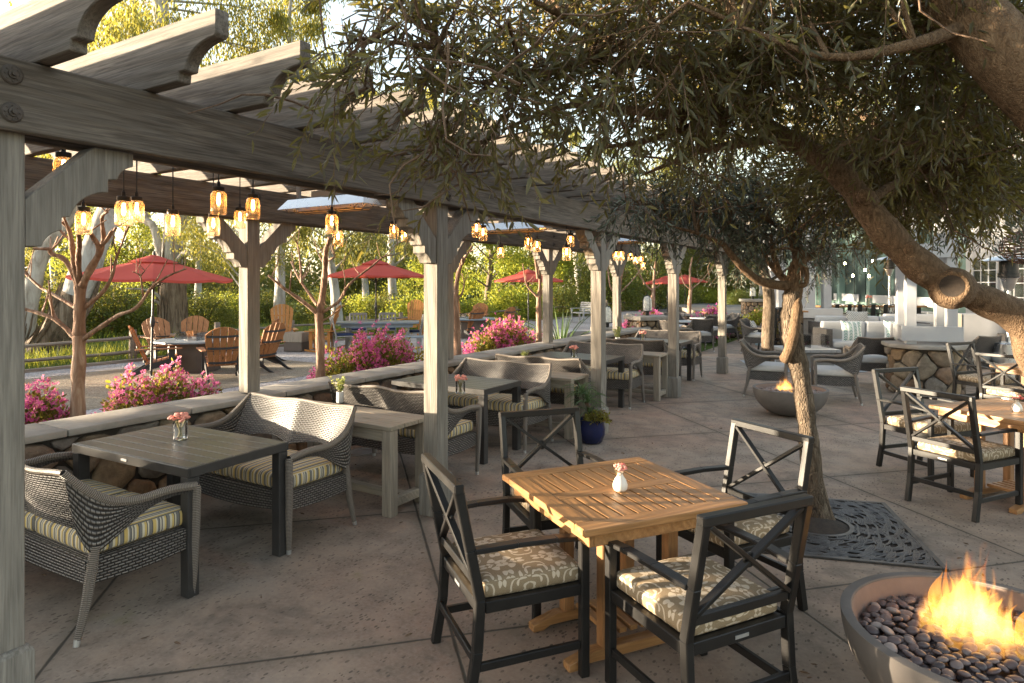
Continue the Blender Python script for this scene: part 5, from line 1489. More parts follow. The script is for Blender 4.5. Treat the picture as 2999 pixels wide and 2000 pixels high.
for o,px,d,rz,s,lab in [(S1,470,27,1.,.8,'dark wild shrub right of the thick upright trunk'),(S2,520,30,2.,1.1,'bright wild shrub behind the back lounge chair'),(S1,620,31,3.,.75,'dark wild shrub behind the orange rocking chairs'),
 (S1,740,30,1.5,.85,'dark wild shrub behind the second bare tree'),(S2,835,34,.4,.95,'pale green wild shrub in the gap behind the garden dining table'),(S1,905,32,2.5,.8,'dark wild shrub behind the grey dining chairs'),(S2,965,29,3.3,1.1,'bright wild shrub behind the far rocking chair'),
 (S2,1080,29,2.7,.85,'bright wild shrub at the fence behind the second fire table'),(S2,1185,33,1.7,1.3,'bright wild shrub behind the cedar chairs'),(S1,1290,36,2.,.9,'dark wild shrub right of the third umbrella'),(S1,1390,44,0.,1.8,'dark wild shrub behind the white bench'),
 (S1,1475,48,1.,1.9,'dark wild shrub behind the far fence'),(S1,150,24,5.,1.15,'dark wild shrub left behind the leaning white trunk'),(S1,60,21,4.,.9,'dark wild shrub at the left edge beyond the fence'),
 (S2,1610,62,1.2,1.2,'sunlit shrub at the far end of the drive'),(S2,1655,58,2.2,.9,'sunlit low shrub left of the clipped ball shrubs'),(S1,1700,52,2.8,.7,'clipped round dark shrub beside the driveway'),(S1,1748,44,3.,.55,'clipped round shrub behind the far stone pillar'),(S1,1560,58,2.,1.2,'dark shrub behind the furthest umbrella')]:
    dup(o,cw(px,d),rz,lab,scale=s)
# distant wood: one mass
cs=[];rs=[]
for k in range(230):
    px=rnd.uniform(-500,2100); d=rnd.uniform(62,95); p=cw(px,d); p.z=rnd.uniform(.5,5.5 if px<1450 else 6); cs.append(list(p)); rs.append(rnd.uniform(2.,3.6))
p,d,L_,W_=hang_leaves(np.array(cs),np.array(rs),60000,.5,.9,.4,.5,.9); V,F_=leafgeo(p,d,L_,W_,lance=False)
o=npmesh('treeline',V,F_,M['gum2']); tag(o,'far belt of woodland closing the view behind the garden','woods',None,'stuff')
# grass along and beyond the fence
n=9000
gx=np.concatenate([nr.normal(-16.6,.7,n//2),nr.uniform(-30,-15.6,n//2)]); gy=nr.uniform(0,40,n)
gx=np.where(gx>-15.45,-15.45-nr.random(n)*.8,gx)
k=4; pos=np.stack([gx,gy,np.full(n,-.03)],1); pos=np.repeat(pos,k,0)+nr.normal(size=(n*k,3))*np.array([[.06,.06,0]])
L=nr.uniform(.12,.38,n*k)*np.repeat(nr.uniform(.5,1.4,n),k); V,F_=leafgeo(pos,np.array([[0,0,1.]])+sph(n*k)*.45,L,np.full(n*k,.016),lance=False)
o=npmesh('grass',V,F_,M['grass']); tag(o,'long green grass growing at and beyond the fence','grass',None,'stuff')
# flax by the far inner post
def spiky(name,label,cat,loc,n,L,W,lm,tilt,z0=0.0,par=None):
    t=par or thing(name,label,cat,loc)
    m=MB()
    for k in range(n):
        a=k*2.4+rnd.uniform(-.3,.3); tl=rnd.uniform(*tilt); ll=L*rnd.uniform(.6,1.1)
        dx,dy=math.cos(a),math.sin(a)
        def fn(u,v):
            s=v; th=tl+.9*s*s*tl; r=.02+ll*s*math.sin(th); z=z0+ll*s*math.cos(th)
            w=W*(1-.95*s**1.6)*(.5+1.2*s if s<.4 else 1)*(u-.5)
            return (dx*r-dy*w,dy*r+dx*w,z+abs(u-.5)*W*.5)
        m.sheet(fn,2,7)
    m.build('leaves' if par is None else 'foliage',M[lm],t,smooth=60); return t
spiky('flax_plant','tall spiky flax plant growing behind the wall at the far inner post','plant',PX(1288,800,-6.4).xy.to_3d(),26,1.25,.07,'flax',(.05,.45))
# ------------------------------------------------------------------ potted dracaena
pp=P(1358,1016)
t=thing('potted_dracaena','spiky dracaena in a dark blue glazed pot beside the third front post','potted plant',pp)
m=MB(); m.lathe([(0,0),(.105,0),(.125,.02),(.150,.10),(.155,.17),(.140,.235),(.150,.25),(.152,.268),(.138,.268),(.128,.23),(0,.22)],32); m.build('pot',M['pot_blue'],t,smooth=60)
m=MB(); m.lathe([(.128,.232),(.05,.245),(0,.245)],16); m.build('soil',M['soil'],t)
m=MB(); m.tube([(-.03,0,.2),(-.04,.01,.34),(-.05,0,.46)],[.018,.016,.014],7); m.tube([(-.05,0,.40),(-.10,.02,.47),(-.12,.03,.55)],[.012,.011,.01],6); m.build('stem',M['twig'],t)
for cx_,cz,n_,l_ in ((-.05,.44,34,.26),(-.12,.53,26,.24),(-.03,.32,16,.20)):
    m=MB()
    for k in range(n_):
        a=k*2.4; tl=.15+1.35*((k%9)/9); ll=l_*rnd.uniform(.75,1.1); dx,dy=math.cos(a),math.sin(a)
        def fn(u,v):
            th=tl+.7*v*v; r=ll*v*math.sin(th); w=.020*(1-.9*v**1.5)*(.6+.4*min(1,v*4))*(u-.5)
            return (cx_+dx*r-dy*w,dy*r+dx*w,cz+ll*v*math.cos(th)+abs(u-.5)*.01)
        m.sheet(fn,2,6)
    m.build('leaf_rosette',M['yucca'],t,smooth=60)
n=420; p,v=ellip_pts(n,.15,.15,.10,.3); p+=np.array([[.05,.0,.25]]); L_=nr.uniform(.025,.05,n); V,F_=leafgeo(p,v+sph(n),L_,L_*.5); npmesh('trailing_leaves',V,F_,M['mixleaf'],t)
# floor drain
t=thing('floor_drain','round metal floor drain in the patio behind the first loveseat','drain',P(830,1038,.002))
m=MB(); m.lathe([(.17,0),(.17,.006),(.135,.008),(.135,.002)],32); m.build('rim',M['cap'],t)
m=MB(); m.lathe([(.134,.001),(.134,.005),(0,.005)],32); m.build('grate',M['alu'],t)
# ------------------------------------------------------------------ tree grate
GC=Vector((-.57,5.33,0)); ga=math.atan2(-1.2,.37)
t=thing('tree_grate','square cast iron tree grate around the foot of the olive tree','tree grate',(GC.x,GC.y,.0),ga)
h=.64; r0=.22
m=MB()
for a,b,c,d in ((-h,h,-h,-h+.035),(-h,h,h-.035,h),(-h,-h+.035,-h+.0355,h-.0355),(h-.035,h,-h+.0355,h-.0355)): m.bb(a,b,c,d,.001,.014)
m.build('frame',M['iron'],t,bevel=.002)
m=MB(); m.lathe([(r0,.002),(r0+.03,.002),(r0+.03,.015),(r0,.015),(r0,.002)],48); m.bb(-h+.04,-r0-.03,-.012,.012,.002,.0125); m.bb(r0+.03,h-.04,-.012,.012,.002,.0125); m.build('centre_ring',M['iron'],t)
m=MB(); g=random.Random(21)
def clipseg(pts):
    out=[]
    for p in pts:
        if max(abs(p[0]),abs(p[1]))<h-.03 and math.hypot(p[0],p[1])>r0+.02: out.append((p[0],p[1],.0115))
        elif out: break
    return out
rings=[.28,.345,.41,.475,.54,.61,.68,.75,.82]
for k,rr in enumerate(rings):
    n=16+5*k
    for j in range(n):
        a=2*PI*j/n+.3*k; w=2*PI/n*.9
        # leaf/paisley loop with radiating ribs
        c=(rr*math.cos(a),rr*math.sin(a)); L=.085; 
        for s in (-1,1):
            pts=[]
            for q in range(9):
                u=q/8; ra=rr-.035+L*u; aa=a+s*.5*w*math.sin(PI*u)**.8+.25*u*(1 if j%2 else -1)
                pts.append((ra*math.cos(aa),ra*math.sin(aa)))
            o=clipseg(pts)
            if len(o)>1: m.tube(o,.006,4,True,.5)
        for s in (-.5,0,.5):
            pts=[((rr-.03+.065*u/6)*math.cos(a+s*w*.5+.25*u/6*(1 if j%2 else -1)),(rr-.03+.065*u/6)*math.sin(a+s*w*.5+.25*u/6*(1 if j%2 else -1))) for u in range(7)]
            o=clipseg(pts)
            if len(o)>1: m.tube(o,.0045,4,True,.5)
    pts=[]
    for q in range(97):
        a=2*PI*q/96; pts.append((rr*math.cos(a)*(1+.03*math.sin(8*a)),rr*math.sin(a)*(1+.03*math.sin(8*a))))
    seg=[]
    for p_ in pts+[(9,9)]:
        if max(abs(p_[0]),abs(p_[1]))<h-.03: seg.append((p_[0],p_[1],.011))
        else:
            if len(seg)>1: m.tube(seg,.0085,4,True,.45)
            seg=[]
m.build('openwork',M['iron'],t,smooth=60)
m=MB(); m.bb(-h,h,-h,h,-.004,.0035); m.build('pit_bed',M['soil'],t,smooth=0)
m=MB(); m.lathe([(r0+.005,.004),(.16,.02),(.08,.045),(0,.05)],28); m.build('soil_mound',M['soil'],t)

# fallen olive leaves on the paving
n=150; pr=nr.uniform(-3,3.2,n); pd=nr.uniform(2.2,9,n)
pos=np.array([list(C(a,b,.004)) for a,b in zip(pr,pd)]); d_=sph(n); d_[:,2]=nr.uniform(0,.12,n); L=nr.uniform(.03,.055,n)
V,F_=leafgeo(pos,d_,L,L*.26,.15); o=npmesh('fallen_leaves',V,F_,M['twig']); tag(o,'dry olive leaves scattered on the paving','fallen leaves',None,'stuff')
# ------------------------------------------------------------------ olive trees
def olive_twigs(bases,dirs,Ls,leafL=(.045,.07),per=16,w=.19,droop=.35):
    """returns leaf verts/faces and twig tubes"""
    n=len(bases); B=np.repeat(bases,per,0); D=np.repeat(unit(dirs),per,0); LL=np.repeat(Ls,per)
    ti=np.tile(np.linspace(.12,1.0,per),n)+nr.uniform(-.03,.03,n*per)
    a=nr.normal(size=(n,3)); S=unit(np.cross(unit(dirs),a)); T=np.cross(unit(dirs),S)
    S=np.repeat(S,per,0);T=np.repeat(T,per,0)
    k=np.tile(np.arange(per),n); ang=(k//2)*1.57+(k%2)*PI+nr.uniform(-.4,.4,n*per)
    side=S*np.cos(ang)[:,None]+T*np.sin(ang)[:,None]
    pos=B+D*(LL*ti)[:,None]+np.array([[0,0,-1.]])*(droop*LL*ti**2)[:,None]
    dr=D*.75+side*.75+np.array([[0,0,-.25]])+sph(n*per)*.25
    L=nr.uniform(leafL[0],leafL[1],n*per)*(1-.35*np.abs(ti-.5)); return pos,dr,L,L*w
def twig_tubes(m,bases,dirs,Ls,r,droop=.35,every=1):
    for i in range(0,len(bases),every):
        b=Vector(bases[i]); d=Vector(dirs[i]).normalized(); L=Ls[i]
        m.tube([b,b+d*L*.5+Vector((0,0,-droop*L*.25)),b+d*L+Vector((0,0,-droop*L))],[r,r*.8,r*.4],4,False)
def olive_crown(t,clumps,per_clump,origin,twigL=(.22,.42),leafL=(.045,.07),lm='olive',per=16,limb_from=None,seed=1,w=.19,inner=0,tr=.0028,lr=.018):
    g=np.random.default_rng(seed); B=[];D=[]
    m=MB()
    for (c,r,dens) in clumps:
        c=Vector(c)-origin; k=max(3,int(per_clump*dens))
        u=g.normal(size=(k,3)); u/=np.linalg.norm(u,axis=1,keepdims=True)
        rr=r*g.uniform(.25,1,(k,1))**.6
        B.append(np.array(c)[None]+u*rr*np.array([[1,1,.8]])); D.append(u*.8+g.normal(size=(k,3))*.5+np.array([[0,0,-.15]]))
        if limb_from:
            b=min(limb_from,key=lambda q:(Vector(q)-origin-c).length); b=Vector(b)-origin
            mid=b.lerp(c,.5)+Vector((g.uniform(-.1,.1),g.uniform(-.1,.1),.10))
            m.tube([b,mid,c],[lr,lr*.6,lr*.3],6)
            for q in range(6):
                e=c+Vector(list(u[q%k]))*r*.9; m.tube([mid.lerp(c,.5),c.lerp(e,.5)+Vector((0,0,.03)),e],[lr*.3,lr*.2,.003],5)
    if m.v: m.build('limbs',M['olivebark'],t,smooth=70)
    B=np.concatenate(B);D=np.concatenate(D);Ls=g.uniform(twigL[0],twigL[1],len(B))
    pos,dr,L,W=olive_twigs(B,D,Ls,leafL,per,w); V,F_=leafgeo(pos,dr,L,W); npmesh('crown',V,F_,M[lm],t)
    m=MB(); twig_tubes(m,B,D,Ls,tr)
    for q in range(inner):
        c,r,_=clumps[int(g.integers(0,len(clumps)))]; c=Vector(c)-origin
        p=c+Vector(list(g.normal(size=3)))*r*.6; pts=[p]; d=Vector(list(g.normal(size=3))).normalized()
        for s in range(5):
            d=(d+Vector(list(g.normal(size=3)))*.35).normalized(); pts.append(pts[-1]+d*g.uniform(.07,.14))
        m.tube(pts,[.006,.0055,.005,.004,.003,.002],4,False)
    m.build('twigs',M['twig'],t)
# tree with the low leaning limb: trunk foot stands out of frame to the right
foot=C(4.2,3.55,0)
t=thing('olive_tree','big leaning olive tree whose thick limb crosses the picture from the right edge','olive tree',foot,0,'gnarled olive trees on the patio')
LM=[PD(2560,1120,3.5),PD(2450,880,3.45),PD(2351,742,3.4),PD(2275,697,3.38),PD(2195,662,3.36),PD(2115,612,3.36),PD(2040,540,3.38),PD(1985,470,3.42),PD(1930,400,3.46),PD(1868,352,3.5),PD(1800,315,3.55),PD(1725,258,3.6),PD(1660,180,3.7),PD(1640,60,3.8)]
LP=[foot+Vector((.05,0,-.05)),foot+Vector((0,0,.25))]+LM[1:]
tr=[.17,.15,.12,.086,.076,.074,.081,.076,.068,.063,.056,.050,.040,.030,.02]
N=70; pts=[lerpcurve([p-foot for p in LP],k/N) for k in range(N+1)]
rd=[]
for k in range(N+1):
    x=k/N*(len(tr)-1); i=min(int(x),len(tr)-2); rd.append((tr[i]+(tr[i+1]-tr[i])*(x-i))*(1+.05*math.sin(k*1.3)+.04*math.sin(k*.7+1)))
m=MB(); m.tube(pts,rd,20)
tk=m.build('trunk',M['olivebark'],t,smooth=80)
# pruning scar
sc_=PD(2186,664,3.36)-foot; dirc=(Vector((0,0,1.8))-PD(2186,664,3.36)).normalized(); dirc.z+=.12; dirc.normalize()
q=dirc.to_track_quat('Z','Y').to_matrix()
m=MB(); m.lathe([(.108,.045),(.092,.105),(.074,.136),(.060,.138),(.053,.131),(0,.128)],24,sc_,q); m.build('scar_collar',M['olivebark'],t,smooth=70)
m=MB(); m.lathe([(.0545,.1335),(.03,.136),(0,.134)],20,sc_,q); m.build('pruning_scar',M['soil'],t,smooth=60)
for pxy,rr in (((2090,575),.03),((1990,455),.028),((2120,640),.022)):
    m=MB(); c=PD(pxy[0],pxy[1],3.36)-foot; m.lathe([(rr*1.6,.04),(rr,.085),(rr*.5,.095),(0,.09)],12,c,q); m.build('knot',M['olivebark'],t,smooth=80)
# second thick limb overhead right
L2=[LP[1]-foot+Vector((.1,-.2,.0)),PD(2800,700,2.7)-foot,PD(2500,330,2.5)-foot,PD(2330,150,2.45)-foot,PD(2240,50,2.5)-foot,PD(2130,-60,2.6)-foot,PD(1900,-200,2.9)-foot]
m=MB(); m.tube([lerpcurve(L2,k/30) for k in range(31)],[.15-.055*k/30 for k in range(31)],18); m.build('limb',M['olivebark'],t,smooth=80)
# small limbs running through the crown
for l in [[(1725,258,3.6),(1640,265,3.5),(1560,300,3.3),(1450,330,3.2),(1330,340,3.2)],[(1800,315,3.55),(1700,330,3.3),(1600,350,3.2),(1480,400,3.3)],[(1660,180,3.7),(1700,90,3.4),(1760,0,3.2)],[(1725,258,3.6),(1740,150,3.8),(1850,60,3.9),(1950,-20,4)],[(1985,470,3.42),(2060,420,3.6),(2160,400,3.8),(2260,380,4.0)],[(1660,180,3.7),(1500,150,3.3),(1350,140,2.9),(1200,170,2.7),(1000,110,2.6),(800,90,2.6)],[(2240,50,2.5),(2100,100,2.4),(1900,130,2.4),(1700,60,2.4)],[(1500,150,3.3),(1300,40,2.8),(1150,-30,2.6)],[(1640,265,3.5),(1500,260,3.0),(1320,240,2.8),(1150,300,2.8)]]:
    q_=[PD(*a)-foot for a in l]; n=5*(len(l)-1); m=MB(); m.tube([lerpcurve(q_,k/n) for k in range(n+1)],[.030-.024*k/n for k in range(n+1)],8); m.build('branch',M['olivebark'],t,smooth=70)
cl=[]; g=random.Random(31)
def fill(px0,px1,py0,py1,d0,d1,n,r,dens):
    for _ in range(n): cl.append((PD(g.uniform(px0,px1),g.uniform(py0,py1),g.uniform(d0,d1)),r*g.uniform(.7,1.2),dens))
fill(1150,1500,-60,110,2.4,3.6,10,.28,.65)
fill(1500,2000,-80,200,2.6,4.0,20,.34,1.1)
fill(2000,2450,-80,240,2.75,4.4,24,.34,1.1)
fill(1200,1540,60,200,2.5,3.6,11,.24,.75)
fill(1560,1760,110,280,2.9,4.2,9,.27,.95); fill(1740,2000,180,400,3.75,4.7,13,.28,1.0)
fill(1980,2330,220,420,3.75,4.9,17,.28,1.0)
fill(1850,2280,350,450,3.75,4.7,12,.22,.9)
fill(1080,1330,210,290,2.6,3.1,4,.14,.4)
fill(1020,1170,20,250,2.3,2.9,6,.22,.75)
fill(820,1040,30,150,2.3,2.7,5,.17,.5)
fill(2350,2700,-50,300,2.8,4,8,.35,1.0); fill(1500,2250,-330,-60,2.2,3.2,16,.3,1.1)
for px,py,d in ((790,120,2.5),(770,210,2.5),(860,215,2.5),(900,120,2.45),(960,230,2.5),(1000,350,2.7),(1010,330,2.6),(1080,380,2.8),(1450,310,3.0),(1360,290,2.9)): cl.append((PD(px,py,d),.12,.35))
lf=[p for p in LP[8:]]+[PD(*a) for a in ((1560,300,3.3),(1450,330,3.2),(1600,350,3.2),(1740,150,3.8),(1850,60,3.9),(2160,400,3.8),(2260,380,4.0),(1350,140,2.9),(1200,170,2.7),(1000,110,2.6),(850,95,2.6),(1900,130,2.4),(2100,100,2.4),(2240,50,2.5),(1300,40,2.8),(1320,240,2.8),(1700,60,2.4))]
for i_,(c_,r_,d_) in enumerate(cl):
    q_=c_.x*RX+c_.y*RY; dd_=c_.x*FX+c_.y*FY; pxx=CX+FOC*q_/dd_
    cl[i_]=(c_,r_,d_*(1.45 if pxx>1560 else .95))
olive_crown(t,cl,16,foot,(.2,.40),(.05,.078),'olive',16,lf,5,.24,260,.0022,.012)
# olive in the grate
b2=P(1876,1192); 
t=thing('olive_tree','furrowed olive trunk rising from the iron grate in the middle of the patio','olive tree',b2,0,'gnarled olive trees on the patio')
d2=2700/(1192-650)
ln=[(1876,1192),(1862,1060),(1850,950),(1838,860),(1822,790),(1815,740),(1818,690),(1822,660)]
rr=[.098,.074,.068,.068,.076,.072,.068,.062]
pp_=[PD(x,y,d2)-b2 for x,y in ln]; pp_[0].z=-.02
N=40; pts=[lerpcurve(pp_,k/N) for k in range(N+1)]; rd=[]
for k in range(N+1):
    x=k/N*7; i=min(int(x),6); rd.append((rr[i]+(rr[i+1]-rr[i])*(x-i))*(1+.06*math.sin(k*1.1)+.05*math.sin(k*2.3+1))*(1+.35*max(0,1-k/3)))
m=MB(); m.tube(pts,rd,18); m.build('trunk',M['olivebark2'],t,smooth=80)
m=MB(); q_=[PD(1800,830,d2-.02)-b2,PD(1815,795,d2-.07)-b2,PD(1825,750,d2-.08)-b2,PD(1832,690,d2-.05)-b2,PD(1835,650,d2)-b2,PD(1800,660,d2)-b2]
m.tube([lerpcurve(q_,k/20) for k in range(21)],[.03,.045]+[.040]*10+[.026]*9,10); m.build('burl',M['olivebark'],t,smooth=80)
br=[([(1818,668,0),(1828,620,0),(1835,590,0),(1822,540,.1),(1815,480,.1)],.068,.035),([(1815,655,0),(1790,655,-.05),(1745,645,-.1),(1710,620,-.15),(1675,580,-.2),(1660,560,-.2)],.04,.02),([(1815,655,0),(1790,630,.1),(1765,600,.2),(1750,570,.2)],.035,.015),
    ([(1832,600,0),(1860,590,.05),(1885,570,.1),(1895,540,.1)],.03,.012),([(1820,650,-.03),(1845,655,-.06),(1852,640,-.06),(1850,615,-.05),(1838,600,-.05)],.02,.016),([(1825,560,0),(1790,520,.1),(1730,490,.1),(1680,490,.2)],.03,.01),([(1790,628,0),(1775,580,0),(1770,540,.1)],.025,.012),([(1822,540,0),(1880,500,.2),(1960,490,.3),(2050,480,.4)],.03,.012),([(1660,560,-.2),(1600,535,-.2),(1540,520,-.2)],.02,.008),([(1850,590,0),(1810,570,-.1),(1770,575,-.2)],.014,.007)]
for l,ra,rb in br:
    q_=[PD(x,y,d2+e)-b2 for x,y,e in l]; n=6*(len(l)-1); m=MB(); m.tube([lerpcurve(q_,k/n) for k in range(n+1)],[ra+(rb-ra)*k/n for k in range(n+1)],9); m.build('branch',M['olivebark'],t,smooth=80)
cl=[]
fill(1500,1640,420,485,4.7,5.4,10,.18,.9)
fill(1640,1900,400,500,4.8,5.6,18,.23,.95)
fill(1900,2260,390,460,4.9,5.9,18,.22,.9)
fill(1400,1500,450,480,4.8,5.1,3,.12,.6)
fill(1500,2200,380,470,5.0,6.0,16,.3,.9)
fill(2230,2330,400,520,5.2,5.9,5,.22,.7)
lf=[PD(x,y,d2+e) for l,_,_ in br for x,y,e in l[1:]]
olive_crown(t,cl,15,b2,(.2,.36),(.05,.08),'olive2',15,lf,9,.23,70,.0022,.012)
# third olive further back
b3=C((1762-CX)/FOC*13.5,13.5)
t=thing('olive_tree','slim olive trunk further back, just left of the trunk in the grate','olive tree',b3,0,'gnarled olive trees on the patio')
q_=[(1765,850),(1762,780),(1766,700),(1763,660),(1755,630),(1748,600)]
pp_=[PD(x,y,13.5)-b3 for x,y in q_]; pp_[0].z=-.02
m=MB(); m.tube([lerpcurve(pp_,k/24) for k in range(25)],[.13-.03*k/24 for k in range(25)],12); m.build('trunk',M['olivebark2'],t,smooth=80)
br=[([(1752,615),(1735,590),(1700,560)],.06,.02),([(1750,605),(1765,570),(1800,540)],.06,.02),([(1760,650),(1790,630),(1830,600)],.04,.015)]
for l,ra,rb in br:
    q_=[PD(x,y,13.5)-b3 for x,y in l]; n=8; m=MB(); m.tube([lerpcurve(q_,k/n) for k in range(n+1)],[ra+(rb-ra)*k/n for k in range(n+1)],8); m.build('branch',M['olivebark2'],t,smooth=80)
cl=[]
fill(1650,1900,500,620,13,14.5,26,.42,1.0); fill(1800,2000,530,600,13.2,14.2,8,.32,.8)
lf=[PD(x,y,13.5) for l,_,_ in br for x,y in l]
olive_crown(t,cl,15,b3,(.25,.5),(.07,.11),'olive2',12,lf,14,.22,0,.004,.03)

# ------------------------------------------------------------------ white post cluster on a fieldstone pedestal
pc=C(6.8,10.75); pr=camrot(-18)
t=thing('stone_pedestal','fieldstone pedestal with grey stone cap carrying white posts','pedestal',pc,pr)
def octa(w): return [(w,-w*.42),(w*.42,-w),(-w*.42,-w),(-w,-w*.42),(-w,w*.42),(-w*.42,w),(w*.42,w),(w,w*.42)][::-1]
m=MB(); m.prism(octa(.47)[::-1],(0,0,.37),(1,0,0),(0,1,0),.74); m.build('core',M['mortar'],t,smooth=0)
def perim(u,o):
    pts=octa(.475)[::-1]; Ls=[math.hypot(pts[(i+1)%8][0]-pts[i][0],pts[(i+1)%8][1]-pts[i][1]) for i in range(8)]
    s=u%sum(Ls)
    for i in range(8):
        if s<=Ls[i]: break
        s-=Ls[i]
    a,b=pts[i],pts[(i+1)%8]; k=s/Ls[i]; x,y=a[0]+(b[0]-a[0])*k,a[1]+(b[1]-a[1])*k
    r=math.hypot(x,y); return x*(1+o/r),y*(1+o/r)
PL=8*.0+sum(math.hypot(octa(.475)[(i+1)%8][0]-octa(.475)[i][0],octa(.475)[(i+1)%8][1]-octa(.475)[i][1]) for i in range(8))
m=MB(); stones(m,PL,.72,30,lambda u,v,o:Vector((*perim(u,o),.01+v)),17,.003,.06); m.build('stone_facing',M['stone'],t,smooth=60)
m=MB(); m.prism(octa(.60)[::-1],(0,0,.785),(1,0,0),(0,1,0),.07); m.build('cap',M['cap'],t,bevel=.02,seg=2)
t=thing('white_column_cluster','cluster of four white posts with cross boards standing on the stone pedestal','column',pc+Vector((0,0,.8205)),pr)
for sx in (-1,1):
    for sy in (-1,1):
        m=MB(); m.box((sx*.285,sy*.285,1.4),(.15,.15,2.8)); m.build('post',M['white_p'],t,bevel=.006)
for zc in (.17,1.50):
    m=MB()
    hh=.24 if zc<1 else .23
    m.bb(-.43,.43,-.39,-.362,zc-hh/2,zc+hh/2);m.bb(-.43,.43,.362,.39,zc-hh/2,zc+hh/2)
    m.bb(-.39,-.362,-.361,.361,zc-hh/2+.003,zc+hh/2-.003);m.bb(.362,.39,-.361,.361,zc-hh/2+.003,zc+hh/2-.003)
    m.build('cross_board',M['white_p'],t,bevel=.004)
for s in (-1,1):
    m=MB(); m.bar((s*.45,-.36,1.62),(s*1.15,-.36,2.35),.10,.14,(0,1,0)); m.build('brace',M['white_p'],t,bevel=.004)
m=MB(); m.bb(-2.2,2.2,-.5,-.3,2.35,2.66);m.bb(-2.2,2.2,.3,.5,2.35,2.66); m.build('beam',M['greywhite'],t,bevel=.006)
# second white column further left
TZ=.28
m=MB(); m.add([(*C(8.4,20.2).xy,z) for z in (-.02,TZ)]+[(*C(22,20.2).xy,z) for z in (-.02,TZ)]+[(*C(24,46).xy,z) for z in (-.02,TZ)]+[(*C(11.2,46).xy,z) for z in (-.02,TZ)],[(0,2,3,1),(2,4,5,3),(4,6,7,5),(6,0,1,7),(1,3,5,7)]); struct('terrace',m,M['cap'])
p2=C((1850-CX)/FOC*20.5,20.5,.0)
t=thing('white_column','white boxed column with wide base behind the olive trunk','column',p2,camrot(-5))
m=MB(); m.bb(-.22,.22,-.22,.22,0.9,3.6); m.build('shaft',M['white_p'],t,bevel=.01)
m=MB(); m.bb(-1.0,.95,-.45,.45,.72,1.02); m.build('cross_board',M['white_p'],t,bevel=.01)
for x in (-.75,.62):
    m=MB(); m.bb(x-.12,x+.12,-.12,.12,1.021,3.6); m.build('post',M['white_p'],t,bevel=.01)
m=MB(); m.bb(-1.0,.95,-.4,.4,0,.70); m.build('stone_plinth',M['cap'],t,bevel=.02)
p3=C((1778-CX)/FOC*24,24)
t=thing('white_column','white column at the corner of the building behind the slim olive trunk','column',p3,camrot(-5))
m=MB(); m.bb(-.2,.2,-.2,.2,.6,3.6); m.build('shaft',M['white_p'],t,bevel=.01)
m=MB(); m.bb(-.42,.42,-.42,.42,0,.599); m.build('base',M['white_p'],t,bevel=.01)

# ------------------------------------------------------------------ green and white building along the right
e=Vector(cam2w(.15,.989)).to_3d(); O=C(14.6,17); bz=math.atan2(e.y,e.x)
B=thing('restaurant_building','green panelled restaurant building with white framed windows along the right','building',O,bz)
# local x = along facade (away), local y>0 = towards the patio
def bpart(name,x0,x1,y0,y1,z0,z1,mat,par=B,bev=0):
    m=MB(); m.bb(x0,x1,y0,y1,z0,z1); return m.build(name,M[mat],par,bevel=bev,smooth=0)
bpart('wall',-9,5.2,-.3,0,0,6.2,'white_p')
bpart('wall',5.205,32,-.3,0,0,4.8,'green_m')
bpart('wall',5.0,32,-3,-2.5,3.2,9,'beige')
bpart('eave',-9,32,-.35,.9,4.85,5.1,'roof')
bpart('fascia',-9,32,.905,.95,4.7,5.15,'greywhite')
m=MB(); m.prism([(.95,5.16),(-3.4,7.6),(-3.4,7.4),(.95,5.0)],(11,0,0),(0,1,0),(0,0,1),41); m.build('roof',M['roof'],B,smooth=0)
for x0,x1,z0,z1 in ((3.3,4.6,1.05,2.6),(1.4,2.9,.95,2.65),(-.6,1.0,.95,2.65),(-3,-1.2,.95,2.65),(3.3,4.6,3.5,4.7),(1.2,2.8,3.5,4.7),(-1,.6,3.5,4.7)):
    f=bpart('window',x0,x1,.002,.05,z0,z1,'win')
    m=MB()
    for a,b,c,d in ((x0-.09,x1+.09,z1,z1+.1),(x0-.09,x1+.09,z0-.1,z0),(x0-.09,x0,z0,z1),(x1,x1+.09,z0,z1)): m.bb(a,b,.003,.08,c,d)
    for k in range(1,3): xx=x0+(x1-x0)*k/3; m.bb(xx-.018,xx+.018,.051,.07,z0,z1)
    for k in range(1,4): zz=z0+(z1-z0)*k/4; m.bb(x0,x1,.0505,.068,zz-.016,zz+.016)
    m.build('frame',M['white_p'],f,smooth=0)
for x0,x1 in ((6.3,8.6),(9.8,12.6),(13.9,16.6),(18,20.5),(22,24.5)):
    bpart('dark_panel',x0,x1,.002,.06,.9,3.9,'green_d')
    f=bpart('pilaster',x1+.15,x1+.55,.002,.28,0,4.7,'green_m')
    bpart('rib',(x0+x1)/2-.02,(x0+x1)/2+.02,.061,.085,.9,3.9,'black')
bpart('lit_window',25.5,27,.002,.06,1,3.2,'win')
for x0,x1,lab in ((6.4,9.0,'white slatted wall bench at the green building, right of two in view'),(10.2,13.6,'white slatted wall bench at the green building, left of two in view'),(14.5,18,'white wall bench furthest along the green building')):
    t=thing('white_bench',lab,'bench',O+e*x0+Vector((0,0,TZ)),bz,'white benches along the green wall')
    L=x1-x0
    m=MB(); m.bb(0,L,.10,.16,.62,.98); m.build('backrest',M['white_p'],t,bevel=.01)
    m=MB(); m.bb(0,L,.17,.66,.42,.47); m.build('seat',M['white_p'],t,bevel=.01)
    for x in (.1,L-.1):
        m=MB(); m.bb(x-.05,x+.05,.17,.6,0,.419); m.build('leg',M['white_p'],t)
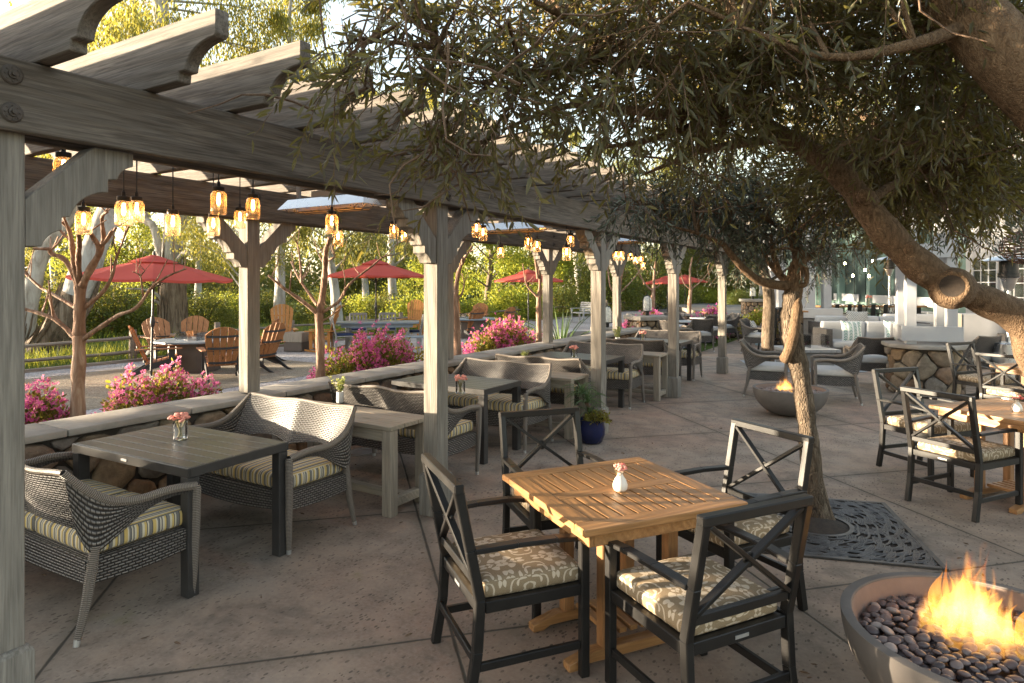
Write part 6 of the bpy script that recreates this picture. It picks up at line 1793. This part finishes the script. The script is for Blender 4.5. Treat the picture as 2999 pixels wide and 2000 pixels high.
# long communal table and black metal chairs
tl=C((1985-CX)/FOC*22.4,22.4,TZ)
t=thing('long_wood_table','long wooden table with a row of black metal chairs before the green wall','table',tl,camrot(0))
m=MB(); m.bb(-1.7,1.9,-.4,.4,.70,.75); m.build('tabletop',M['teak_x'],t,bevel=.005)
for x in (-1.5,1.7):
    m=MB(); m.bb(x-.05,x+.05,-.3,.3,0,.699); m.build('leg',M['blackmetal'],t)
def cafe_chair(label,loc,rz,seat=.45,name='metal_cafe_chair',cat='chair',group='black metal cafe chairs at the long table'):
    t=thing(name,label,cat,loc,rz,group)
    m=MB(); m.lathe([(0,seat-.015),(.17,seat-.015),(.18,seat),(.17,seat+.01),(0,seat+.012)],4,M=Matrix.Rotation(PI/4,3,'Z')@Matrix.Scale(1.2,3)); m.build('seat',M['blackmetal'],t,smooth=0)
    for sx in (-1,1):
        for sy in (-1,1):
            m=MB(); m.bar((sx*.16,sy*.15,seat-.015),(sx*.21,sy*.21,0),.035,.03); m.build('leg',M['blackmetal'],t)
    m=MB(); bt=seat+.38
    m.tube([(-.19,.05,seat),(-.20,.19,seat+.2),(-.18,.215,bt-.05),(-.1,.225,bt),(.1,.225,bt),(.18,.215,bt-.05),(.20,.19,seat+.2),(.19,.05,seat)],.011,6)
    m.build('back_frame',M['blackmetal'],t)
    m=MB(); m.bar((0,.17,seat),(0,.222,bt),.13,.008,(0,1,0)); m.build('back_splat',M['blackmetal'],t)
    if seat>.6:
        m=MB()
        for sx in (-1,1): m.bar((sx*.195,-.19,.22),(sx*.195,.19,.22),.02,.02)
        m.bar((-.195,-.19,.22),(.195,-.19,.22),.02,.02); m.build('footrest',M['blackmetal'],t)
    return t
k0=None
for i,(px,d,lab) in enumerate([(1915,21.4,'black metal chair at the left end of the long table'),(1942,21.3,'black metal chair second along the long table, before the taller flowers'),(1968,21.2,'black metal chair third along the long table, below the right wall bench'),(2000,21.1,'black metal chair fourth along the long table'),(2028,21.0,'black metal chair fifth along the long table, near the slim heater'),(2052,21.3,'black metal chair at the right end of the long table beside the white posts')]):
    p=C((px-CX)/FOC*d,d,TZ)
    if k0 is None: k0=cafe_chair(lab,p,camrot(180))
    else: dup(k0,p,camrot(180+rnd.uniform(-12,12)),lab)
st=cafe_chair('black metal bar stool beside the slim olive trunk',C((1768-CX)/FOC*17.6,17.6),camrot(200),.74,'bar_stool','bar stool','black metal bar stools at the stone bar')
dup(st,C((1795-CX)/FOC*18.4,18.4),camrot(150),'black metal bar stool half hidden by the furrowed olive trunk')
t=thing('stone_bar','fieldstone bar counter with wood top behind the bar stools','bar counter',C((1792-CX)/FOC*19.3,19.3),camrot(-4))
m=MB(); m.bb(-.55,.55,-.3,.3,0,.95); m.build('core',M['mortar'],t,smooth=0)
m=MB(); stones(m,1.08,.93,16,lambda u,v,o:Vector((-.54+u,-.305-o,.01+v)),5,.006,.05); m.build('stone_facing',M['stone'],t,smooth=60)
m=MB(); m.bb(-.65,.65,-.42,.42,.955,1.0); m.build('counter_top',M['teak_x'],t,bevel=.006)
# ------------------------------------------------------------------ curved stone wall, pillars, lanterns
def curved_wall(name,label,cat,c,R,a0,a1,Hh,th,n,seed):
    t=thing(name,label,cat,c)
    L=R*(a1-a0)
    m=MB(); m.sheet(lambda u,v:((R+.02)*math.cos(a0+(a1-a0)*u),(R+.02)*math.sin(a0+(a1-a0)*u),Hh*v),24,2,.0)
    for u0 in range(24):
        pass
    m.build('core',M['mortar'],t,smooth=60)
    m=MB(); stones(m,L,Hh-.02,n,lambda u,v,o:Vector(((R-o)*math.cos(a0+u/R),(R-o)*math.sin(a0+u/R),.01+v)),seed,.006,.06); m.build('stone_facing',M['stone'],t,smooth=60)
    m=MB(); K=24
    for k in range(K):
        def q(r,a,z): return (r*math.cos(a),r*math.sin(a),z)
        x,y=a0+(a1-a0)*k/K+.004,a0+(a1-a0)*(k+1)/K-.004; ri,ro=R-.06,R+th
        m.add([q(ri,x,Hh),q(ro,x,Hh),q(ro,y,Hh),q(ri,y,Hh),q(ri,x,Hh+.07),q(ro,x,Hh+.07),q(ro,y,Hh+.07),q(ri,y,Hh+.07)],[(0,3,2,1),(4,5,6,7),(0,1,5,4),(1,2,6,5),(2,3,7,6),(3,0,4,7)])
    m.build('cap',M['cap'],t,smooth=0); return t
cwc=C(5.0,17.6); 
ang=lambda r,d: math.atan2((C(r,d)-cwc).y,(C(r,d)-cwc).x)
A_,B_=ang(8.6,20.6),ang(5.6,23.)
curved_wall('curved_stone_wall','curved fieldstone seat wall in shade at the end of the patio','wall',cwc,4.4,A_,B_+.35,.70,.35,70,8)
def stone_pillar(label,loc,rz,w,hh,seed):
    t=thing('stone_pillar',label,'pillar',loc,rz,'fieldstone pillars with flat caps')
    m=MB(); m.bb(-w/2,w/2,-w/2,w/2,0,hh); m.build('core',M['mortar'],t,smooth=0)
    def pf(u,v,o):
        s=u%(4*w); i=int(s//w); k=s-i*w
        a=[(-w/2+k,-w/2-o),(w/2+o,-w/2+k),(w/2-k,w/2+o),(-w/2-o,w/2-k)][i]; return Vector((a[0],a[1],.01+v))
    m=MB()
    for f in range(4): stones(m,w*.99,hh-.02,max(7,int(w*hh*22)),lambda u,v,o,f=f:pf(f*w+.005*w+min(u,.98*w),v,o),seed+f,.006,.045)
    m.build('stone_facing',M['stone'],t,smooth=60)
    m=MB(); m.bb(-w/2-.10,w/2+.10,-w/2-.10,w/2+.10,hh,hh+.12); m.build('cap',M['cap'],t,bevel=.02,seg=2); return t
pA=C((1486-CX)/FOC*18.2,18.2); stone_pillar('sunlit fieldstone pillar carrying a glass lantern, left of the fourth post',pA,camrot(18),.78,.78,2)
pB=C((1728-CX)/FOC*30,30); stone_pillar('far fieldstone pillar with a small lantern beside the driveway',pB,camrot(-6),.8,.95,40)
pC=C((1394-CX)/FOC*17.2,17.2); stone_pillar('shaded grey stone pillar below the left glass lantern',pC,camrot(5),.55,.52,60)
def lantern(label,loc,s=1.0):
    t=thing('glass_lantern',label,'lantern',loc,.4,'domed glass lanterns on stone pillars')
    m=MB(); m.lathe([(.05,0),(.055,.10),(.09,.115),(.16,.12),(.16,.135),(.0,.135)],18); m.build('base',M['blackmetal'],t)
    m=MB(); m.lathe([(.125,.137),(.125,.40),(.11,.47),(.07,.52),(0,.54)],20); m.build('glass',M['frost'],t,smooth=60)
    for k in range(4):
        a=k*PI/2+.5; m=MB(); m.tube([(.14*math.cos(a),.14*math.sin(a),.136),(.14*math.cos(a),.14*math.sin(a),.42),(.10*math.cos(a),.10*math.sin(a),.52),(0,0,.575)],.010,6); m.build('cage_bar',M['blackmetal'],t)
    t.scale=(s,s,s); return t
l0=lantern('domed glass lantern on the sunlit stone pillar',pA+Vector((0,0,.901)),1.0)
dup(l0,pC+Vector((0,0,.641)),1.,'domed glass lantern left of the far inner post')
dup(l0,pB+Vector((0,0,1.071)),1.,'small pale lantern on the far pillar beside the driveway',scale=1.0)
# storage box, bench, planters
t=thing('garden_cabinet','low beige garden cabinet with pitched lid on the gravel behind the wall','cabinet',C((1312-CX)/FOC*15.6,15.6),camrot(22))
m=MB(); m.bb(-.36,.36,-.30,.30,.0,.13); 
m.bb(-.36,-.26,-.30,.30,.131,.52);m.bb(.26,.36,-.30,.30,.131,.52);m.bb(-.259,.259,.22,.30,.131,.52);m.bb(-.259,.259,-.30,-.2,.42,.52); m.build('body',M['beige'],t,bevel=.008)
m=MB(); m.bb(-.2,.2,-.1,.1,.14,.3); m.build('bin',M['black'],t)
m=MB(); m.prism([(-.45,.53),(-.45,.56),(-.2,.68),(.2,.68),(.45,.56),(.45,.53)],(0,0,0),(1,0,0),(0,0,1),.74); m.build('lid',M['greywhite'],t,bevel=.006)
t=thing('slatted_garden_seat','pale painted slatted seat on the gravel beyond the third front post','bench',C((1335-CX)/FOC*30,30),camrot(-60))
m=MB()
for k in range(5): m.bb(-.5,.5,.25+.02*k,.28+.02*k,.5+.09*k,.57+.09*k)
m.build('backrest',M['white_p'],t); m=MB(); m.bb(-.5,.5,-.25,.24,.42,.46); m.build('seat',M['white_p'],t)
for x in (-.46,.46):
    m=MB(); m.bb(x-.03,x+.03,-.25,-.19,0,.62); m.bb(x-.03,x+.03,.2,.26,0,.419); m.bb(x-.04,x+.04,-.27,.25,.621,.65); m.build('leg',M['white_p'],t)
t=thing('flower_planter','tall pale blue planter overflowing with yellow and purple leaves at the curved wall','planter',C((1752-CX)/FOC*19,19),.3)
m=MB(); m.lathe([(0,0),(.22,0),(.22,.04),(.17,.06),(.20,.5),(.24,.52),(.24,.56),(.2,.56),(.19,.5),(0,.5)],20); m.build('pot',M['pot_aqua'],t,smooth=40)
n=2600; p,v=ellip_pts(n,.50,.42,.52,.3); p+=np.array([[-.12,0,.50]]); p[:,2]-=.25*nr.random(n); L_=nr.uniform(.05,.1,n); V,F_=leafgeo(p,v+sph(n),L_,L_*.5); npmesh('foliage',V,F_,M['mixleaf'],t)
n=900; p,v=ellip_pts(n,.45,.4,.5,.5); p+=np.array([[-.1,0,.55]]); L_=nr.uniform(.04,.08,n); V,F_=leafgeo(p,v+sph(n),L_,L_*.5); npmesh('yellow_leaves',V,F_,M['bright'],t)
# ------------------------------------------------------------------ lounge sofas
def lounge(label,loc,rz,W,arm=True):
    t=thing('lounge_sofa',label,'sofa',loc,rz,'white cushioned wicker lounge sofas')
    m=MB(); m.sheet(lambda u,v:(-W/2+W*u,-.42,.06+.22*v),12,3,.03,W,.22); m.bb(-W/2,W/2,-.40,.42,.08,.28); m.build('base',M['wicker'],t,smooth=30)
    for s in (-1,1):
        m=MB(); x=s*(W/2+.07)
        pts=[(x-.07,-.43),(x+.07,-.43),(x+.07,.43),(x-.07,.43)]
        for a,b in zip(pts,pts[1:]+pts[:1]): m.sheet(lambda u,v:(a[0]+(b[0]-a[0])*u,a[1]+(b[1]-a[1])*u,.04+.68*v),6,8,0,math.hypot(b[0]-a[0],b[1]-a[1]),.68)
        m.bb(x-.068,x+.068,-.428,.428,.70,.722); m.build('arm',M['wicker'],t,smooth=30)
    n=max(1,int(round(W/1.0))); w=W/n
    for k in range(n):
        m=MB(); m.cushion((-W/2+w*(k+.5),-.06,.36),(w-.01,.74,.16),.05,.02); m.build('seat_cushion',M['white_c'],t,weld=True,smooth=70)
        m=MB(); m.cushion((-W/2+w*(k+.5),.32,.62),(w-.01,.18,.50),.05,.0,(.12,0,0)); m.build('back_cushion',M['white_c'],t,weld=True,smooth=70)
    m=MB(); m.bb(-W/2,W/2,.425,.47,.06,.66); m.build('back_panel',M['wicker'],t); return t
so=lounge('white lounge sofa with two green leaf print pillows facing the camera',C(8.55,15.6),camrot(-5),2.05)
lounge('second white lounge sofa seen just over the back of the front one',C(9.9,18.2),camrot(-5),2.6)
lounge('furthest white lounge sofa, right end beside the white posts',C(12.0,19.4),camrot(-8),1.6)
lounge('white lounge sofa with blue pillow behind the patio heater',C(11.2,13.8),camrot(-40),1.2)
def pillow(label,loc,rz,mat,s=.46,grp='patterned scatter pillows on the lounge sofas'):
    t=MB()
    def fn(sgn):
        def f(u,v):
            x,y=(u-.5)*s,(v-.5)*s; e=(1-(2*u-1)**2)*(1-(2*v-1)**2); k=1+.10*((2*u-1)**2)*((2*v-1)**2)
            return (x*k,sgn*.075*e**.55,y*k)
        return f
    t.sheet(fn(-1),14,14,0,s,s); t.sheet(lambda u,v:fn(1)(1-u,v),14,14,0,s,s)
    o=t.build('scatter_pillow',M[mat],weld=True,smooth=80); o.location=loc; o.rotation_euler=(-.28,.06,rz)
    tag(o,label,'pillow',grp); return o
pillow('green leaf print pillow at the left of the white lounge sofa',C(8.02,15.42,.66),camrot(0),'chevron')
pillow('green leaf print pillow further right on the white lounge sofa, behind a woven chair',C(9.02,15.38,.66),camrot(-10),'chevron')
pillow('black and white check pillow on the second lounge sofa',C(9.55,18.05,.74),camrot(0),'check',.56)
pillow('check pillow on the woven lounge chair behind the olive trunk',C(6.3,17.0,.62),camrot(60),'check',.4)
pillow('bright blue pillow on the sofa behind the patio heater',C(10.9,13.45,.68),camrot(-40),'blue_c',.5)
t=thing('low_slatted_table','low grey slatted fire table with a glass guard left of the white sofa','table',C(6.35,14.2),camrot(2))
m=MB()
for k in range(10): m.bb(-.55+.11*k+.003,-.55+.11*(k+1)-.003,-.5,.5,.34,.40)
m.build('tabletop',M['greywhite'],t,bevel=.003)
m=MB(); m.bb(-.45,.45,-.4,.4,0,.339); m.build('base',M['roof'],t)
m=MB()
for a in range(4):
    c,s=math.cos(a*PI/2),math.sin(a*PI/2); m.box((.25+.22*c*0+.2*c,.2*s,.55),(.006 if a%2==0 else .394,.394 if a%2==0 else .006,.28))
m.build('glass_guard',M['glass'],t,smooth=0)
# outdoor heaters
def mush_heater(label,loc,s=1.0):
    t=thing('patio_heater',label,'patio heater',loc,0,'steel mushroom patio heaters')
    m=MB(); m.lathe([(0,.02),(.23,.02),(.24,.03),(.24,.70),(.22,.72),(.05,.73)],28); m.build('tank_housing',M['steel'],t,smooth=40)
    m=MB(); m.lathe([(.25,0),(.25,.019),(0,.0195)],24); m.build('base_plate',M['blackmetal'],t)
    m=MB(); m.lathe([(.034,.72),(.034,1.62)],16); m.build('pole',M['steel'],t)
    m=MB(); m.lathe([(.035,1.60),(.07,1.63),(.12,1.80),(.135,1.82)],20); m.build('burner_cone',M['steel'],t)
    m=MB(); m.lathe([(.135,1.821),(.16,1.83),(.16,1.90),(.14,1.905),(.14,2.10),(.10,2.11)],20); m.build('burner',M['blackmetal'],t)
    m=MB(); m.lathe([(.43,2.11),(.42,2.115),(.30,2.17),(.12,2.21),(0,2.22)],32); m.build('hood',M['steel'],t,smooth=60)
    t.scale=(s,s,s); return t
mh=mush_heater('steel patio heater at the right edge behind the leaning olive limb',C((2316-CX)/FOC*11.6,11.6),1.04)
dup(mh,C((2042-CX)/FOC*22.5,22.5,TZ),1.,'slim far patio heater left of the white posts',scale=1.1)
# rattan lamp, string lights, amber lantern
rp=PD(2352,568,6.5)
t=thing('rattan_pendant','round brown rattan pendant lamp at the right edge','pendant lamp',rp)
m=MB()
for k in range(15):
    a=-PI/2+PI*(k+.5)/15; r=.20*math.cos(a); z=.16*math.sin(a)
    m.tube([(r*math.cos(q*2*PI/28),r*math.sin(q*2*PI/28),z+.006*math.sin(q*1.3+k)) for q in range(29)],.007,5,False)
m.build('shade',M['rattan'],t,smooth=60)
m=MB()
for k in range(12):
    a=k*PI/6; m.tube([(.205*math.cos(-PI/2+PI*s/10)*math.cos(a),.205*math.cos(-PI/2+PI*s/10)*math.sin(a),.163*math.sin(-PI/2+PI*s/10)) for s in range(11)],.005,4,False)
m.build('ribs',M['rattan'],t,smooth=60)
m=MB(); m.tube([(0,0,.16),(0,0,1.6)],.006,5); m.build('cord',M['black'],t)
al=PD(1838,632,23.5)
t=thing('amber_lantern','amber pleated hanging lantern between the white columns','lantern',al)
m=MB(); m.lathe([(.10,-.32),(.22,-.25),(.24,0),(.22,.22),(.10,.28)],20); m.build('shade',M['orange_l'],t); m=MB(); m.tube([(0,0,.28),(0,0,2)],.01,5); m.build('cord',M['black'],t)
for px,py,d,lab in ((1940,605,24,'glowing string light bulb left of two green pilasters'),(1958,633,24,'glowing string light bulb hung lowest before the pilaster'),(1986,620,23,'glowing string light bulb beside the dark panel edge'),(1995,634,23,'glowing string light bulb on the dark green panel'),(2004,600,22,'glowing string light bulb highest, next to the leaning limb')):
    p=PD(px,py,d); t=thing('string_light_bulb',lab,'light bulb',p,0,'string light bulbs before the green wall')
    m=MB(); m.lathe([(0,-.05),(.035,-.03),(.04,0),(.02,.045),(.015,.05)],10); m.build('bulb',M['bulb_s'],t); m=MB(); m.lathe([(.018,.05),(.018,.11)],8); m.tube([(0,0,.11),(0,0,1.2)],.006,4); m.build('socket',M['black'],t)
# tall flowers on the long table
t=dup(v0,tl+C(0,0)+Vector(cam2w(-1.3,-.05)).to_3d()+Vector((0,0,.75)),0,'tall pink flowers at the left of the long wooden table',scale=(1.4,1.4,3.0)); t['group']='vases on the long table'
dup(v0,tl+Vector(cam2w(.15,0)).to_3d()+Vector((0,0,.75)),0,'shorter dry flowers in the middle of the long wooden table',group='vases on the long table',scale=(1.5,1.5,2.0))
# grey cabinet near the heater
t=thing('grey_cabinet','pale blue grey cabinet with cream end beyond the stone pedestal','cabinet',C((2262-CX)/FOC*14.5,14.5),camrot(-15))
m=MB(); m.bb(-.55,.55,-.3,.3,0,1.12); m.build('body',M['pathc'],t,bevel=.01)
m=MB(); m.bb(-.80,-.555,-.31,.31,0,1.12); m.build('end_panel',M['beige'],t,bevel=.01)
# dark woven chair right of pedestal
f=cam2w(-.3,.95); dup(w0,C((2228-CX)/FOC*11.9,11.9),face(*f),'dark woven armchair in shade right behind the stone pedestal')
# rug
m=MB(); m.add([C(5.3,15.2,.006),C(7.2,15.2,.006),C(7.2,13.2,.006),C(5.0,13.2,.006)],[(3,2,1,0)]); o=m.build('outdoor_rug',M['table_blue'],smooth=0); tag(o,'blue grey outdoor rug under the low slatted table','rug')
# ------------------------------------------------------------------ added shade casters: unseen hedge and trees to the left, out of frame
g=np.random.default_rng(77)
def leafmass(name,label,cat,cs,rs,n,L0,L1,lm,stemsfrom):
    c0=Vector(np.mean(cs,0)); c0.z=0
    t=thing(name,label,cat,c0)
    p,d,L_,W_=hang_leaves(cs-np.array(c0),rs,n,L0,L1,.45,.3,1.0); V,F_=leafgeo(p,d,L_,W_,lance=False); npmesh('foliage',V,F_,M[lm],t)
    m=MB()
    for q in stemsfrom: m.tube([Vector(q)-c0,Vector(q)-c0+Vector((0,0,2.)),Vector(q)-c0+Vector((.1,.1,3.2))],[.10,.08,.03],7)
    m.build('stems',M['twig'],t); return t
SHADE_HEDGE_H=1.75  # height of the added, unseen hedge; sets where its shade ends
cs=[];rs=[];st=[]
for k in range(185):
    d=-4+15.6*g.random(); r=-15.6+g.uniform(-.6,.6); z=g.uniform(.2,SHADE_HEDGE_H-.1+.26*math.sin(d*1.7)+.22*math.sin(d*3.1+1)+(1.7 if d>8.9 else 0)+.45*math.exp(-((d-2.2)/.45)**2)); cs.append(list(C(r,d,z))); rs.append(g.uniform(.4,.65))
for d in range(-4,12,2): st.append(C(-15.6,d))
leafmass('unseen_shade_hedge','unseen hedge added out of frame on the left to shade the patio','hedge',np.array(cs),np.array(rs),56000,.10,.2,'shrub',st)
for k,(r,d,hh,n) in enumerate(((-21,15.9,3.4,2200),(-24,18.6,5.2,6500),(-26,22.0,6.2,7000),(-27,26.5,6.8,7000),(-28,31,7.2,7000))):  # unseen leaf masses added beyond the hedge to block and dapple the sun
    cs=[list(C(r+g.uniform(-1.2,1.2),d+g.uniform(-1.0,1.0),g.uniform(.3,hh))) for _ in range(26)]
    leafmass('leafy_tree',['first unseen tree added for shade, next to the added hedge','second unseen tree added for shade past the added hedge','third unseen tree added for shade past the added hedge','fourth unseen tree added for shade past the added hedge','fifth unseen tree added for shade, furthest from the added hedge'][k],'tree',np.array(cs),g.uniform(.5,.9,26),n,.12,.24,'gum',[C(r,d)])
# ------------------------------------------------------------------ daylight
EL=math.radians(5.1)
# light travels along the photo's left-to-right: +R direction, slightly away
az_dir=Vector(cam2w(math.cos(math.radians(SUN_SKEW)),math.sin(math.radians(SUN_SKEW))))
sdir=Vector((az_dir.x*math.cos(EL),az_dir.y*math.cos(EL),-math.sin(EL)))
ld=bpy.data.lights.new('sun','SUN'); ld.energy=3.5; ld.angle=math.radians(.6); ld.color=(1.0,.83,.60)
lo=bpy.data.objects.new('sun',ld); COL.objects.link(lo); lo.rotation_euler=sdir.to_track_quat('-Z','Y').to_euler(); lo.location=(-20,-10,12)
w=bpy.data.worlds.new('World'); SC.world=w; w.use_nodes=True; nt=w.node_tree; nt.nodes.clear()
sky=nt.nodes.new('ShaderNodeTexSky'); sky.sky_type='NISHITA'; sky.sun_disc=False; sky.sun_elevation=EL
tos=-sdir   # towards the sun
sky.sun_rotation=math.atan2(tos.x,tos.y)
sky.air_density=1.0; sky.dust_density=1.0; sky.ozone_density=1.0
bg=nt.nodes.new('ShaderNodeBackground'); bg.inputs[1].default_value=.108
ou=nt.nodes.new('ShaderNodeOutputWorld')
hs=nt.nodes.new('ShaderNodeHueSaturation'); hs.inputs['Saturation'].default_value=.6
nt.links.new(sky.outputs[0],hs.inputs['Color']); nt.links.new(hs.outputs[0],bg.inputs[0]); nt.links.new(bg.outputs[0],ou.inputs[0])
# ------------------------------------------------------------------ camera
cd=bpy.data.cameras.new('camera'); cam=bpy.data.objects.new('camera',cd); COL.objects.link(cam); SC.camera=cam
cd.sensor_width=36; cd.lens=FOC/2351*36; cd.shift_y=-(784-HY)/2351
cd.clip_start=.05; cd.clip_end=600
cam.location=(0,0,H); cam.rotation_euler=(PI/2,0,math.radians(31.1))
SC.view_settings.view_transform='Standard'; SC.view_settings.look='None'; SC.view_settings.exposure=EXPO; SC.view_settings.gamma=1
SC.cycles.use_denoising=True
SC.cycles.max_bounces=7; SC.cycles.diffuse_bounces=4; SC.cycles.glossy_bounces=3; SC.cycles.transmission_bounces=5; SC.cycles.transparent_max_bounces=12
SC.cycles.sample_clamp_indirect=6.0; SC.cycles.caustics_reflective=False; SC.cycles.caustics_refractive=False
